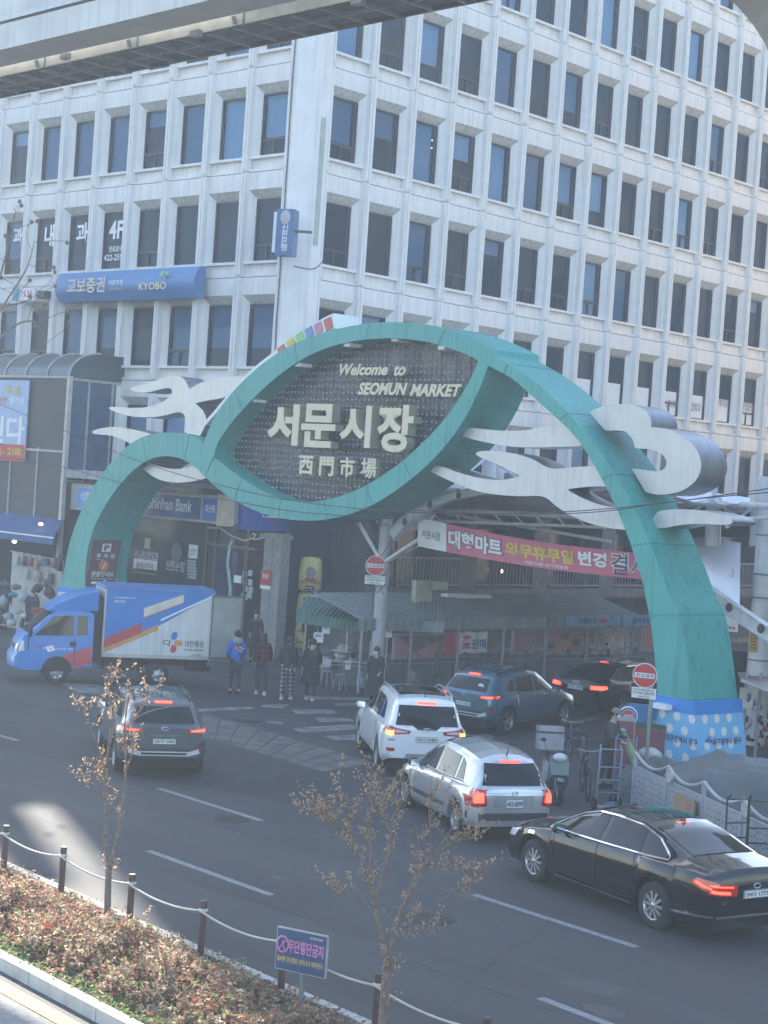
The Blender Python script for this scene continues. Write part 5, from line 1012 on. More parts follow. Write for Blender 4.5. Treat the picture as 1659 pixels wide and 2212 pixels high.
# ================================================================ vehicles
def paintm(name, col, metal=.0, rough=.28, coat=1): return mat(name, col, rough, metal, var=.02, coat=coat)
glass_car = mat('tinted_car_glass', (.008, .011, .014), .05, 0, var=.02, spec=.35)
rubber = mat('tyre_rubber', (.018, .018, .02), .85, var=.15, scale=9); plastic = mat('black_plastic', (.022, .023, .025), .6)
alloy = mat('alloy_wheel', (.5, .51, .52), .3, .75); chrome = mat('chrome', (.75, .76, .78), .12, 1)
tail = mat('tail_lamp_lens', (.45, .01, .012), .15, coat=1); lit = mat('lit_brake_lamp', (1, .06, .03), .3, emit=1.3); amber = mat('lit_indicator', (1, .42, .05), .3, emit=1.6)
clear = mat('lamp_lens', (.6, .62, .64), .12, coat=1); plate_m = mat('number_plate', (.6, .62, .6), .5, var=.03); ink = mat('plate_ink', (.01, .012, .03), .6)
darkwell = mat('wheel_well', (.01, .01, .011), .9)
class Car:
    def __init__(c, name, label, sp, loc, hd, paint, cat='car'):
        c.sp = sp; c.t = thing(name, label, cat, loc, hd, None); c.paint = paint; c.body()
    def prof(c, k, x): return curve_interp(c.sp[k], x)
    def body(c):
        sp = c.sp; L = sp['L']; Wd = sp['W']/2; xs = set(); x = 0
        while x < L: xs.add(round(x, 3)); x += .07
        for e in (0, .02, .05, .1, .16, L-.16, L-.1, L-.05, L-.02, L): xs.add(round(e, 3))
        wr = sp['wr']+.055
        for wx in sp['wx']:
            for k in range(0, 13): xs.add(round(wx-wr*cos(pi*k/12)*1.0005, 4))
        for kk in ('T', 'R', 'P'): xs |= {round(p[0], 3) for p in sp[kk]}
        xs = sorted(q for q in xs if 0 <= q <= L); c.sm = []
        rows = []
        for x in xs:
            T, R, w_ = c.prof('T', x), c.prof('R', x), c.prof('P', x)*Wd
            R = max(R, T+.03); zb = c.prof('B', x)
            arch_ = 0
            for wx in sp['wx']:
                d = abs(x-wx)
                if d <= wr+1e-6: arch_ = max(arch_, sp['wr']+sqrt(max(0, wr*wr-d*d)))
            zl = max(zb, arch_); h = T-zl; cab = min(1, max(0, (R-T-.03)/.35))
            rw_ = sp['rw']*Wd*(w_/Wd); rs = .80*w_*(1-cab)+rw_*cab; top = R
            fl = .015 if arch_ > zb else 0
            pts = [(w_*.9, zb if arch_ <= zb else zl), (w_*.975+fl, zl+.02 if arch_ > zb else zb+.07), (w_*1.0+fl, zl+h*.22), (w_*1.0+fl*.5, zl+h*.48), (w_*.985, zl+h*.72), (w_*.965, zl+h*.9), (w_*.935, zl+h*.985), (w_*.905, T+.004)]
            for s in (.06, .3, .6, .9): pts.append((w_*.9+(rs-w_*.9)*s, T+.006+(top-.035-T)*s*(1 if cab > 0 else 1)))
            pts.append((rs-.03, top-.012)); pts.append((rs-.11, top)); pts.append((rs*.5, top+sp.get('crown', .02)*cab+.008)); pts.append((0, top+sp.get('crown', .02)*cab*1.3+.012))
            rows.append([(x, y, z) for y, z in pts])
        n = len(rows[0]); mb = MB(); N = len(rows)
        vs = [p for r in rows for p in r]+[(p[0], -p[1], p[2]) for r in rows for p in r]
        o = N*n; fs = []
        for i in range(N-1):
            for k in range(n-1):
                a = i*n+k; fs.append((a, a+n, a+n+1, a+1)); fs.append((o+a, o+a+1, o+a+n+1, o+a+n))
        for i, s in ((0, 1), (N-1, -1)):
            for k in range(n-1):
                q = (i*n+k, i*n+k+1, o+i*n+k+1, o+i*n+k); fs.append(q if s > 0 else q[::-1])
        x0 = L/2; vs = [(p[0]-x0, p[1], p[2]) for p in vs]; c.x0 = x0
        mb.add(vs, fs, 0, True); c.bv = BVHTree.FromPolygons([V(p) for p in vs], fs)
        o_ = mb.build('body', c.paint, c.t, world=False); o_.data.set_sharp_from_angle(angle=radians(32)); c.b = o_
        u = MB(); hw = Wd-.24; u.box(.12-x0, -hw, .2, L-.12-x0, hw, .62)
        for wx in sp['wx']: u.box(wx-wr-.03-x0, -Wd+.06, sp['wr'], wx+wr+.03-x0, Wd-.06, sp['wr']+wr*.8) if False else None
        u.build('underbody', darkwell, c.t, world=False)
        c.wheels()
    def wheels(c):
        sp = c.sp; r = sp['wr']; tw = .2; hw = sp['W']/2-.02; ns = sp.get('spokes', 5)
        t = MB(); t.lathe([(r*.62, -tw/2), (r*.9, -tw/2), (r*.98, -tw*.38), (r, -tw*.2), (r, tw*.2), (r*.98, tw*.38), (r*.9, tw/2), (r*.62, tw/2)], 28, 0, (0, 0, 0), V((0, 1, 0)), V((1, 0, 0)))
        tm = me_of(t, 'wheel', [rubber]); q = MB()
        q.lathe([(r*.64, tw/2-.02), (r*.66, tw/2-.005), (r*.6, tw/2-.012), (r*.58, tw/2-.07)], 28, 0, (0, 0, 0), V((0, 1, 0)), V((1, 0, 0)))
        q.lathe([(r*.14, tw/2-.02), (r*.12, tw/2-.005), (.001, tw/2-.003)], 12, 0, (0, 0, 0), V((0, 1, 0)), V((1, 0, 0)))
        for k in range(ns):
            a = 2*pi*k/ns; d = V((cos(a), 0, sin(a))); e = V((-sin(a), 0, cos(a))); w1 = sp.get('sw', .045)
            y1, y0 = tw/2-.012, tw/2-.05
            P = [d*r*.1-e*w1*.8, d*r*.62-e*w1*1.15, d*r*.62+e*w1*1.15, d*r*.1+e*w1*.8]
            q.add([p+V((0, y1 if i in (0, 3) else y1-.008, 0)) for i, p in enumerate(P)]+[p+V((0, y0, 0)) for p in P], [(0, 1, 2, 3)[::-1], (0, 1, 5, 4), (1, 2, 6, 5), (2, 3, 7, 6), (3, 0, 4, 7)])
        rm = me_of(q, 'rim', [alloy]); dk = MB().lathe([(.001, tw/2-.075), (r*.62, tw/2-.075)], 24, 0, (0, 0, 0), V((0, 1, 0)), V((1, 0, 0))); dm = me_of(dk, 'brake_disc', [darkwell])
        for wx in sp['wx']:
            for s in (1, -1):
                w_ = link('wheel', tm, c.t); w_.location = (wx-c.x0, s*(hw-tw/2), r)
                st = sp.get('steer', 0) if wx > sp['L']/2 else 0
                w_.rotation_euler = (0, 0, (0 if s > 0 else pi)+st)
                link('rim', rm, w_); link('brake_disc', dm, w_)
            wr = r+.05
            for s in (1, -1):     # dark inner arch
                m_ = MB()
                y0, y1 = s*(hw-.3), s*(hw-.035)
                ps = [(wx-c.x0+wr*cos(pi*k/10)*.99, r+wr*sin(pi*k/10)*.99-.002) for k in range(11)]
                m_.add([(a, y0, b) for a, b in ps]+[(a, y1, b) for a, b in ps], [(k, k+1, 12+k, 11+k) for k in range(10)])
                m_.add([(a, y0, b) for a, b in ps], [tuple(range(11))])
                m_.build('wheel_arch', darkwell, c.t, world=False)
    def patch(c, name, quads, how, M, nx=8, ny=5, off=.006, parent=None, smooth=True):
        """quads of (a,b,c,d) 2D corners projected on the body. how: side L/R (x,z) | rear (y,z) | front (y,z) | top (x,y)"""
        mb = MB()
        for q in quads:
            A, B, Cc, D = [V((*p, 0)) for p in q]; vs = []; ok = []
            for j in range(ny+1):
                for i in range(nx+1):
                    p = A.lerp(B, i/nx).lerp(D.lerp(Cc, i/nx), j/ny)
                    if how in 'LR': s = 1 if how == 'L' else -1; o, d = V((p.x-c.x0, s*3, p.y)), V((0, -s, 0))
                    elif how == 'rear': o, d = V((-c.x0-3, p.x, p.y)), V((1, 0, 0))
                    elif how == 'front': o, d = V((c.x0+3, p.x, p.y)), V((-1, 0, 0))
                    else: o, d = V((p.x-c.x0, p.y, 4)), V((0, 0, -1))
                    h = c.bv.ray_cast(o, d)
                    if h[0] is None: vs.append(V((0, 0, 0))); ok.append(False)
                    else: vs.append(h[0]-d*off*.6+h[1]*(off if h[1].dot(d) < 0 else -off)); ok.append(True)
            fs = []
            for j in range(ny):
                for i in range(nx):
                    f = (j*(nx+1)+i, j*(nx+1)+i+1, (j+1)*(nx+1)+i+1, (j+1)*(nx+1)+i)
                    if all(ok[k] for k in f): fs.append(f)
            mb.add(vs, fs, 0, smooth)
        if not mb.f: return None
        return mb.build(name, M, parent or c.t, world=False)
    def strip(c, name, pts, how, M, w=.012, off=.008, n=10, parent=None):
        qs = []
        for a, b in zip(pts, pts[1:]):
            a, b = V((*a, 0)), V((*b, 0)); d = (b-a).normalized(); e = V((-d.y, d.x, 0))*w/2
            qs.append([(a-e)[:2], (b-e)[:2], (b+e)[:2], (a+e)[:2]])
        return c.patch(name, qs, how, M, n, 1, off, parent)
    def side_glass(c, quads, sides='LR', M=None):
        for s in sides:
            for q in quads: c.patch('side_window', [q], s, M or glass_car, 10, 6, .004)
    def handles(c, xs, z, M, sides='LR'):
        for s in sides:
            for x in xs:
                h = c.bv.ray_cast(V((x-c.x0, (3 if s == 'L' else -3), z)), V((0, -1 if s == 'L' else 1, 0)))
                if h[0]: p = h[0]+h[1]*.02; MB().box(p.x-.1, p.y-.015, p.z-.016, p.x+.1, p.y+.015, p.z+.016).build('door_handle', M, c.t, world=False)
    def mirrors(c, x, z, M, y=None):
        y = y or c.sp['W']/2+.04
        for s in (1, -1):
            mb = MB(); mb.blob((x-c.x0, s*y, z), .075, .12, .085, 10); mb.beam((x-c.x0+.02, s*(y-.08), z-.03), (x-c.x0+.03, s*(y-.2), z-.05), .04)
            o = mb.build('wing_mirror', M, c.t, world=False)
            MB().obox((x-c.x0-.073, s*y, z), (.004, 0, 0), (0, .085, 0), (0, 0, .058)).build('mirror_glass', chrome, o, world=False)
    def plate(c, txt, z, w=.5, h=.11, y=0, front=False):
        hh = c.bv.ray_cast(V((-c.x0-3, y, z)), V((1, 0, 0))); x = hh[0].x-.03
        p = MB().box(x, y-w/2, z-h/2, x+.02, y+w/2, z+h/2).build('number_plate', plate_m, c.t, world=False)
        mb = MB(); add_text(mb, txt, (x-.003, y+w*.43, z-h*.3), (0, -w*.86, 0), (0, 0, h*.6), V((-1, 0, 0)), bold=.02); mb.build('plate_characters', ink, p, world=False)
        f = MB()
        for a, b, e, g_ in ((-w/2, -h/2, w/2, -h/2+.008), (-w/2, h/2-.008, w/2, h/2), (-w/2, -h/2, -w/2+.008, h/2), (w/2-.008, -h/2, w/2, h/2)): f.box(x-.004, y+a, z+b, x, y+e, z+g_)
        f.build('plate_border', plastic, p, world=False)
    def antenna(c, x, y=0):
        h = c.bv.ray_cast(V((x-c.x0, y, 4)), V((0, 0, -1))); p = h[0]
        MB().tube([p, p+V((-.03, 0, .04)), p+V((-.1, 0, .22))], [.02, .01, .004], 6).build('antenna', plastic, c.t, world=False)
    def shark_fin(c, x):
        p = c.bv.ray_cast(V((x-c.x0, 0, 4)), V((0, 0, -1)))[0]
        MB().add([p+V((.09, 0, 0)), p+V((-.07, .025, 0)), p+V((-.07, -.025, 0)), p+V((-.06, 0, .07))], [(0, 1, 3), (1, 2, 3), (2, 0, 3)]).build('antenna_fin', plastic, c.t, world=False)
def box_glyph(c, x, y, z, txt, w, h, M, name='badge', how='rear'):
    hh = c.bv.ray_cast(V((-c.x0-3, y, z)), V((1, 0, 0)))
    if hh[0]:
        mb = MB(); add_text(mb, txt, (hh[0].x-.012, y+w/2, z-h/2), (0, -w, 0), (0, 0, h), V((-1, 0, 0)), bold=.02); mb.build(name, M, c.t, world=False)
def badge_ring(c, y, z, rw, rh, M=chrome, bar=True):
    hh = c.bv.ray_cast(V((-c.x0-3, y, z)), V((1, 0, 0)))[0]; x = hh.x-.012
    MB().tube([(x, y+rw*cos(a), z+rh*sin(a)) for a in [2*pi*k/20 for k in range(21)]], .008, 5).build('badge', M, c.t, world=False)
def place(pr, pf, side, wb, W):
    """heading and centre offset from the ground contacts of the two wheels on one side (pr rear, pf front)"""
    d = (pf-pr); h = atan2(d.y, d.x); f = V((cos(h), sin(h), 0)); l = V((-sin(h), cos(h), 0))
    mid = (pr+pf)/2; return mid-l*(W/2-.1)*(1 if side == 'L' else -1), h
# ---- black saloon, right foreground
sp = dict(L=4.97, W=1.87, wr=.34, wx=(1.12, 3.97), rw=.66, spokes=10, sw=.022,
    P=[(0, .80), (.05, .86), (.16, .92), (.5, .97), (1.2, 1), (3.6, 1), (4.3, .97), (4.7, .9), (4.88, .8), (4.97, .68)],
    T=[(0, .86), (.04, .98), (.5, 1.0), (1.3, .985), (2.6, .95), (3.6, .93), (4.2, .86), (4.6, .76), (4.85, .66), (4.97, .55)],
    R=[(0, .95), (.05, 1.06), (.5, 1.09), (.72, 1.11), (1.0, 1.2), (1.35, 1.32), (1.75, 1.395), (2.2, 1.415), (2.7, 1.395), (3.05, 1.31), (3.4, 1.17), (3.78, 1.0), (4.3, .93), (4.7, .8), (4.9, .68), (4.97, .58)],
    B=[(0, .34), (.3, .25), (.6, .2), (4.3, .2), (4.8, .24), (4.97, .28)])
loc, hd = place(G(1432, 2012), G(1152, 1903), 'L', 2.85, 1.87)
blkp = mat('black_car_paint', (.005, .005, .007), .1, 0, var=.02, spec=.4, coat=.3)
c = Car('saloon_car', 'glossy black saloon in the nearest lane at the right edge of the road', sp, loc, hd, blkp)
c.side_glass([[(1.55, 1.0), (2.42, .985), (2.38, 1.35), (1.62, 1.31)], [(2.5, .985), (3.55, .965), (3.28, 1.17), (2.46, 1.35)], [(1.0, 1.03), (1.5, 1.01), (1.56, 1.3), (1.25, 1.2)]])
for s in 'LR':
    c.strip('window_trim', [(.95, 1.02), (1.6, .99), (2.6, .965), (3.68, .945), (3.45, 1.1), (3.1, 1.26), (2.75, 1.355), (2.3, 1.375), (1.75, 1.355), (1.3, 1.25), (.95, 1.06), (.95, 1.02)], s, chrome, .02, .012)
    c.strip('sill_trim', [(1.6, .27), (3.4, .27)], s, chrome, .03, .012)
    c.strip('door_seam', [(2.46, .98), (2.46, .5), (2.4, .3)], s, darkwell); c.strip('door_seam', [(3.5, .96), (3.48, .6), (3.4, .3)], s, darkwell); c.strip('door_seam', [(1.62, .98), (1.55, .75), (1.5, .7)], s, darkwell)
    c.patch('side_vent', [[(3.95, .77), (4.13, .76), (4.1, .81), (3.95, .82)]], s, chrome, 3, 2)
c.handles((1.85, 2.8), .8, chrome)
c.patch('rear_window', [[(.72, -.56), (1.55, -.53), (1.55, .53), (.72, .56)]], 'top', glass_car, 10, 8)
c.patch('windscreen', [[(2.8, -.56), (3.68, -.68), (3.68, .68), (2.8, .56)]], 'top', glass_car, 8, 8)
c.patch('sunroof', [[(1.75, -.42), (2.6, -.42), (2.6, .42), (1.75, .42)]], 'top', glass_car, 6, 6, .003)
c.patch('high_brake_lamp', [[(1.56, -.13), (1.6, -.13), (1.6, .13), (1.56, .13)]], 'top', lit, 4, 1)
for s in (1, -1):
    c.patch('tail_lamp', [[(s*.36, .7), (s*.82, .73), (s*.84, .9), (s*.36, .86)]], 'rear', tail, 8, 4)
    c.patch('tail_lamp_glow', [[(s*.5, .73), (s*.8, .76), (s*.8, .80), (s*.5, .77)]], 'rear', lit, 6, 2, .012)
    c.patch('tail_lamp_glow', [[(s*.45, .82), (s*.8, .85), (s*.8, .87), (s*.45, .84)]], 'rear', lit, 6, 2, .012)
    c.patch('head_lamp', [[(s*.5, .6), (s*.8, .62), (s*.84, .72), (s*.5, .68)]], 'front', clear, 6, 3)
    c.patch('exhaust_tip', [[(s*.42, .29), (s*.66, .29), (s*.66, .35), (s*.42, .35)]], 'rear', chrome, 3, 2)
for s in 'LR':
    c.patch('tail_lamp', [[(.03, .75), (.42, .84), (.3, .93), (.03, .92)]], s, tail, 6, 3); c.patch('tail_lamp_glow', [[(.05, .8), (.34, .86), (.3, .885), (.05, .83)]], s, lit, 5, 2, .012)
    c.patch('head_lamp', [[(4.55, .62), (4.9, .58), (4.86, .66), (4.45, .76)]], s, clear, 5, 3)
    c.strip('bumper_trim', [(.02, .43), (.5, .4), (.72, .38)], s, chrome, .03, .012)
c.strip('bumper_trim', [(-.9, .42), (.9, .42)], 'rear', chrome, .03, .012)
c.strip('boot_trim', [(-.4, .89), (.4, .89)], 'rear', chrome, .02, .012)
c.mirrors(3.3, 1.0, blkp, .98); c.plate('54너 1777', .72, .5, .12, 0); c.shark_fin(1.62); badge_ring(c, 0, .83, .06, .035)
box_glyph(c, 0, .6, .62, 'K7', .1, .05, chrome)
# ---- silver hatchback
sp = dict(L=3.83, W=1.67, wr=.3, wx=(.68, 3.13), rw=.66, spokes=7, sw=.035, crown=.05,
    P=[(0, .74), (.04, .84), (.12, .92), (.3, .97), (.6, 1), (3.1, 1), (3.5, .93), (3.7, .82), (3.83, .66)],
    T=[(0, .88), (.1, .93), (1.5, .93), (2.6, .9), (3.1, .86), (3.5, .76), (3.75, .62), (3.83, .54)],
    R=[(0, .92), (.05, 1.02), (.16, 1.18), (.32, 1.34), (.45, 1.41), (.75, 1.46), (1.2, 1.5), (1.8, 1.5), (2.15, 1.44), (2.5, 1.26), (2.93, .99), (3.3, .91), (3.6, .76), (3.78, .62), (3.83, .56)],
    B=[(0, .3), (.3, .24), (3.4, .2), (3.83, .26)])
loc, hd = place(G(992, 1807), G(876, 1742), 'L', 2.45, 1.67)
silp = paintm('silver_car_paint', (.5, .51, .52), .6, .3)
c = Car('hatchback_car', 'silver hatchback waiting behind the white estate at the side street mouth', sp, loc, hd, silp)
c.side_glass([[(1.0, .98), (1.78, .965), (1.78, 1.4), (1.03, 1.36)], [(1.88, .965), (2.78, .94), (2.42, 1.22), (1.88, 1.4)], [(.62, 1.0), (.94, .985), (.96, 1.35), (.78, 1.28)]])
for s in 'LR':
    c.strip('side_moulding', [(1.0, .46), (2.75, .46)], s, plastic, .07, .02); c.strip('door_seam', [(1.83, .96), (1.83, .6), (1.8, .3)], s, darkwell); c.strip('door_seam', [(2.82, .9), (2.8, .5), (2.75, .3)], s, darkwell); c.strip('door_seam', [(.9, .97), (1.0, .75), (1.08, .6)], s, darkwell)
    c.patch('tail_lamp', [[(.02, .62), (.22, .66), (.2, .93), (.02, .94)]], s, tail, 4, 4); c.patch('head_lamp', [[(3.4, .6), (3.7, .56), (3.66, .68), (3.35, .78)]], s, clear, 4, 3)
    c.strip('window_trim', [(.6, .98), (1.3, .955), (2.85, .93)], s, plastic, .02, .01)
    c.patch('side_repeater', [[(2.88, .76), (2.96, .76), (2.96, .79), (2.88, .79)]], s, amber if False else clear, 2, 2)
c.handles((1.2, 2.05), .8, silp)
c.patch('rear_window', [[(-.6, 1.0), (.6, 1.0), (.48, 1.35), (-.48, 1.35)]], 'rear', glass_car, 10, 6)
c.patch('windscreen', [[(2.05, -.54), (2.85, -.62), (2.85, .62), (2.05, .54)]], 'top', glass_car, 8, 6)
c.strip('high_brake_lamp', [(-.2, 1.385), (.2, 1.385)], 'rear', lit, .03, .012)
c.strip('bumper_insert', [(-.8, .47), (.8, .47)], 'rear', plastic, .13, .012)
c.patch('plate_recess', [[(-.4, .63), (.4, .63), (.36, .83), (-.36, .83)]], 'rear', mat('silver_shade_panel', (.36, .37, .38), .35, .5), 6, 4, .008)
for s in (1, -1):
    c.patch('tail_lamp', [[(s*.52, .66), (s*.8, .62), (s*.82, .94), (s*.56, .93)]], 'rear', tail, 5, 5); c.patch('tail_lamp_glow', [[(s*.58, .72), (s*.74, .7), (s*.74, .88), (s*.6, .88)]], 'rear', lit, 3, 3, .013)
    c.patch('head_lamp', [[(s*.4, .58), (s*.72, .6), (s*.74, .7), (s*.42, .68)]], 'front', clear, 5, 3)
c.mirrors(2.6, .97, plastic, .88); c.plate('40노8099', .7, .34, .16); badge_ring(c, 0, .88, .05, .03); c.antenna(.45)
# ---- white estate / crossover
sp = dict(L=4.5, W=1.85, wr=.35, wx=(.86, 3.55), rw=.7, spokes=5, sw=.05,
    P=[(0, .82), (.05, .88), (.16, .94), (.5, .99), (3.6, 1), (4.1, .95), (4.35, .84), (4.5, .66)],
    T=[(0, 1.0), (.1, 1.05), (1.5, 1.06), (2.8, 1.03), (3.5, .98), (4.1, .86), (4.4, .72), (4.5, .6)],
    R=[(0, 1.02), (.03, 1.1), (.12, 1.32), (.26, 1.54), (.4, 1.61), (.9, 1.665), (1.8, 1.69), (2.3, 1.66), (2.6, 1.57), (3.0, 1.32), (3.35, 1.12), (3.8, 1.02), (4.2, .88), (4.42, .75), (4.5, .64)],
    B=[(0, .42), (.3, .33), (.5, .27), (3.9, .26), (4.5, .34)])
loc, hd = place(G(812, 1664), G(782, 1616), 'L', 2.69, 1.85)
c = Car('estate_car', 'white crossover estate with roof rails turning into the side street', sp, loc, hd+.04, paintm('white_car_paint', (.72, .73, .73), 0, .25))
whp = c.paint
c.side_glass([[(1.25, 1.12), (2.1, 1.1), (2.1, 1.55), (1.3, 1.53)], [(2.2, 1.1), (3.1, 1.08), (2.72, 1.4), (2.22, 1.55)], [(.72, 1.14), (1.18, 1.12), (1.22, 1.52), (1.0, 1.44)]])
c.patch('rear_window', [[(-.66, 1.1), (.66, 1.1), (.58, 1.5), (-.58, 1.5)]], 'rear', glass_car, 10, 6); c.patch('rear_window', [[(-.2, 1.02), (.2, 1.02), (.3, 1.1), (-.3, 1.1)]], 'rear', glass_car, 6, 2)
c.patch('roof_panel', [[(.7, -.5), (1.9, -.5), (1.9, .5), (.7, .5)]], 'top', glass_car, 6, 6, .004); c.patch('windscreen', [[(2.4, -.58), (3.3, -.68), (3.3, .68), (2.4, .58)]], 'top', glass_car, 8, 6)
c.strip('high_brake_lamp', [(-.2, 1.55), (.2, 1.55)], 'rear', lit, .04, .014)
for s in (1, -1):
    c.patch('tail_lamp', [[(s*.36, .93), (s*.86, .9), (s*.86, 1.08), (s*.34, 1.0)]], 'rear', tail, 8, 4); c.patch('tail_lamp_glow', [[(s*.7, .9), (s*.82, .9), (s*.82, .98), (s*.7, .98)]], 'rear', amber, 3, 3, .014); c.patch('reverse_lamp', [[(s*.42, .96), (s*.66, .95), (s*.66, 1.0), (s*.42, .99)]], 'rear', clear, 4, 2, .014)
    c.patch('rear_reflector', [[(s*.66, .56), (s*.82, .56), (s*.82, .63), (s*.66, .63)]], 'rear', tail, 3, 2)
    MB().tube([(.45-c.x0, s*.58, 1.6), (.65-c.x0, s*.6, 1.7), (1.3-c.x0, s*.62, 1.75), (2.1-c.x0, s*.61, 1.74), (2.45-c.x0, s*.58, 1.65)], .022, 6).build('roof_rail', alloy, c.t, world=False)
for s in 'LR':
    c.patch('tail_lamp', [[(.02, .9), (.3, .95), (.26, 1.06), (.02, 1.08)]], s, tail, 4, 3)
    for xx in (1.2, 2.15, 3.15): c.strip('door_seam', [(xx, 1.06), (xx, .6), (xx-.04, .36)], s, darkwell)
    c.patch('head_lamp', [[(3.95, .8), (4.35, .72), (4.3, .84), (3.9, .93)]], s, clear, 4, 3)
c.patch('skid_plate', [[(-.45, .43), (.45, .43), (.4, .52), (-.4, .52)]], 'rear', mat('grey_skid', (.25, .26, .27), .5), 6, 2)
c.handles((1.4, 2.35), .92, whp); c.mirrors(2.95, 1.12, mat('grey_mirror', (.2, .25, .3), .3), .98); c.plate('42너 3780', .83, .46, .11); c.antenna(.5); badge_ring(c, 0, 1.03, .07, .035); box_glyph(c, .62, .74, .8, 'QM5', .16, .05, chrome)
# ---- dark grey crossover (left) and blue crossover (behind): same shape, own colour
SPK = dict(L=4.17, W=1.8, wr=.34, wx=(.74, 3.34), rw=.7, spokes=5, sw=.04,
    P=[(0, .82), (.05, .88), (.16, .95), (.5, 1), (3.4, 1), (3.85, .95), (4.05, .84), (4.17, .68)],
    T=[(0, .96), (.1, 1.0), (1.5, 1.0), (2.6, .97), (3.3, .94), (3.8, .84), (4.08, .7), (4.17, .6)],
    R=[(0, .98), (.03, 1.04), (.22, 1.24), (.42, 1.42), (.6, 1.5), (1.1, 1.55), (1.8, 1.57), (2.2, 1.52), (2.55, 1.36), (3.0, 1.08), (3.5, .99), (3.9, .86), (4.1, .73), (4.17, .63)],
    B=[(0, .42), (.3, .32), (.5, .25), (3.6, .24), (4.17, .3)])
def kona(label, loc, hd, P, plate, seed, claddings):
    c = Car('crossover_car', label, SPK, loc, hd, P)
    c.side_glass([[(1.15, 1.06), (1.95, 1.04), (1.95, 1.44), (1.2, 1.42)], [(2.03, 1.04), (2.85, 1.01), (2.48, 1.28), (2.03, 1.44)], [(.72, 1.1), (1.08, 1.07), (1.1, 1.38), (.95, 1.34)]])
    c.patch('rear_window', [[(-.6, 1.08), (.6, 1.08), (.52, 1.38), (-.52, 1.38)]], 'rear', glass_car, 10, 6); c.patch('windscreen', [[(2.25, -.56), (2.98, -.66), (2.98, .66), (2.25, .56)]], 'top', glass_car, 8, 6)
    c.strip('high_brake_lamp', [(-.17, 1.45), (.17, 1.45)], 'rear', lit, .035, .014)
    for s in (1, -1):
        c.patch('tail_lamp', [[(s*.42, .925), (s*.84, .93), (s*.84, 1.0), (s*.4, .97)]], 'rear', tail, 8, 3); c.patch('tail_lamp_glow', [[(s*.52, .94), (s*.83, .94), (s*.83, .985), (s*.52, .965)]], 'rear', lit, 6, 2, .014)
        c.patch('bumper_lamp', [[(s*.62, .6), (s*.82, .6), (s*.84, .76), (s*.7, .72)]], 'rear', mat('smoked_lamp', (.06, .03, .035), .2, coat=1), 4, 3); c.patch('bumper_lamp_glow', [[(s*.66, .61), (s*.82, .61), (s*.82, .635), (s*.66, .635)]], 'rear', tail, 4, 1, .014)
        MB().tube([(.55-c.x0, s*.56, 1.5), (.75-c.x0, s*.58, 1.575), (1.4-c.x0, s*.6, 1.61), (2.0-c.x0, s*.59, 1.6), (2.3-c.x0, s*.56, 1.52)], .018, 6).build('roof_rail', plastic, c.t, world=False)
    c.strip('tailgate_trim', [(-.3, .86), (.3, .86)], 'rear', chrome, .02, .014)
    c.patch('bumper_cladding', [[(-.8, .42), (.8, .42), (.8, .6), (-.8, .6)]], 'rear', plastic, 8, 3, .006)
    c.strip('skid_plate', [(-.7, .56), (-.5, .5), (.5, .5), (.7, .56)], 'rear', mat('pale_skid', (.48, .48, .46), .4), .09, .014); c.strip('skid_slot', [(-.45, .5), (.45, .5)], 'rear', darkwell, .04, .02)
    for s in 'LR':
        c.patch('tail_lamp', [[(.02, .93), (.3, .96), (.26, 1.0), (.02, 1.0)]], s, tail, 4, 2)
        for xx in (1.12, 2.0, 2.95): c.strip('door_seam', [(xx, .98), (xx, .6), (xx-.03, .36)], s, darkwell)
        c.strip('sill_cladding', [(1.18, .33), (2.9, .33)], s, plastic, .14, .01); c.patch('head_lamp', [[(3.6, .72), (4.05, .62), (4.0, .72), (3.55, .8)]], s, clear, 4, 3)
        if claddings:
            for wx in SPK['wx']:
                c.strip('arch_cladding', [(wx+.42*cos(pi*k/8), .34+.42*sin(pi*k/8)) for k in range(0, 9)], s, plastic, .06, .01, 4)
    c.handles((1.35, 2.15), .88, P); c.mirrors(2.75, 1.06, plastic, .95); c.plate(plate, .74, .46, .11); badge_ring(c, 0, .99, .065, .035); c.antenna(.75)
    return c
a = G(338, 1668); r_ = a-V((0, 0, 0)); hd = atan2(r_.y, r_.x)+radians(9); b = a
kona('dark grey crossover with lit tail lamps stopped at the left of the road', (a+b)/2+V((cos(hd), sin(hd), 0))*(SPK['L']/2-.72), hd, paintm('dark_grey_car_paint', (.085, .095, .11), .3, .25), '287구 5490', 1, True)
loc, hd = place(G(1090, 1588), G(1215, 1571), 'R', 2.6, 1.8)
k2 = kona('steel blue crossover entering the side street in front of the mural boards', loc, hd, paintm('steel_blue_car_paint', (.05, .13, .19), .35, .25), '41거 2655', 2, True)
p = k2.bv.ray_cast(V((-k2.x0-3, -.38, 1.2)), V((1, 0, 0)))[0]; MB().add([p+V((-.015, .09*cos(2*pi*i/16), .075*sin(2*pi*i/16))) for i in range(16)], [tuple(range(16))]).build('round_sticker', plate_m, k2.t, world=False)
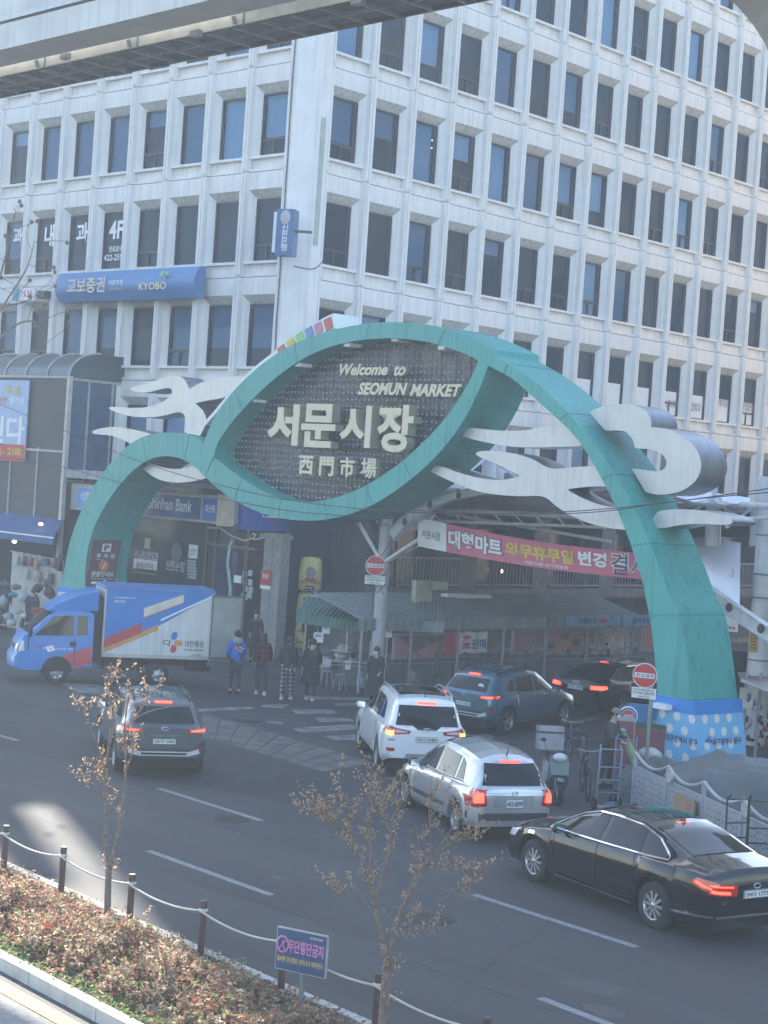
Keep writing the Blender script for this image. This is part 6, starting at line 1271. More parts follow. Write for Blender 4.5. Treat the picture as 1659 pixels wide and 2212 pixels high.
# ---- black executive car under the arch
sp = dict(L=4.9, W=1.87, wr=.34, wx=(1.0, 3.9), rw=.66, spokes=5, sw=.04,
    P=[(0, .82), (.05, .88), (.16, .94), (.5, .98), (3.6, 1), (4.4, .95), (4.75, .84), (4.9, .7)],
    T=[(0, .88), (.05, .98), (1.0, .98), (2.6, .95), (3.5, .92), (4.2, .84), (4.7, .7), (4.9, .55)],
    R=[(0, .92), (.05, 1.02), (.3, 1.08), (.6, 1.18), (1.1, 1.35), (1.6, 1.44), (2.2, 1.47), (2.7, 1.43), (3.1, 1.3), (3.7, 1.0), (4.3, .9), (4.75, .74), (4.9, .6)],
    B=[(0, .34), (.3, .25), (.6, .2), (4.3, .2), (4.9, .26)])
a, b = G(1238, 1538), G(1330, 1552); r_ = (b-a).normalized(); hd = atan2(r_.y, r_.x)+pi/2
c = Car('executive_car', 'black executive car with lit red lamps under the arch behind the no entry sign', sp, (a+b)/2+V((cos(hd), sin(hd), 0))*1.7, hd-.1, blkp)
c.side_glass([[(1.2, 1.0), (2.2, .99), (2.2, 1.38), (1.4, 1.33)], [(2.28, .99), (3.4, .965), (3.0, 1.2), (2.28, 1.38)]])
c.patch('rear_window', [[(.4, -.56), (1.3, -.52), (1.3, .52), (.4, .56)]], 'top', glass_car, 8, 6); c.patch('windscreen', [[(2.75, -.56), (3.6, -.68), (3.6, .68), (2.75, .56)]], 'top', glass_car, 8, 6)
c.strip('high_brake_lamp', [(1.33, -.15), (1.33, .15)], 'top', lit, .04, .014)
for s in (1, -1): c.patch('tail_lamp', [[(s*.45, .78), (s*.84, .8), (s*.84, .93), (s*.45, .91)]], 'rear', tail, 6, 3); c.patch('tail_lamp_glow', [[(s*.5, .8), (s*.83, .82), (s*.83, .91), (s*.5, .89)]], 'rear', lit, 5, 3, .013)
for s in 'LR':
    c.patch('tail_lamp', [[(.03, .8), (.28, .84), (.24, .91), (.03, .92)]], s, lit, 4, 2); c.strip('window_trim', [(1.1, .99), (3.5, .955), (3.0, 1.22), (2.3, 1.41), (1.5, 1.38)], s, chrome, .018, .012)
c.mirrors(3.2, 1.0, blkp, .98); c.plate('08루 6448', .8, .5, .11)
for k in range(4): badge_ring(c, -.09+.06*k, .95, .04, .035)
# ---- parcel truck
tb = mat('truck_blue_paint', (.006, .17, .5), .35, 0, var=.05, coat=.2)
t_loc, t_hd = place(G(330, 1482), G(100, 1476), 'L', 2.6, 1.74)
TK = thing('delivery_truck', 'blue and white parcel delivery truck with its rear door swung open', 'truck', t_loc-V((cos(t_hd), sin(t_hd), 0))*.18, t_hd)
# local frame: x forward, 0 half way between the axles, z up
boxw = mat('truck_box_white', (.6, .6, .57), .45, var=.06, streak=.12)
X0, X1, HW_, ZB, ZT = -2.82, .2, .86, .82, 2.64
bb = MB(); bb.box(X0, -HW_, ZB, X1, HW_, ZT); BX = bb.build('cargo_box', boxw, TK, world=False)
top = MB(); top.add([(X0-.06, -HW_-.03, ZT), (X1+.03, -HW_-.03, ZT), (X1+.03, HW_+.03, ZT), (X0-.06, HW_+.03, ZT), (X0-.06, -HW_+.1, ZT+.1), (X1, -HW_+.1, ZT+.1), (X1, HW_-.1, ZT+.1), (X0-.06, HW_-.1, ZT+.1)], [(0, 1, 5, 4), (1, 2, 6, 5), (2, 3, 7, 6), (3, 0, 4, 7), (4, 5, 6, 7), (3, 2, 1, 0)]); top.build('box_roof', mat('truck_roof_blue', (.05, .16, .36), .55), TK, world=False)
def sidep(poly, name, M, off=.004, par=BX):
    for s in (1, -1):
        pts = [(X1-(X1-X0)*u, s*(HW_+off), ZB+(ZT-ZB)*v) for u, v in poly]
        MB().add(pts if s < 0 else pts[::-1], [tuple(range(len(pts)))]).build(name, M, par, world=False)
redv = mat('truck_red_print', (.5, .03, .05), .4); orv = mat('truck_orange_print', (.62, .27, .06), .4)
sidep([(0, 1), (1, 1), (1, .97), (.5, .47), (.36, .33), (0, .19)], 'blue_livery', tb)
sidep([(0, .1), (.35, .36), (.35, .52), (0, .24)], 'red_livery', redv, .008)
sidep([(0, .03), (.5, .41), (.5, .5), (.35, .38), (.35, .36), (0, .1)], 'orange_livery', orv, .008)
sidep([(.36, .6), (.72, .85), (.72, .97), (.36, .74)], 'silver_livery', mat('silver_print', (.6, .58, .5), .25, .4), .008)
sidep([(.36, .585), (.72, .835), (.72, .85), (.36, .6)], 'red_line', redv, .008)
sidep([(.52, .55), (1, .955), (1, .985), (.52, .58)], 'white_line', white_p, .01)
fr = MB()
for s in (1, -1):
    y = s*(HW_+.012)
    fr.box(X0-.02, min(y, y-s*.04), ZB-.03, X0+.05, max(y, y-s*.04), ZT); fr.box(X0, min(y, y-s*.04), ZB-.04, X1, max(y, y-s*.04), ZB+.06); fr.box(X1-.03, min(y, y-s*.04), ZB, X1+.01, max(y, y-s*.04), ZT)
fr.build('aluminium_edge', mat('dull_aluminium', (.45, .45, .43), .45, .4), BX, world=False)
def side_text(txt, u0, v0, u1, v1, M, name='lettering', bold=.01):
    for s in (1,):
        o = V((X1-(X1-X0)*u0, HW_+.012, ZB+(ZT-ZB)*v0)); mb = MB(); add_text(mb, txt, o, V((-(X1-X0)*(u1-u0), 0, 0)), V((0, 0, (ZT-ZB)*(v1-v0))), V((0, 1, 0)), bold=bold); mb.build(name, M, BX, world=False)
greyi = mat('grey_print', (.1, .1, .1), .5)
side_text('CJ', .55, .17, .62, .27, greyi, bold=.02); side_text('대한통운', .76, .17, .94, .27, greyi, bold=.015); side_text('korea express', .76, .1, .94, .155, greyi); side_text('대신동탁', .82, .02, .92, .07, greyi)
side_text('www.cjlogistics.com', .08, .87, .27, .9, white_p); side_text('1588-1255', .08, .81, .18, .845, white_p)
for (uu, vv, cM, an) in ((.655, .335, tb, .35), (.70, .225, orv, -1.3), (.655, .135, redv, .2)):
    for s in (1,):
        cx_, cz2 = X1-(X1-X0)*uu, ZB+(ZT-ZB)*vv
        pts = []
        for k in range(16):
            a = 2*pi*k/16; px_, pz_ = .085*cos(a), .12*sin(a); pts.append((cx_+px_*cos(an)-pz_*sin(an), HW_+.013, cz2+px_*sin(an)+pz_*cos(an)))
        MB().add(pts[::-1], [tuple(range(16))]).build('petal_emblem', cM, BX, world=False)
# rear door swung open, pointing sideways-back
MB().obox((X0-.42, HW_-.02, (ZB+ZT)/2-.02), (.44, .03, 0), (-.001, .02, 0), (0, 0, .86)).build('rear_door', mat('door_inner_grey', (.3, .3, .28), .6), TK, world=False)
dfr = MB(); 
for z_ in (ZB+.02, ZT-.06): dfr.obox((X0-.42, HW_+.01, z_), (.45, .03, 0), (0, .022, 0), (0, 0, .03))
for x_ in (X0+.01, X0-.86): dfr.obox((x_, HW_+.01, (ZB+ZT)/2-.02), (.02, 0, 0), (0, .022, 0), (0, 0, .87))
dfr.build('rear_door_frame', greyi, TK, world=False)
# cab: loft of side profile stations across the width
cab = MB(); prof = [(1.05, .62), (1.05, 2.0), (1.2, 2.05), (1.75, 2.03), (1.98, 1.96), (2.42, 1.42), (2.5, 1.3), (2.62, 1.05), (2.66, .8), (2.7, .62), (2.7, .42), (2.6, .36), (1.74, .36)]
prof = [(1.02, .5), (1.02, 1.95), (1.1, 2.02), (1.5, 2.04), (1.78, 2.0), (2.0, 1.75), (2.3, 1.38), (2.42, 1.28), (2.52, 1.0), (2.55, .78), (2.6, .7), (2.6, .42), (2.5, .36), (2.0, .36)]
def cabsec(y, inset): 
    out = []
    for x, z in prof:
        k = max(0, (z-1.2)/.8); out.append((x-(inset*.5 if x > 2.2 else 0)-(inset*.3 if z > 1.9 and x > 1.3 else 0), y*(1-.12*k), z-(inset*.3 if z > 1.9 else 0)))
    return out
secs = [cabsec(y, i) for y, i in ((.84, .16), (.8, .05), (.6, .0), (0, -.04), (-.6, 0), (-.8, .05), (-.84, .16))]
n = len(prof); vs = [p for s in secs for p in s]; fs = [(i*n+k, i*n+(k+1) % n, (i+1)*n+(k+1) % n, (i+1)*n+k) for i in range(6) for k in range(n)]
fs += [tuple(range(n))[::-1], tuple(range(6*n, 7*n))]
fs = [f[::-1] for f in fs]
cab.add(vs, fs, 0, True); CB = cab.build('cab', tb, TK, world=False); CB.data.set_sharp_from_angle(angle=radians(35))
cbv = BVHTree.FromPolygons([V(p) for p in vs], fs)
def cabpatch(name, quads, M, off=.01, s=1, nx=8, ny=6, front=False):
    mb = MB()
    for q in quads:
        A, B, C_, D = [V((*p, 0)) for p in q]; P = []
        for j in range(ny+1):
            for i in range(nx+1):
                p = A.lerp(B, i/nx).lerp(D.lerp(C_, i/nx), j/ny)
                h = cbv.ray_cast(V((5, p.x, p.y)), V((-1, 0, 0))) if front else cbv.ray_cast(V((p.x, s*3, p.y)), V((0, -s, 0)))
                P.append((h[0]+(V((off, 0, off*.5)) if front else V((0, s*off, 0)))) if h[0] else V((p.x, s*.8, p.y)))
        mb.add(P, [(j*(nx+1)+i, j*(nx+1)+i+1, (j+1)*(nx+1)+i+1, (j+1)*(nx+1)+i) for j in range(ny) for i in range(nx)], 0, True)
    return mb.build(name, M, TK, world=False)
for s in (1, -1):
    cabpatch('side_window', [[(1.42, 1.32), (2.2, 1.3), (2.06, 1.5), (1.42, 1.5)], [(1.42, 1.5), (2.06, 1.5), (1.82, 1.84), (1.42, 1.88)]], glass_car, .008, s); cabpatch('quarter_window', [[(1.14, 1.36), (1.35, 1.32), (1.35, 1.88), (1.14, 1.86)]], glass_car, .008, s)
    cabpatch('red_livery', [[(1.03, .48), (1.5, .48), (1.62, .78), (1.03, 1.05)]], redv, .008, s); cabpatch('door_seam', [[(1.37, .5), (1.385, .5), (1.4, 1.3), (1.385, 1.3)]], darkwell, .009, s, 1, 6); cabpatch('door_seam', [[(2.3, .9), (2.315, .9), (2.32, 1.28), (2.3, 1.28)]], darkwell, .009, s, 1, 6)
    cabpatch('side_lamp', [[(2.05, .98), (2.17, .98), (2.17, 1.01), (2.05, 1.01)]], tail, .01, s, 2, 2)
    cabpatch('head_lamp', [[(2.38, .88), (2.5, .86), (2.48, 1.1), (2.4, 1.16)]], clear, .014, s, 3, 4)
    cabpatch('fuel_cap', [[(1.36, 1.02), (1.48, 1.02), (1.48, 1.16), (1.36, 1.16)]], plastic, .012, s, 2, 2)
    m_ = MB(); m_.blob((2.3, s*1.02, 1.42), .05, .1, .16); m_.beam((2.25, s*.82, 1.5), (2.3, s*1.0, 1.5), .02); m_.build('wing_mirror', plastic, TK, world=False)
cabpatch('windscreen', [[(-.62, 1.36), (.62, 1.36), (.58, 1.9), (-.58, 1.9)]], glass_car, .01, 1, 10, 8, True)
for s in (1, -1): cabpatch('head_lamp', [[(s*.5, .86), (s*.76, .86), (s*.74, 1.06), (s*.56, 1.02)]], clear, .014, 1, 4, 3, True)
cabpatch('grille', [[(-.45, .9), (.45, .9), (.45, 1.02), (-.45, 1.02)]], plastic, .012, 1, 6, 3, True)
o = V((1.98, .875, .92)); mb = MB(); add_text(mb, 'CJ', (2.02, .858, .93), (-.09, 0, 0), (0, 0, .06), V((0, 1, 0)), bold=.02); add_text(mb, '대한통운 택배', (1.78, .858, .93), (-.36, 0, 0), (0, 0, .06), V((0, 1, 0))); mb.build('door_lettering', white_p, TK, world=False)
mb = MB()
for k in range(4):
    a = pi/2*k+.4; cx_, cz2 = 1.87+.055*cos(a), .96+.055*sin(a); mb.add([(cx_+.045*cos(q), .86, cz2+.045*sin(q)) for q in [2*pi*i/10 for i in range(10)]][::-1], [tuple(range(10))])
mb.build('door_emblem', white_p, TK, world=False)
# wind deflector
df = MB(); ys = [(.74, 0), (.55, .05), (0, .08), (-.55, .05), (-.74, 0)]
vs = []
for y, e in ys: vs += [(.95, y, 2.02), (.95, y*.98, 2.56+e*.5), (1.35, y*.96, 2.42+e), (1.75, y*.9, 2.17+e), (1.95, y*.85, 1.98)]
fs = [(i*5+k, (i+1)*5+k, (i+1)*5+k+1, i*5+k+1) for i in range(4) for k in range(4)]+[(0, 1, 2, 3, 4), tuple(range(20, 25))[::-1]]
df.add(vs, fs, 0, True); d_ = df.build('wind_deflector', tb, TK, world=False); d_.data.set_sharp_from_angle(angle=radians(40))
for o_ in list(TK.children):
    if o_.data and o_.name.split('.')[0] in ('cab', 'wind_deflector', 'side_window', 'quarter_window', 'red_livery', 'door_seam', 'side_lamp', 'head_lamp', 'fuel_cap', 'wing_mirror', 'windscreen', 'grille', 'door_lettering', 'door_emblem'):
        for v_ in o_.data.vertices: v_.co.x = 2.6-(2.6-v_.co.x)*1.36
ch = MB(); ch.box(X0, -.4, .55, 2.3, -.3, .72); ch.box(X0, .3, .55, 2.3, .4, .72); ch.box(-.75, -.75, .4, .1, -.42, .75); ch.box(-.75, .42, .4, .1, .75, .75); ch.box(X0, -.7, .7, X1, .7, .8); ch.box(X0-.05, -.8, .45, X0+.02, .8, .58); ch.box(-2.7, .5, .45, -2.2, .82, .8)
ch.build('chassis', darkwell, TK, world=False)
bw_ = MB(); bw_.box(.2, -.7, .7, .48, .7, 2.4); bw_.build('cab_gap', darkwell, TK, world=False)
t_ = MB(); r = .32; tw = .19; t_.lathe([(r*.55, -tw/2), (r*.9, -tw/2), (r, -tw*.3), (r, tw*.3), (r*.9, tw/2), (r*.55, tw/2)], 24, 0, (0, 0, 0), V((0, 1, 0)), V((1, 0, 0))); tm = me_of(t_, 'wheel', [rubber])
q = MB(); q.lathe([(r*.58, tw/2+.001), (r*.56, tw/2-.03), (.09, tw/2-.02), (.08, tw/2), (.001, tw/2)], 20, 0, (0, 0, 0), V((0, 1, 0)), V((1, 0, 0)))
hc = mat('wheel_cover', (.5, .51, .52), .35, .6); holes = MB()
for k in range(6):
    a = 2*pi*k/6+.3; d = V((cos(a), 0, sin(a))); e = V((-sin(a), 0, cos(a))); holes.add([d*.1-e*.008+V((0, tw/2-.005, 0)), d*.16-e*.035+V((0, tw/2-.01, 0)), d*.16+e*.035+V((0, tw/2-.01, 0)), d*.1+e*.008+V((0, tw/2-.005, 0))], [(3, 2, 1, 0)])
qm = me_of(q, 'wheel_cover', [hc]); hm_ = me_of(holes, 'cover_hole', [darkwell])
for wx in (1.4, -1.4):
    for s in (1, -1):
        w_ = link('wheel', tm, TK); w_.location = (wx, s*(.76 if wx > 0 else .7), r); w_.rotation_euler = (0, 0, 0 if s > 0 else pi); link('wheel_cover', qm, w_); link('cover_hole', hm_, w_)
for s in (1, -1):
    ps = [(1.4+.42*cos(pi*k/12), .34+.42*sin(pi*k/12)) for k in range(13)]; MB().add([(x, s*.862, z) for x, z in ps], [tuple(range(13))]).build('wheel_arch', darkwell, TK, world=False)
# ================================================================ people
skin = mat('skin', (.42, .26, .19), .6, var=.05); hairm = mat('black_hair', (.012, .01, .01), .5); maskm = mat('white_mask', (.7, .72, .74), .7); shoe_w = mat('white_shoe', (.6, .6, .58), .6)
def skin_mesh(nodes, edges, root=0, sub=1):
    me = bpy.data.meshes.new('sk'); me.from_pydata([n[0] for n in nodes], edges, []); o = bpy.data.objects.new('sk', me); COL.objects.link(o)
    o.modifiers.new('s', 'SKIN'); sk = me.skin_vertices[0].data if len(me.skin_vertices) else None
    if sk is None: raise RuntimeError('no skin layer')
    for i, n in enumerate(nodes):
        r = n[1]; sk[i].radius = (r, r) if not isinstance(r, tuple) else r; sk[i].use_root = (i == root)
    m_ = o.modifiers.new('u', 'SUBSURF'); m_.levels = sub; m_.render_levels = sub
    out = bpy.data.meshes.new_from_object(o.evaluated_get(bpy.context.evaluated_depsgraph_get())); bpy.data.objects.remove(o); bpy.data.meshes.remove(me)
    for p in out.polygons: p.use_smooth = True
    return out
def person(label, p, facing, H=1.7, top=(.03, .03, .035), bottom=(.03, .035, .05), shoes=None, stride=0, arms=((.08, .1), (.08, .1)), hair='short', mask=False, coat=0, puff=1.0, hat=None, sit=False, hood=None, lean=0):
    """arms: per side (forward reach of the elbow, forward reach of the wrist); y is forward in the local frame"""
    t = thing('person', label, 'person', p, facing-pi/2); s = H/1.72
    def S_(*v): return tuple(c*s for c in v)
    N = [(S_(0, 0, .95), .125*s), (S_(0, 0, 1.12), .115*s), (S_(0, lean*.5, 1.32), .13*s), (S_(0, lean, 1.47), .055*s), (S_(0, .02+lean*1.2, 1.57), .078*s), (S_(0, .02+lean*1.3, 1.66), .085*s)]
    E_ = [(0, 1), (1, 2), (2, 3), (3, 4), (4, 5)]
    armn = []; legn = []
    for sd, (fe, fw_) in zip((-1, 1), arms):
        sh = (sd*.17, lean, 1.41); el = (sd*.23, fe-.06+lean, 1.15); wr = (sd*.2, fw_+lean, .93+max(0, fw_-.1)*.8); d = V(wr)-V(el); d.normalize(); hp = V(wr)+d*.07
        i = len(N); N += [(S_(*sh), .06*s), (S_(*el), .042*s), (S_(*wr), .028*s), (S_(*hp), (.034*s, .018*s))]; E_ += [(2, i), (i, i+1), (i+1, i+2), (i+2, i+3)]
        for k, (ox, ln) in enumerate(((-.03, .06), (-.01, .075), (.01, .07), (.03, .055))):
            a = V(hp)+V((ox, 0, 0)); b_ = a+d*ln*.6; c_ = b_+(d*.5+V((0, .5, -.2))).normalized()*ln*.5; j = len(N); N += [(S_(*b_), .0085), (S_(*c_), .0075)]; E_ += [(i+3, j), (j, j+1)]
        j = len(N); th = V(hp)-d*.02+V((-sd*.03, .03, 0)); N += [(S_(*th), .01), (S_(*(th+d*.03+V((-sd*.01, .01, 0)))), .009)]; E_ += [(i+3, j), (j, j+1)]
        armn.append((sh, el, wr))
    for sd, st_ in ((-1, stride), (1, -stride)):
        hp = (sd*.09, 0, .9); kn = (sd*.1, st_*.5+.03, .5); an = (sd*.1, st_-(.05 if st_ < 0 else .02), .1+max(0, -st_)*.15); to = (sd*.11, an[1]+.14, .045)
        i = len(N); N += [(S_(*hp), .088*s), (S_(*kn), .058*s), (S_(*an), .04*s), (S_(*to), .035*s)]; E_ += [(0, i), (i, i+1), (i+1, i+2), (i+2, i+3)]; legn.append((hp, kn, an, to))
    me = skin_mesh(N, E_); me.materials.append(skin); b = link('body', me, t)
    # clothes: slightly larger skins
    k = puff; J = [(S_(0, 0, .92 if not coat else .86), .15*k*s), (S_(0, 0, 1.1), .145*k*s), (S_(0, lean*.5, 1.3), .155*k*s), (S_(0, lean, 1.43), .085*s)]; Ej = [(0, 1), (1, 2), (2, 3)]
    for sh, el, wr in armn: i = len(J); J += [(S_(*sh), .078*k*s), (S_(*el), .06*k*s), (S_(*wr), .045*k*s)]; Ej += [(2, i), (i, i+1), (i+1, i+2)]
    jm = skin_mesh(J, Ej, 1); tm_ = top if not isinstance(top, tuple) else mat('cloth_%d_%d_%d' % tuple(int(c*1000) for c in top), top, .85, var=.15, scale=8, bump=.3, bscale=20); jm.materials.append(tm_); jo = link('coat' if coat else 'jacket', jm, t)
    if coat:
        mb = MB(); mb.lathe([(.2*s*k, 1.0*s), (.22*s*k, .75*s), (.25*s*k, (1-coat)*.9*s)], 18, 0, (0, 0, 0)); mb.build('coat_skirt', tm_, t, world=False)
    T_ = [(S_(0, 0, .93), .135*s)]; Et = []
    for hp, kn, an, to in legn: i = len(T_); T_ += [(S_(*hp), .098*s), (S_(*kn), .07*s), (S_(an[0], an[1], an[2]+.03), .058*s)]; Et += [(0, i), (i, i+1), (i+1, i+2)]
    tm2 = skin_mesh(T_, Et); bm2 = bottom if not isinstance(bottom, tuple) else mat('cloth_%d_%d_%d' % tuple(int(c*1000) for c in bottom), bottom, .85, var=.15, scale=8); tm2.materials.append(bm2); link('trousers', tm2, t)
    for hp, kn, an, to in legn:
        mb = MB(); mb.blob(S_(an[0], an[1]+.07, .055+max(0, an[2]-.1)), .055*s, .14*s, .055*s, 10); mb.build('shoe', shoes or rubber, t, world=False)
    hx = V(S_(0, .02+lean*1.3, 1.625)); f = MB()
    # face: nose, eyes, ears
    f.blob(hx+V((0, .098*s, -.01)), .013*s, .02*s, .02*s, 6)
    for sd in (-1, 1): f.blob(hx+V((sd*.085*s, .0, 0)), .014*s, .022*s, .03*s, 6)
    f.build('face', skin, t, world=False); ey = MB()
    for sd in (-1, 1): ey.blob(hx+V((sd*.032*s, .082*s, .02*s)), .012*s, .006*s, .006*s, 6)
    ey.build('eyes', hairm, t, world=False)
    h_ = MB()
    if hair:
        h_.blob(hx+V((0, -.018*s, .035*s)), .1*s, .105*s, .105*s, 12, 0, .03)
        if hair == 'long': h_.blob(hx+V((0, -.06*s, -.08*s)), .1*s, .06*s, .17*s, 10, 0, .05)
        h_.build('hair', hairm, t, world=False)
    if mask: MB().blob(hx+V((0, .062*s, -.04*s)), .062*s, .042*s, .048*s, 10).build('face_mask', maskm, t, world=False)
    if hat:
        q = MB(); q.blob(hx+V((0, 0, .055*s)), .108*s, .112*s, .085*s, 12)
        if hat[1]: q.prism([hx+V((-.07, .08, .04)), hx+V((.07, .08, .04)), hx+V((.055, .18, .025)), hx+V((-.055, .18, .025))], (0, 0, .012))
        q.build('hat', hat[0], t, world=False)
    if hood: q = MB(); q.blob(V(S_(0, -.09+lean, 1.46)), .15*s, .1*s, .1*s, 12, 0, .05); q.build('hood', hood, t, world=False)
    return t
def look(p, away=True, off=0):
    d = V(p); d.z = 0; d.normalize(); a = atan2(d.y, d.x); return a+(0 if away else pi)+off
plaid = bpy.data.materials.new('red_plaid'); plaid.use_nodes = True
def plaid_mat(name, a, b, sc):
    M = bpy.data.materials.new(name); M.use_nodes = True; n = M.node_tree; L = n.links.new; tc = n.nodes.new('ShaderNodeTexCoord'); sx = n.nodes.new('ShaderNodeSeparateXYZ'); L(tc.outputs['Object'], sx.inputs[0]); r = []
    for k, q in (('X', sc), ('Z', sc)):
        m1 = n.nodes.new('ShaderNodeMath'); m1.operation = 'MULTIPLY'; m1.inputs[1].default_value = q; L(sx.outputs[k], m1.inputs[0]); m2 = n.nodes.new('ShaderNodeMath'); m2.operation = 'FRACT'; L(m1.outputs[0], m2.inputs[0]); m3 = n.nodes.new('ShaderNodeMath'); m3.operation = 'GREATER_THAN'; m3.inputs[1].default_value = .62; L(m2.outputs[0], m3.inputs[0]); r.append(m3)
    ad = n.nodes.new('ShaderNodeMath'); ad.operation = 'ADD'; L(r[0].outputs[0], ad.inputs[0]); L(r[1].outputs[0], ad.inputs[1]); hf = n.nodes.new('ShaderNodeMath'); hf.operation = 'MULTIPLY'; hf.inputs[1].default_value = .5; L(ad.outputs[0], hf.inputs[0])
    mx = n.nodes.new('ShaderNodeMix'); mx.data_type = 'RGBA'; L(hf.outputs[0], mx.inputs[0]); mx.inputs[6].default_value = (*a, 1); mx.inputs[7].default_value = (*b, 1); L(mx.outputs[2], n.nodes['Principled BSDF'].inputs['Base Color']); n.nodes['Principled BSDF'].inputs['Roughness'].default_value = .9; return M
redplaid = plaid_mat('red_black_plaid', (.02, .012, .014), (.13, .02, .025), 7); greyplaid = plaid_mat('grey_check', (.02, .022, .028), (.26, .27, .29), 9)
p = G(505, 1500); bj = person('man in a bright blue jacket with orange stripes and grey hood seen from behind', p, look(p, True, .25), 1.74, (.015, .12, .5), (.03, .04, .055), None, .05, ((.05, .16), (.05, .14)), 'short', True, 0, 1.08, hood=mat('grey_hood', (.25, .25, .27), .85))
mb = MB(); 
for k, (cM, z, hh_) in enumerate(((mat('jacket_orange', (.6, .25, .08), .6), 1.22, .09), (mat('jacket_red', (.45, .03, .05), .6), 1.27, .05), (white_p, 1.33, .025))):
    MB().add([(x*1.0, -.178-.004*k+abs(x)*.1, z-x*.45+dz) for x, dz in ((-.1+.06*k, 0), (.12+.02*k, 0), (.12+.02*k, hh_), (-.1+.06*k, hh_))], [(3, 2, 1, 0)]).build('jacket_stripe', cM, bj, world=False)
p = G(562, 1503); person('person in a red and black plaid padded jacket and white shoes walking away', p, look(p, True, .1), 1.7, redplaid, (.03, .035, .045), shoe_w, .12, ((-.05, .02), (.08, .12)), 'long', puff=1.15)
p = G(617, 1514); person('person in a black puffer coat with grey checked trousers walking away', p, look(p, True, -.15), 1.72, (.012, .013, .016), greyplaid, shoe_w, -.16, ((.1, .16), (-.1, -.08)), 'short', puff=1.2, hood=mat('black_hood', (.012, .013, .016), .9))
p = G(668, 1516); person('person in a long black coat and white trainers right of the checked trousers', p, look(p, True, -.1), 1.7, (.014, .015, .018), (.03, .035, .045), shoe_w, .2, ((.0, .05), (.1, .2)), 'short', False, .42, 1.12)
p = G(547, 1432, .15); person('masked woman in a dark coat holding a grey bag facing the street', p, look(p, False, .1), 1.62, (.03, .03, .035), (.03, .03, .035), None, .03, ((.1, .18), (.1, .18)), 'long', True, .3, 1.1)
p = G(664, 1425, .15); person('masked person in dark clothes standing in the shade by the hall', p, look(p, False), 1.6, (.02, .02, .025), (.02, .02, .025), None, 0, ((.05, .1), (.05, .1)), 'short', True, 0, 1.05)
p = G(806, 1528); person('masked woman in a long black coat passing the food stall', p, look(p, False, -.3), 1.62, (.018, .02, .024), (.02, .02, .022), None, .1, ((.12, .22), (.05, .1)), 'long', True, .6, 1.15)
p = G(770, 1470)+V((-.9, .6, 0)); person('food vendor in a red hat and red quilted jacket behind the counter', p, look(p, False, .4), 1.55, (.14, .03, .035), (.03, .03, .03), None, 0, ((.12, .25), (.12, .25)), None, False, 0, 1.1, hat=(mat('red_knit', (.45, .05, .05), .9), 0))
p = G(1306, 1702); person('man in a grey cap and mask leaning forward beside the parked scooter', p, look(p, False, 1.2), 1.68, (.05, .045, .04), (.03, .035, .04), None, .05, ((.1, .28), (.1, .28)), 'short', True, 0, 1.15, hat=(mat('grey_cap', (.2, .2, .19), .9), 1), lean=.1)
p = PY(68, 1345, 34.8); p.z = 0; person('vendor in a dark hooded coat among the goods at the left stall', p, look(p, False, -.5), 1.6, (.02, .022, .028), (.02, .02, .02), None, 0, ((.05, .1), (.05, .1)), 'short', False, .4, 1.25, hood=mat('black_hood', (.012, .013, .016), .9))
p = PY(8, 1330, 35.2); p.z = 0; person('shopper in dark clothes at the left picture edge by the display board', p, look(p, True, -.5), 1.7, (.03, .04, .06), (.03, .03, .04), None, .05, ((.05, .1), (.05, .1)), 'short', False, 0, 1.2)
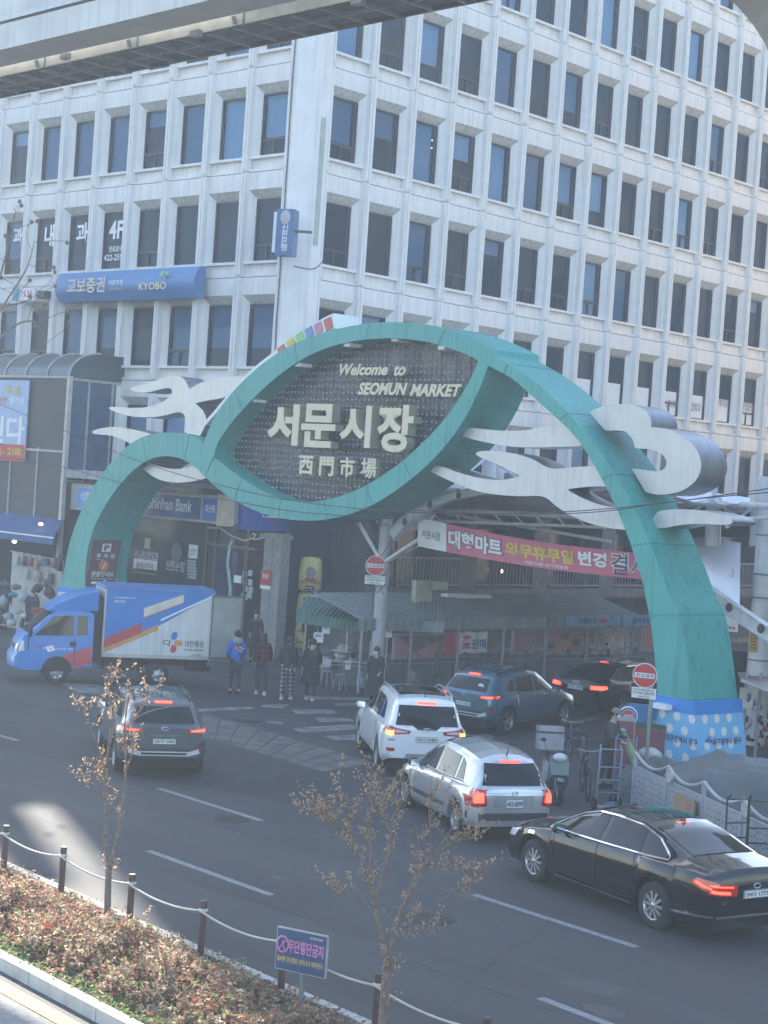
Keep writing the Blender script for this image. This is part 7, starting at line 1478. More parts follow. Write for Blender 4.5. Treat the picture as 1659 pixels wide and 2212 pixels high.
# ================================================================ two wheelers
def scooter(name, label, p, hd, c1, c2, box=None):
    t = thing(name, label, 'scooter', p, hd); cm = mat(name+'_%d' % int(c1[0]*999), c1, .3, coat=1); c2m = mat('scooter_trim_%d' % int(c2[0]*999), c2, .35, coat=.6)
    for x, nm in ((.62, 0), (-.62, 1)):
        mb = MB(); mb.lathe([(.17, -.05), (.25, -.055), (.28, 0), (.25, .055), (.17, .05)], 22, 0, (x, 0, .28), V((0, 1, 0)), V((1, 0, 0))); w_ = mb.build('wheel', rubber, t, world=False)
        mb = MB(); mb.lathe([(.16, -.03), (.18, -.03), (.18, .03), (.16, .03)], 20, 0, (x, 0, .28), V((0, 1, 0)), V((1, 0, 0)))
        for k in range(3): a = 2*pi*k/3; mb.beam((x, 0, .28), (x+.17*cos(a), 0, .28+.17*sin(a)), .035, .03)
        mb.build('rim', alloy, w_, world=False)
    mb = MB(); mb.tube([(.62, -.07, .28), (.42, -.06, .85)], .02, 6).tube([(.62, .07, .28), (.42, .06, .85)], .02, 6); mb.build('fork', steel, t, world=False)
    mb = MB(); mb.add([(.48, -.2, .85), (.48, .2, .85), (.62, .17, .6), (.62, -.17, .6), (.38, -.22, .35), (.38, .22, .35), (.4, -.16, .95), (.4, .16, .95)], [(0, 3, 2, 1), (3, 4, 5, 2), (6, 0, 1, 7), (0, 6, 4, 3), (1, 2, 5, 7)], 0, False); mb.build('front_shield', cm, t, world=False)
    mb = MB(); mb.blob((.72, 0, .52), .2, .08, .05, 10); mb.build('mudguard', cm, t, world=False)
    mb = MB(); mb.box(-.1, -.16, .28, .38, .16, .36); mb.build('footboard', plastic, t, world=False)
    mb = MB(); mb.add([(-.1, -.15, .3), (-.1, .15, .3), (-.15, .17, .72), (-.15, -.17, .72), (-.85, -.1, .62), (-.85, .1, .62), (-.8, .08, .75), (-.8, -.08, .75), (-.5, -.17, .4), (-.5, .17, .4)], [(0, 1, 2, 3), (0, 3, 7, 4, 8), (1, 9, 5, 6, 2), (4, 7, 6, 5), (3, 2, 6, 7), (8, 4, 5, 9), (0, 8, 9, 1)]); mb.build('rear_body', c2m, t, world=False)
    mb = MB(); mb.blob((-.4, 0, .78), .4, .14, .07, 12); mb.build('seat', plastic, t, world=False)
    mb = MB(); mb.tube([(.36, -.34, 1.02), (.4, -.12, 1.0), (.4, .12, 1.0), (.36, .34, 1.02)], .017, 6); mb.build('handlebar', plastic, t, world=False)
    mb = MB(); mb.blob((.5, 0, .93), .1, .15, .09, 10); mb.build('head_lamp', clear, t, world=False)
    for s in (1, -1): mb = MB(); mb.tube([(.38, s*.25, 1.02), (.38, s*.32, 1.22)], .007, 5).blob((.38, s*.33, 1.25), .015, .06, .04, 8); mb.build('mirror', plastic, t, world=False)
    if box: mb = MB(); mb.obox((-.75, 0, 1.13), (.25, 0, .03), (0, .25, 0), (-.03, 0, .24)); mb.build('delivery_box', box, t, world=False); q = MB(); q.obox((-.75, 0, 1.24), (.256, 0, .03), (0, .256, 0), (-.002, 0, .02)); q.obox((-.75, .252, 1.1), (.17, 0, 0), (0, .006, 0), (0, 0, .09)); q.build('box_trim', plastic, t, world=False)
    mb = MB(); mb.beam((-.1, .1, .3), (-.15, .25, .02), .03); mb.build('stand', steel, t, world=False)
    return t
p = G(1200, 1722); q_ = look(p, False, .75)
scooter('delivery_scooter', 'white scooter with a big grey delivery box parked beside the silver hatchback', G(1205, 1740)-(G(1205, 1742)-G(1158, 1690)).normalized()*.62, atan2((G(1205, 1742)-G(1158, 1690)).y, (G(1205, 1742)-G(1158, 1690)).x), (.13, .18, .15), (.5, .5, .5), mat('grey_delivery_box', (.24, .24, .26), .5))
scooter('motor_scooter', 'red and white motor scooter parked in front of the mural boards', G(1215, 1470), atan2(-1, -.55), (.35, .02, .04), (.5, .52, .52))
scooter('dark_scooter', 'dark scooter parked behind the black executive car', G(1290, 1468), atan2(-1, .4), (.02, .02, .025), (.05, .05, .055))
# bicycle
def bicycle(p, hd, label):
    t = thing('bicycle', label, 'bicycle', p, hd); bm_ = mat('blue_bike_frame', (.03, .06, .16), .4)
    for x in (.52, -.52):
        mb = MB(); mb.tube([(x+.32*cos(q), 0, .33+.32*sin(q)) for q in [2*pi*k/28 for k in range(29)]], .018, 6); w_ = mb.build('wheel', rubber, t, world=False); s = MB()
        for k in range(12): a = 2*pi*k/12; s.tube([(x, 0, .33), (x+.31*cos(a), 0, .33+.31*sin(a))], .003, 3)
        stuff(s.build('spokes', steel, w_, world=False))
    mb = MB(); mb.tube([(.52, 0, .33), (.4, 0, .85), (-.1, 0, .75), (-.15, 0, .3), (-.52, 0, .33), (-.1, 0, .72)], .017, 6).tube([(.42, 0, .75), (-.15, 0, .3)], .017, 6); mb.build('frame', bm_, t, world=False)
    MB().tube([(.3, -.25, 1.02), (.42, -.05, 1.0), (.42, .05, 1.0), (.3, .25, 1.02)], .012, 6).tube([(.4, 0, .85), (.42, 0, 1.0)], .012, 6).build('handlebar', steel, t, world=False); MB().blob((-.13, 0, .88), .14, .08, .04, 10).build('saddle', plastic, t, world=False); MB().tube([(-.1, 0, .75), (-.12, 0, .88)], .012, 6).build('seat_post', steel, t, world=False)
bicycle(G(1262, 1722), atan2(-.8, .75), 'blue bicycle parked between the scooter and the grey fence')
# ================================================================ right corner: fence, tarps, carts
fgr = mat('light_grey_fence', (.34, .36, .38), .45, streak=.08)
f0, f1 = G(1365, 1752), G(1660, 1905)
fn = thing('decorated_fence', 'light grey perforated metal fence with wavy top rail beside the black saloon', 'fence', f0)
fd2 = (f1-f0).normalized(); nn = V((fd2.y, -fd2.x, 0)); Lf = (f1-f0).length; npn = 5; pw_ = 1.55
fd2 = (f1-f0).normalized()
# perforated panel with wave
disc_mb = MB()
for i in range(6):
    b0 = f0+fd2*i*pw_
    MB().tube([b0, b0+V((0, 0, 1.12))], .045, 10).build('fence_post', fgr, fn)
    MB().obox(b0+fd2*pw_/2+V((0, 0, .52)), fd2*(pw_/2-.05), nn*.012, V((0, 0, .33))).build('perforated_panel', fgr, fn)
    hl = MB()
    for a in range(12):
        for c_ in range(5):
            q = b0+fd2*(.18+a*.108)+V((0, 0, .28+c_*.11+.02*(a % 2)))+nn*.014; hl.add([q+fd2*.016*cos(k)+V((0, 0, .022*sin(k))) for k in [2*pi*j/6 for j in range(6)]], [tuple(range(6))]); hl.add([q-nn*.028+fd2*.016*cos(k)+V((0, 0, .022*sin(k))) for k in [2*pi*j/6 for j in range(6)]], [tuple(range(6))])
    stuff(hl.build('perforations', joint_dark, fn))
    MB().tube([b0+fd2*pw_*t+V((0, 0, 1.04+.1*(1-t*2 if t < .5 else t*2-1)**2*1.2-.06*sin(pi*t)+(.13 if .35 < t < .65 else 0)*0)) for t in [k/14 for k in range(15)]], .032, 8).build('wavy_rail', fgr, fn)
    MB().obox(b0+fd2*pw_/2+V((0, 0, .88)), fd2*(pw_/2-.03), nn*.02, V((0, 0, .022))).build('rail', fgr, fn)
    if i in (1, 3):
        c3 = b0+fd2*pw_*.12+V((0, 0, 1.02))+nn*.05; mb = MB(); mb.lathe([(.001, 0), (.13, 0), (.13, .05), (.001, .05)], 22, 0, c3-nn*.03, nn, fd2, False); mb.build('round_emblem', mat('clock_white', (.5, .5, .46), .5, col2=(.3, .28, .24), scale=14), fn)
# tarp covered heaps
tarp = mat('grey_tarpaulin', (.1, .115, .12), .6, var=.15, scale=2, bump=.5, bscale=5); tarp2 = mat('green_grey_tarpaulin', (.07, .085, .08), .6, var=.2, scale=3, bump=.5, bscale=6)
def tarp_heap(name, label, c3, ax, ay, L_, W_, H_, M, seed):
    r = random.Random(seed); n, m_ = 26, 18; vs = []
    ph = [r.uniform(0, 6) for _ in range(6)]
    for j in range(m_+1):
        for i in range(n+1):
            u, v = i/n*2-1, j/m_*2-1; e = max(0, 1-abs(u)**5)*max(0, 1-abs(v)**5); z = H_*e**.45*(.86+.1*sin(3*u+ph[0])+.07*sin(5*v+ph[1]+u*2)); z += .05*sin(9*u+4*v+ph[2])*e+.03*sin(16*v-6*u+ph[3])*e+.02*sin(25*u+ph[4])*e
            vs.append(V(c3)+ax*u*L_+ay*v*W_+V((0, 0, max(.01, z))))
    mb = MB(); mb.add(vs, [(j*(n+1)+i, j*(n+1)+i+1, (j+1)*(n+1)+i+1, (j+1)*(n+1)+i) for j in range(m_) for i in range(n)], 0, True); return tag(mb.build(name, M), label, 'tarpaulin')
c_ = G(1570, 1790); rdir = V((RT.x, RT.y, 0)).normalized(); fdir = V((FW.x, FW.y, 0)).normalized()
tarp_heap('tarpaulin_heap', 'big grey tarpaulin draped over a heap behind the grey fence', c_+fdir*.8+rdir*.3, rdir, fdir, 1.5, 1.1, 1.25, tarp, 4)
tarp_heap('tarpaulin_heap', 'low dark green tarpaulin at the foot of the polka dot arch leg', G(1440, 1740)+fdir*.5, rdir, fdir, .95, .7, .8, tarp2, 8)
# hand carts
def cart(p, hd, label, M, hgt=1.2):
    t = thing('hand_cart', label, 'hand cart', p, hd)
    for s in (-.22, .22): MB().tube([(0, s, .12), (.05, s, hgt), (-.02, s*.9, hgt+.08)], .018, 6).build('upright', M, t, world=False)
    for z in (.35, .6, .85, hgt): MB().tube([(.02, -.22, z), (.02, .22, z)], .014, 6).build('cross_bar', M, t, world=False)
    MB().box(0, -.24, .08, .4, .24, .1).build('toe_plate', M, t, world=False)
    for s in (-.25, .25): MB().lathe([(.05, -.03), (.12, -.03), (.12, .03), (.05, .03)], 14, 0, (-.04, s, .12), V((0, 1, 0)), V((1, 0, 0))).build('wheel', rubber, t, world=False)
blm = mat('blue_steel_tube', (.1, .17, .27), .45); cart(G(1310, 1750), look(G(1310, 1750), False, .3), 'pale blue hand cart standing at the end of the grey fence', mat('pale_blue_tube', (.2, .26, .33), .5)); cart(G(1345, 1745), look(G(1345, 1745), False, -.4), 'darker blue hand cart leaning on the first fence post', blm, 1.35)
blk_ = mat('dark_steel_tube', (.03, .035, .04), .45)
cart(G(1590, 1890)+fdir*.1, look(G(1590, 1890), True, .6), 'black hand cart hooked on the fence behind the black saloon', blk_, 1.25); cart(G(1640, 1905)+fdir*.15, look(G(1640, 1905), True, .3), 'black hand cart at the right edge behind the black saloon', blk_, 1.3)
cb3 = G(1480, 1815); mb = MB(); mb.obox(cb3+V((0, 0, .5))+nn*.06, fd2*.42, nn*.015, V((0, 0, .3))); tag(mb.build('cardboard_sheet', mat('cardboard', (.36, .24, .14), .9)), 'brown cardboard sheet leaning on the grey fence', 'cardboard')
# red and blue clutter around the sign posts
rb_ = G(1345, 1690); mb = MB(); mb.box(-.1, -.2, 0, .1, .2, 1.3); mb.X = None; t = thing('red_cabinet', 'tall dull red panel between the hand cart and the hydrant marker', 'cabinet', rb_+fdir*.3, look(rb_, False)); mb.build('panel', mat('dull_red_panel', (.22, .06, .07), .6), t, world=False); MB().box(-.12, -.22, 1.3, .12, .22, 1.36).build('panel_cap', grey_p, t, world=False)
t = thing('red_bin', 'red crate with a green top behind the sign post', 'crate', G(1378, 1660)+fdir*.2, look(G(1378, 1660), False)); MB().box(-.35, -.5, 0, .35, .6, .95).build('crate_body', mat('dull_red_panel', (.22, .06, .07), .6), t, world=False); MB().box(-.37, -.52, .95, .37, .62, 1.05).build('crate_lid', mat('dark_green_lid', (.03, .09, .05), .6), t, world=False)
t = thing('blue_crate', 'blue plastic crate on top of the red crate', 'crate', G(1378, 1660)+fdir*.2+V((0, 0, 1.05)), look(G(1378, 1660), False)); MB().box(-.25, -.3, 0, .25, .3, .35).build('crate_body', mat('blue_plastic', (.03, .15, .35), .5), t, world=False); MB().box(-.27, -.32, .33, .27, .32, .37).build('crate_rim', mat('blue_plastic', (.03, .15, .35), .5), t, world=False)
pa = G(1350, 1700); t = thing('folded_parasol', 'folded yellow and green parasol leaning by the fence', 'parasol', pa+V((0, 0, .4))); a_ = PN(1345, 1578, pa, n_); b_ = PN(1388, 1690, pa, n_)
mb = MB(); mb.tube([a_, a_.lerp(b_, .4), b_], [.04, .1, .07], 8); mb.build('folded_cloth', mat('yellow_green_cloth', (.4, .42, .2), .8, col2=(.12, .25, .15), scale=6), t); MB().blob(a_, .09, .09, .05, 8).build('cloth_tie', mat('teal_tie', (.1, .4, .4), .7), t)
wb_ = G(1405, 1690)+fdir*.3; t = MB().blob((wb_.x, wb_.y, .55), .3, .2, .16, 10, 0, .15).build('white_sack', mat('white_plastic', (.6, .6, .6), .5)); tag(t, 'white sack lying beside the no entry sign post', 'sack'); 
# right hand shop: red roof, hanging goods
rr_ = thing('right_stall', 'stall with a dull red ribbed roof at the right edge hung with shoes', 'stall', G(1640, 1640))
R0_ = PN(1598, 1465, G(1650, 1650), n_); q = [PN(1590, 1448, G(1620, 1560), n_), PN(1700, 1430, G(1620, 1560), n_), PN(1700, 1510, G(1650, 1680), n_), PN(1600, 1470, G(1650, 1680), n_)]
mb = MB(); n2_ = 12
for i in range(n2_+1): a_, b_ = q[0].lerp(q[3], i/n2_), q[1].lerp(q[2], i/n2_); mb.v += [tuple(a_+V((0, 0, .03*(i % 2)))), tuple(b_+V((0, 0, .03*(i % 2))))]
for i in range(n2_): mb.f.append([2*i, 2*i+1, 2*i+3, 2*i+2]); mb.m.append(0); mb.sm.append(False)
mb.build('ribbed_roof', mat('dull_red_roof', (.2, .12, .13), .6), rr_); MB().tube([q[3], q[2]], .04, 8).build('gutter', grey_p, rr_)
bw2 = G(1680, 1600)+fdir*1.0; MB().obox(bw2+V((0, 0, 1.1)), rdir*1.6, fdir*.05, V((0, 0, 1.1))).build('dark_backing', mat('stall_dark', (.03, .03, .035), .9), rr_)
for x in (1602, 1632): p = PN(x, 1620, G(1640, 1640), n_); MB().tube([(p.x, p.y, 0), (p.x, p.y, 2.1)], .04, 8).build('stall_post', grey_p, rr_)
rq = random.Random(21); shc = [(.02, .02, .025), (.3, .27, .2), (.45, .45, .46), (.35, .07, .03), (.05, .05, .06), (.3, .18, .2), (.1, .16, .25)]
for i in range(44):
    x, y = rq.uniform(1612, 1662), rq.uniform(1495, 1690); p = PN(x, y, G(1640, 1640)+fdir*rq.uniform(-.3, .6), n_); ci = rq.randrange(7)
    if p.z < .1: continue
    mb = MB(); a = rq.uniform(0, 3); mb.X = Matrix.Translation(p) @ Matrix.Rotation(a, 4, 'Z') @ Matrix.Rotation(rq.uniform(-.9, .9), 4, 'Y'); mb.blob((0, 0, 0), .14, .05, .045, 8).blob((-.08, 0, .05), .055, .045, .06, 8)
    tag(mb.build('shoe', mat('shoe_%d' % ci, shc[ci], .6)), '%s shoe hung %s %s at the right stall' % (('black', 'tan', 'pale grey', 'orange red', 'charcoal', 'pink', 'slate blue')[ci], 'high under the roof' if y < 1540 else 'at mid height' if y < 1600 else 'low down' if y < 1650 else 'close to the ground', 'near the arch leg' if x < 1626 else 'half way along' if x < 1644 else 'by the picture edge'), 'shoe', 'shoes hung at the right stall')
p = PN(1630, 1500, G(1640, 1640), n_); MB().obox(PN(1612, 1508, G(1640, 1640)-fdir*.2, n_), rdir*.17, fdir*.01, V((0, 0, .25))).build('price_card', white_p, rr_)
# office chair back wall behind the right leg
bicycle(G(1240, 1650), atan2(-.9, .3), 'dark bicycle standing behind the delivery scooter')
# ================================================================ elevated railway above, seen from below
EM = V((.9993, -.037, 0)).normalized(); NM = V((.037, .9993, 0))
def track(y, t): return V((0, 0, 0))+NM*y+EM*t
tr = thing('monorail_track', 'concrete monorail girder with a hung service walkway crossing the upper left', 'viaduct', (-20, 17, 0))
gird = mat('girder_concrete', (.6, .6, .58), .85, var=.08, scale=1.2, streak=.12)
# planes are given by distance from the camera measured across the track
Yn = 17.0; zb = PN(0, 108, NM*Yn, NM).z; zg = zb-.13
def tbox(y0, y1, z0, z1, t0, t1, name, M, par=tr):
    return MB().obox(track((y0+y1)/2, (t0+t1)/2)+V((0, 0, (z0+z1)/2)), EM*(t1-t0)/2, NM*(y1-y0)/2, V((0, 0, (z1-z0)/2))).build(name, M, par)
T0, T1 = -75, 14
tbox(Yn, Yn+.78, zb, zb+.47, T0, T1, 'girder', gird); tbox(Yn+.12, Yn+.7, zb+.47, zb+1.5, T0, T1, 'girder_web', gird); tbox(Yn-.02, Yn+.12, zb+.52, zb+.6, T0, T1, 'cable_tray', steel)
tbox(Yn+.9, Yn+.93, zg, zg+.2, T0, T1, 'cream_fascia', mat('cream_fascia', (.72, .7, .62), .6))
tbox(Yn+.93, Yn+.97, zg-.02, zg+.03, T0, T1, 'walkway_edge', dark_metal); tbox(Yn+1.93, Yn+1.99, zg-.02, zg+.1, T0, T1, 'walkway_edge', dark_metal); tbox(Yn+1.42, Yn+1.46, zg-.02, zg+.04, T0, T1, 'walkway_edge', steel)
fs_ = MB()
t = T0
while t < T1: fs_.obox(track(Yn+1.45, t)+V((0, 0, zg+.01)), EM*.03, NM*.5, V((0, 0, .03))); t += .72
stuff(fs_.build('walkway_joists', grey_p, tr)); tbox(Yn+.97, Yn+1.93, zg+.05, zg+.07, T0, T1, 'walkway_grating', mat('dark_grating', (.09, .13, .18), .7))
rl = MB(); t = T0
t0h = (PN(81, 130, NM*(Yn+.85), NM)).dot(EM)
k = -16
while k < 12:
    t = t0h+k*2.9; MB().beam(track(Yn+.86, t)+V((0, 0, zg)), track(Yn+.82, t)+V((0, 0, zb)), .05).build('hanger', steel, tr); MB().beam(track(Yn+.9, t+.18)+V((0, 0, zg-.02)), track(Yn+.9, t+.18)+V((0, 0, zg+.24)), .04).build('bracket', steel, tr)
    k += 1
for x, y in ((143, 122), (425, 73), (775, 3)): p = PN(x, y, NM*(Yn+.88), NM); MB().obox(p, EM*.12, NM*.06, V((0, 0, .05))).build('cable_clip', steel, tr)
tbox(Yn+5, Yn+5.8, zb, zb+1.5, T0, -60, 'far_girder', gird)
# station roof at the upper right corner
d_ = ray(1575, -4); P0 = CP+d_*(9/d_.length)
rf_ = thing('station_roof', 'plain grey roof edge of the station poking in at the upper right corner', 'roof', P0); nrm = -FW
pp = [(1573, -6), (1600, 22), (1628, 55), (1650, 90), (1668, 130), (1900, 130), (1900, -300), (1500, -300)]
MB().prism([PN(x, y, P0, V((FW.x, FW.y, 0)).normalized()) for x, y in pp], V((FW.x, FW.y, 0)).normalized()*-.5).build('roof_slab', mat('roof_grey', (.26, .255, .24), .8, var=.03), rf_)
# ================================================================ planting strip
FL0 = V((-17.7, 14.45, 0)); KT = .16
def ST(t, n=0, z=0): return FL0+E1*t+N1*n+V((0, 0, z))      # along the kerb, away from the camera
kb = G(0, 2067, .16); kn = (kb-FL0).dot(N1)                  # near kerb line
soil = mat('dry_soil', (.12, .09, .065), .95, var=.3, scale=8, bump=.6)
sb_ = MB(); sb_.prism([ST(-16, kn+.14), ST(16, kn+.14), ST(16, .11), ST(-16, .11)], (0, 0, .1)); struct(sb_.build('planting_bed', soil))
kst = mat('pale_kerb_concrete', (.5, .49, .46), .85, var=.1, scale=4, bump=.3, streak=.08)
ks = thing('planter_kerb', 'pale concrete kerb along the near side of the planting strip', 'kerb', ST(0, kn)); 
for i in range(-8, 10):
    MB().prism([ST(i*1.5+.008, kn-.0), ST(i*1.5+1.492, kn-.0), ST(i*1.5+1.492, kn+.16), ST(i*1.5+.008, kn+.16)], (0, 0, KT)).build('kerb_stone', kst, ks)
for i in range(-8, 10):
    MB().prism([ST(i*1.5+.008, .12), ST(i*1.5+1.492, .12), ST(i*1.5+1.492, .26), ST(i*1.5+.008, .26)], (0, 0, .1)).build('kerb_stone', kst, ks)
# yellowish paving and path at the lower left
yk = mat('ochre_paver', (.5, .37, .17), .85, var=.12, scale=5, bump=.3); y0_ = (G(0, 2118)-FL0).dot(N1); y1_ = (G(0, 2145)-FL0).dot(N1)
pth = MB(); pth.prism([ST(-16, y1_-.01, -.1), ST(16, y1_-.01, -.1), ST(16, -14, -.1), ST(-16, -14, -.1)], (0, 0, .106)); pw2 = struct(pth.build('path', mat('pale_path', (.26, .25, .23), .9, var=.15, scale=10, bump=.5, bscale=60)))
for i in range(-60, 44):
    MB().prism([ST(i*.24+.004, y1_), ST(i*.24+.236, y1_), ST(i*.24+.236, y0_-.0), ST(i*.24+.004, y0_)], (0, 0, .012+random.uniform(0, .003))).build('paver', yk, pw2)
# rope fence
brownp = mat('brown_bollard', (.075, .04, .035), .45, coat=.3); ropem = mat('pale_rope', (.5, .48, .4), .8)
posts = []
for (x, yt) in ((14, 1783), (138, 1829), (286, 1888), (441, 1945), (615, 2010)):
    p = PN(x, yt, FL0, N1); posts.append(p)
sp_ = (posts[3]-posts[1]).length/2
while (posts[-1]-FL0).dot(E1) < 7: posts.append(posts[-1]+E1*sp_)
posts.insert(0, posts[0]-E1*sp_)
hz_ = sum(p.z for p in posts[1:5])/4; rf2 = thing('rope_fence', 'low fence of brown posts strung with pale rope along the road', 'fence', ST(0, 0))
for i, p in enumerate(posts):
    q = V((p.x, p.y, 0)); z = p.z if i < 6 else hz_
    MB().tube([q, q+V((0, 0, z))], .045, 12).build('fence_post', brownp, rf2)
    MB().lathe([(.047, 0), (.06, .012), (.06, .03), (.047, .042)], 12, 0, q+V((0, 0, z-.14))).build('rope_collar', ropem, rf2)
    if i+1 < len(posts):
        p2 = posts[i+1]; z2 = p2.z if i+1 < 6 else hz_; q2 = V((p2.x, p2.y, 0)); pts = [q.lerp(q2, t)+V((0, 0, (z-.12)*(1-t)+(z2-.12)*t-.3*t*(1-t)))+AN*.055 for t in [k/12 for k in range(13)]]
        MB().tube(pts, .014, 6).build('rope', ropem, rf2)
# sign in the strip
sgp = G(643, 2205); n_s = (CP-sgp); n_s.z = 0; n_s.normalize(); sp3 = PN(643, 2180, ST(0, -.35), N1)
u_s = V((-n_s.y, n_s.x, 0)); n_s2 = (n_s+V((.0, 0, 0))-u_s*.55).normalized(); u2 = V((-n_s2.y, n_s2.x, 0)); plane = V((sp3.x, sp3.y, 0))
c6 = PN(651, 2047, plane, n_s2); jw = thing('jaywalking_sign', 'blue sign board with pink lettering standing among the bushes', 'sign', (sp3.x, sp3.y, 0))
a_ = PN(597, 2000, plane, n_s2); b_ = PN(705, 2035, plane, n_s2); hw_ = (b_-a_).dot(u2)/2; hh_ = .24
zt_ = a_.z; c6.z = zt_-hh_+.0
jwp = mat('dark_blue_sign', (.03, .07, .16), .4, coat=.3); MB().obox(c6-n_s2*.02, u2*hw_, n_s2*.02, V((0, 0, hh_))).build('sign_frame', mat('dull_aluminium', (.45, .45, .43)), jw)
bd = MB().obox(c6+n_s2*.004, u2*(hw_-.012), n_s2*.004, V((0, 0, hh_-.012))).build('sign_board', jwp, jw)
pk = mat('pink_print', (.6, .22, .42), .5)
text_obj('lettering', '무단횡단금지', c6+n_s2*.01-u2*hw_*.5+V((0, 0, -.02)), u2*hw_*1.4, V((0, 0, .15)), pk, bd, bold=.03); text_obj('lettering', '올바른 무단횡단 내자녀가 따라한다', c6+n_s2*.01-u2*hw_*.9-V((0, 0, .14)), u2*hw_*1.8, V((0, 0, .065)), yel_p, bd, bold=.01); text_obj('lettering', '대구중부경찰서', c6+n_s2*.01+u2*hw_*.35+V((0, 0, .17)), u2*hw_*.5, V((0, 0, .03)), white_p, bd)
rg = MB(); cc_ = c6+n_s2*.012-u2*hw_*.72+V((0, 0, .055)); rg.tube([cc_+u2*.075*cos(q)+V((0, 0, .09*sin(q))) for q in [2*pi*k/20 for k in range(21)]], .012, 5); rg.tube([cc_+u2*.05+V((0, 0, .06)), cc_-u2*.05-V((0, 0, .06))], .01, 5); rg.tube([cc_+V((0, 0, .05)), cc_-V((0, 0, .01)), cc_+u2*.03-V((0, 0, .06))], .009, 5); rg.build('prohibition_mark', pk, bd)
MB().tube([(c6.x-n_s2.x*.06, c6.y-n_s2.y*.06, 0), (c6.x-n_s2.x*.06, c6.y-n_s2.y*.06, zt_-.02)], .025, 8).build('sign_post', steel, jw)
# ---- trees
bark = mat('pale_bark', (.2, .15, .12), .85, var=.25, scale=14, bump=.5); leafm = leaf_mat('dry_leaf', (.6, .42, .26), (.36, .24, .14))
class Leafy:
    pass
def dry_tree(label, base, limbs, seed, dens):
    """limbs traced as polylines in the plane of the trunk facing the camera, (right, up, toward) in metres"""
    r = random.Random(seed); t = thing('young_tree', label, 'tree', base); tb_ = MB(); lf = MB(); tw = MB()
    for pts, r0, r1 in limbs:
        P = smooth_poly([V(base)+rdir*a+V((0, 0, b))-fdir*c_ for a, b, c_ in pts], it=2); n = len(P); tb_.tube(P, [r0+(r1-r0)*i/(n-1) for i in range(n)], 8)
        # twigs
        if r0 < .06:
            for i in range(n//3, n):
                for _ in range(2):
                    if r.random() < dens:
                        d = (P[min(i+1, n-1)]-P[max(0, i-1)]).normalized(); side = V((r.uniform(-1, 1), r.uniform(-1, 1), r.uniform(-.1, .9))).normalized(); l_ = r.uniform(.12, .42)*(1 if i > n*.4 else .7)
                        q = [P[i]]; dd = (d*.6+side).normalized()
                        for s in range(4): dd = (dd+V((r.uniform(-.3, .3), r.uniform(-.3, .3), r.uniform(-.1, .3)))).normalized(); q.append(q[-1]+dd*l_/4)
                        tw.tube(q, [.006, .005, .004, .003, .002], 4, cap=False)
                        for s in range(1, 5):
                            for _k in range(5):
                                if r.random() < .8:
                                    c3 = q[s]+V((r.uniform(-.035, .035), r.uniform(-.035, .035), r.uniform(-.03, .04))); a1 = V((r.uniform(-1, 1), r.uniform(-1, 1), r.uniform(-1, 1))).normalized(); a2 = a1.cross(V((r.uniform(-1, 1), r.uniform(-1, 1), 1))).normalized(); s1, s2 = r.uniform(.015, .034), r.uniform(.006, .014); lf.add([c3-a1*s1, c3+a2*s2, c3+a1*s1, c3-a2*s2], [(0, 1, 2, 3)])
    tb_.build('trunk', bark, t); stuff(tw.build('twigs', bark, t)); stuff(lf.build('seed_heads', leafm, t)); return t
def trace(base, pts):     # picture points -> metres in the trunk's upright plane
    out = []
    for x, y, c_ in pts:
        p = PN(x, y, base, fdir); out.append(((p-base).dot(rdir), p.z, c_))
    return out
tb1 = ST(0, -.32); tb1 = PN(233, 2020, ST(0, -.35), N1); tb1.z = .1; tb1 = V((tb1.x, tb1.y, .1))
zz = [((232, 2020, 0), (232, 1950, 0), (234, 1900, 0))]
L1 = [([(0, -.1, 0)]+trace(tb1, [(231, 1960, 0), (234, 1892, 0)]), .05, .04),
      (trace(tb1, [(234, 1895, 0), (226, 1840, 0), (230, 1770, .05), (225, 1700, .1), (238, 1620, .1), (245, 1540, .1)]), .03, .008),
      (trace(tb1, [(234, 1895, 0), (250, 1840, -.05), (262, 1760, -.1), (270, 1680, -.1), (262, 1600, -.15), (275, 1520, -.1)]), .028, .007),
      (trace(tb1, [(262, 1800, -.1), (240, 1750, 0), (215, 1690, .1), (195, 1650, .1)]), .012, .004),
      (trace(tb1, [(232, 1690, .1), (215, 1620, .2), (190, 1560, .2), (180, 1535, .3)]), .014, .004), (trace(tb1, [(265, 1690, -.1), (285, 1650, 0), (290, 1600, .1)]), .012, .004),
      (trace(tb1, [(240, 1620, .1), (250, 1570, 0), (230, 1510, 0), (245, 1480, 0)]), .014, .004), (trace(tb1, [(264, 1620, -.1), (285, 1570, .1), (320, 1530, .1), (345, 1490, .1)]), .012, .004), (trace(tb1, [(262, 1600, -.1), (300, 1560, 0), (350, 1545, 0), (390, 1540, 0)]), .01, .003), (trace(tb1, [(230, 1760, 0), (205, 1720, .1), (190, 1700, .1)]), .008, .003), (trace(tb1, [(245, 1560, .1), (215, 1530, .1), (170, 1510, .2)]), .01, .003)]
dry_tree('slender forked young tree with few dry leaves in front of the dark grey crossover', tb1, L1, 5, .26)
tb3 = PN(829, 2212, ST(0, -.4), N1); tb3.z = .1; tb3 = V((tb3.x, tb3.y, .1))
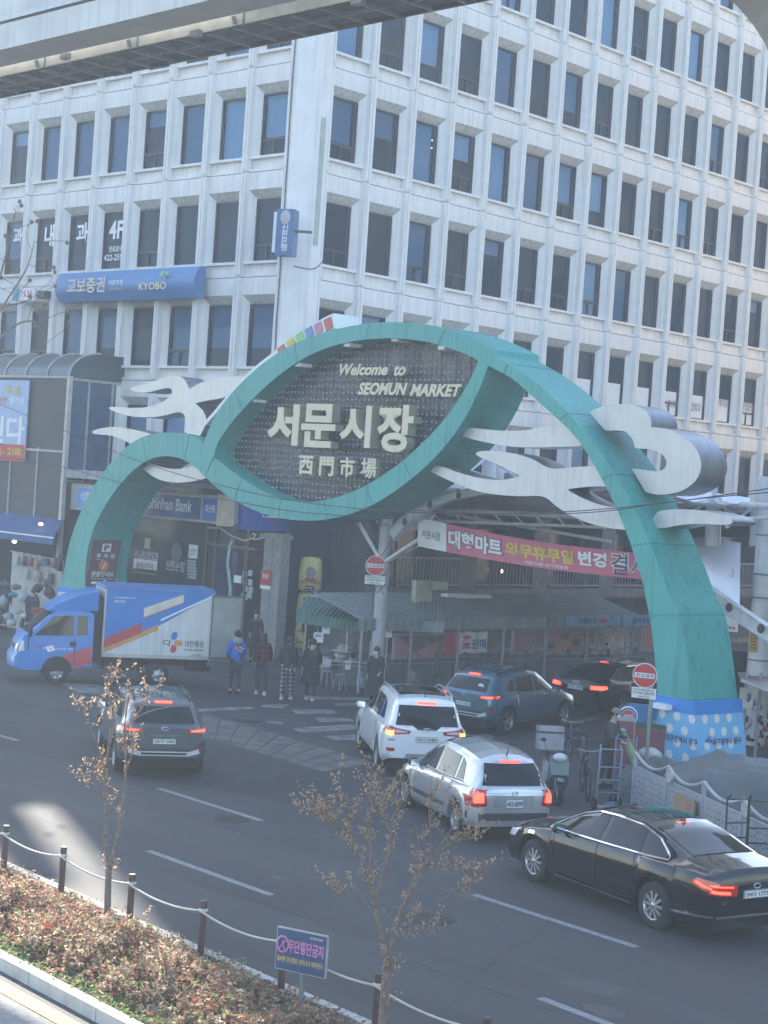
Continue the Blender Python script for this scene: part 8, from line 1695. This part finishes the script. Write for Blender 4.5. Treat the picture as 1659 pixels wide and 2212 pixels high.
L2 = [([(0, -.1, 0)]+trace(tb3, [(828, 2200, 0), (832, 2140, 0), (838, 2085, 0)]), .055, .045),
      (trace(tb3, [(836, 2095, 0), (822, 2040, 0), (805, 1960, .05), (795, 1900, .1), (770, 1850, .15), (745, 1815, .15), (700, 1775, .2), (668, 1770, .2)]), .032, .005),
      (trace(tb3, [(838, 2090, 0), (850, 2030, -.05), (880, 1960, -.1), (905, 1920, -.1), (945, 1860, -.1), (985, 1840, -.1), (1025, 1835, -.1)]), .032, .005),
      (trace(tb3, [(808, 1970, 0), (830, 1900, -.1), (845, 1850, -.1), (840, 1800, -.1), (865, 1760, -.1), (880, 1740, 0)]), .022, .005), (trace(tb3, [(797, 1905, .1), (800, 1840, .1), (790, 1780, .1), (800, 1720, .1), (802, 1690, .1)]), .018, .004),
      (trace(tb3, [(770, 1850, .1), (750, 1790, .1), (745, 1750, .1), (733, 1720, .1)]), .014, .004), (trace(tb3, [(745, 1815, .15), (715, 1790, .2), (690, 1770, .2)]), .012, .004), (trace(tb3, [(905, 1920, -.1), (940, 1900, -.1), (970, 1890, 0), (1015, 1905, 0)]), .012, .003), (trace(tb3, [(860, 2010, 0), (910, 1990, 0), (960, 1960, 0), (1018, 1925, 0)]), .014, .004),
      (trace(tb3, [(850, 2030, 0), (890, 2015, .1), (920, 2030, .1)]), .01, .003), (trace(tb3, [(930, 1880, -.1), (930, 1820, -.1), (925, 1770, -.1), (930, 1745, -.1)]), .012, .004), (trace(tb3, [(945, 1860, -.1), (985, 1800, -.1), (1005, 1780, -.1)]), .012, .004), (trace(tb3, [(840, 1820, 0), (825, 1770, .1), (830, 1735, .1)]), .012, .004), (trace(tb3, [(868, 1985, 0), (900, 1900, 0), (905, 1840, 0), (895, 1800, 0)]), .014, .004), (trace(tb3, [(812, 1990, 0), (770, 1960, 0), (735, 1945, 0)]), .009, .003)]
dry_tree('larger spreading young tree with many dry seed heads in the foreground', tb3, L2, 9, .4)
tb4 = PY(-30, 700, 34)
# bare twig tree at the left edge (street tree in front of the annex)
b5 = G(-45, 1500); b5 = V((b5.x, b5.y, 0)); L3 = [([(0, 0, 0), (0, 5, 0)], .12, .1)]+[([(0, 5, 0)]+trace(b5, pts), .05, .006) for pts in ([(-30, 700, 0), (0, 600, 0), (20, 520, 0), (35, 450, 0)], [(-30, 720, 0), (20, 640, 0), (60, 580, 0), (75, 520, 0)], [(-30, 760, 0), (30, 700, 0), (75, 690, 0), (95, 720, 0), (98, 760, 0)], [(-40, 680, 0), (10, 660, 0), (50, 655, 0), (75, 640, 0)])]
def bare(label, base, limbs, seed):
    r = random.Random(seed); t = thing('bare_tree', label, 'tree', base); mb = MB(); tw = MB()
    for pts, r0, r1 in limbs:
        P = smooth_poly([V(base)+rdir*a+V((0, 0, b))-fdir*c_ for a, b, c_ in pts], it=2); n = len(P); mb.tube(P, [r0+(r1-r0)*i/(n-1) for i in range(n)], 6)
        if r0 < .1:
            for i in range(n//2, n, 2):
                q = [P[i]]; dd = V((r.uniform(-1, 1), r.uniform(-1, 1), r.uniform(0, 1))).normalized()
                for s in range(5): dd = (dd+V((r.uniform(-.4, .4), r.uniform(-.4, .4), r.uniform(-.2, .3)))).normalized(); q.append(q[-1]+dd*.18)
                tw.tube(q, .008, 4, cap=False); tw.blob(q[-1], .05, .05, .06, 6)
    mb.build('trunk', bark, t); stuff(tw.build('twigs', bark, t))
bare('bare street tree whose twigs reach in at the left edge', b5, L3, 4)
# ---- bushes: thousands of small leaves over woody clumps
lm = [leaf_mat('bush_leaf_%d' % i, c_) for i, c_ in enumerate(((.4, .22, .16), (.52, .37, .25), (.3, .14, .11), (.28, .31, .12), (.68, .56, .41), (.5, .15, .06), (.14, .26, .09)))]
def bush(name, label, t0, t1, n0, n1, hmax, N_, seed, mix, low=False):
    r = random.Random(seed); mb = MB(); st_ = MB()
    i = 0
    while i < N_:
        t, n = r.uniform(t0, t1), r.uniform(n0, n1); e = max(.12, min(1, (n-n0)/.2, (n1-n)/(.2 if low else .8))); hm = hmax*e**.5*(.7+.25*sin(t*2.3+seed)+.2*sin(t*5.1+n*4))
        if not low and r.random() < .05: hm *= 1.7
        nl = 3 if low else r.randrange(9, 20); b0 = ST(t, n, .1); ln = V((r.uniform(-.5, .5), r.uniform(-.5, .5), 1)).normalized()*max(.05, hm*r.uniform(.6, 1.15)); tp = b0+ln; k0 = r.choices(range(7), mix)[0]
        if not low: st_.tube([b0, b0.lerp(tp, .5)+V((r.uniform(-.03, .03), r.uniform(-.03, .03), 0)), tp], [.005, .004, .002], 3, cap=False)
        for q in range(nl):
            u = r.uniform(.3, 1.03)**.6 if not low else r.uniform(0, 1); c3 = b0.lerp(tp, u)+V((r.uniform(-.035, .035), r.uniform(-.035, .035), r.uniform(-.01, .01)))*(1 if not low else 2); k = k0 if r.random() < .6 else r.choices(range(7), mix)[0]
            a1 = V((r.uniform(-1, 1), r.uniform(-1, 1), r.uniform(-.5, .7))).normalized(); a2 = a1.cross(V((r.uniform(-1, 1), r.uniform(-1, 1), r.uniform(-1, 1)))).normalized(); l_, w_ = r.uniform(.03, .062), r.uniform(.009, .019); nn_ = a1.cross(a2)*l_*.3
            mb.add([c3-a1*l_*.5, c3+a2*w_+nn_, c3+a1*l_, c3-a2*w_+nn_], [(0, 1, 2, 3)], k)
        i += nl
    o = mb.build(name, lm, None); tag(o, label, 'shrub' if not low else 'ground cover'); 
    if low: stuff(o)
    if not low: stuff(st_.build('stems', bark, o))
    return o
mixA = (7, 6, 4, 2, 4, .3, .6); tL = (G(0, 1900)-FL0).dot(E1)-1.5
segs = [(-6.6, -4.6, .36), (-4.7, -3.2, .34), (-3.3, -2.0, .31), (-2.1, -.8, .3), (-.9, .5, .32), (.4, 1.7, .38), (1.6, 2.8, .36), (2.7, 3.9, .32), (3.8, 5.2, .25)]
labs = ['reddish brown bush at the far left end of the strip', 'reddish brown bush around the second rope post', 'brown bush just left of the slender forked tree', 'brown bush at the foot of the slender forked tree', 'brown bush between two rope posts right of the slender tree', 'tall pale topped bush left of the blue sign', 'brown and olive bush below the blue sign board', 'thin brown bush right of the blue sign post', 'sparse low bush around the larger tree']
for i, ((a, b_, h), lb) in enumerate(zip(segs, labs)): bush('bush', lb, a, b_, kn+.38, -.12, h*1.15, int(5200*(b_-a)/1.3*(1 if i < 7 else .5)), i+1, mixA if i < 5 else (5, 5, 3, 3, 6, .5, .6))
bush('creeping_plant', 'green creeping ground cover along the pale kerb', -6.6, 4.5, kn+.12, kn+.5, .1, 9000, 40, (1, 1, 1, 5, 2, .2, 9), True)
bush('dry_leaf_litter', 'dry fallen leaves and grass under the bushes', -6.6, 5.5, kn+.2, .18, .06, 9000, 41, (3, 4, 2, 2, 6, 1, 2), True)
# a few taller sprigs
for i, (x, y, h) in enumerate(((365, 2020, .5), (402, 2052, .42), (65, 1900, .55), (20, 1880, .5), (330, 2015, .35))): pass
# ================================================================ haze
hz = MB().box(-150, -6, -1, 14, 130, 51).build('haze', [mat('haze_air', (1, 1, 1))]); stuff(hz)
hm = bpy.data.materials.new('haze_volume'); hm.use_nodes = True; hn = hm.node_tree; hn.nodes.remove(hn.nodes['Principled BSDF'])
hv = hn.nodes.new('ShaderNodeVolumePrincipled'); hv.inputs['Color'].default_value = (.8, .9, 1, 1); hv.inputs['Density'].default_value = .0016; hv.inputs['Anisotropy'].default_value = .2
hn.links.new(hv.outputs[0], hn.nodes['Material Output'].inputs['Volume']); hz.data.materials.clear(); hz.data.materials.append(hm)
hz.display_type = 'WIRE'
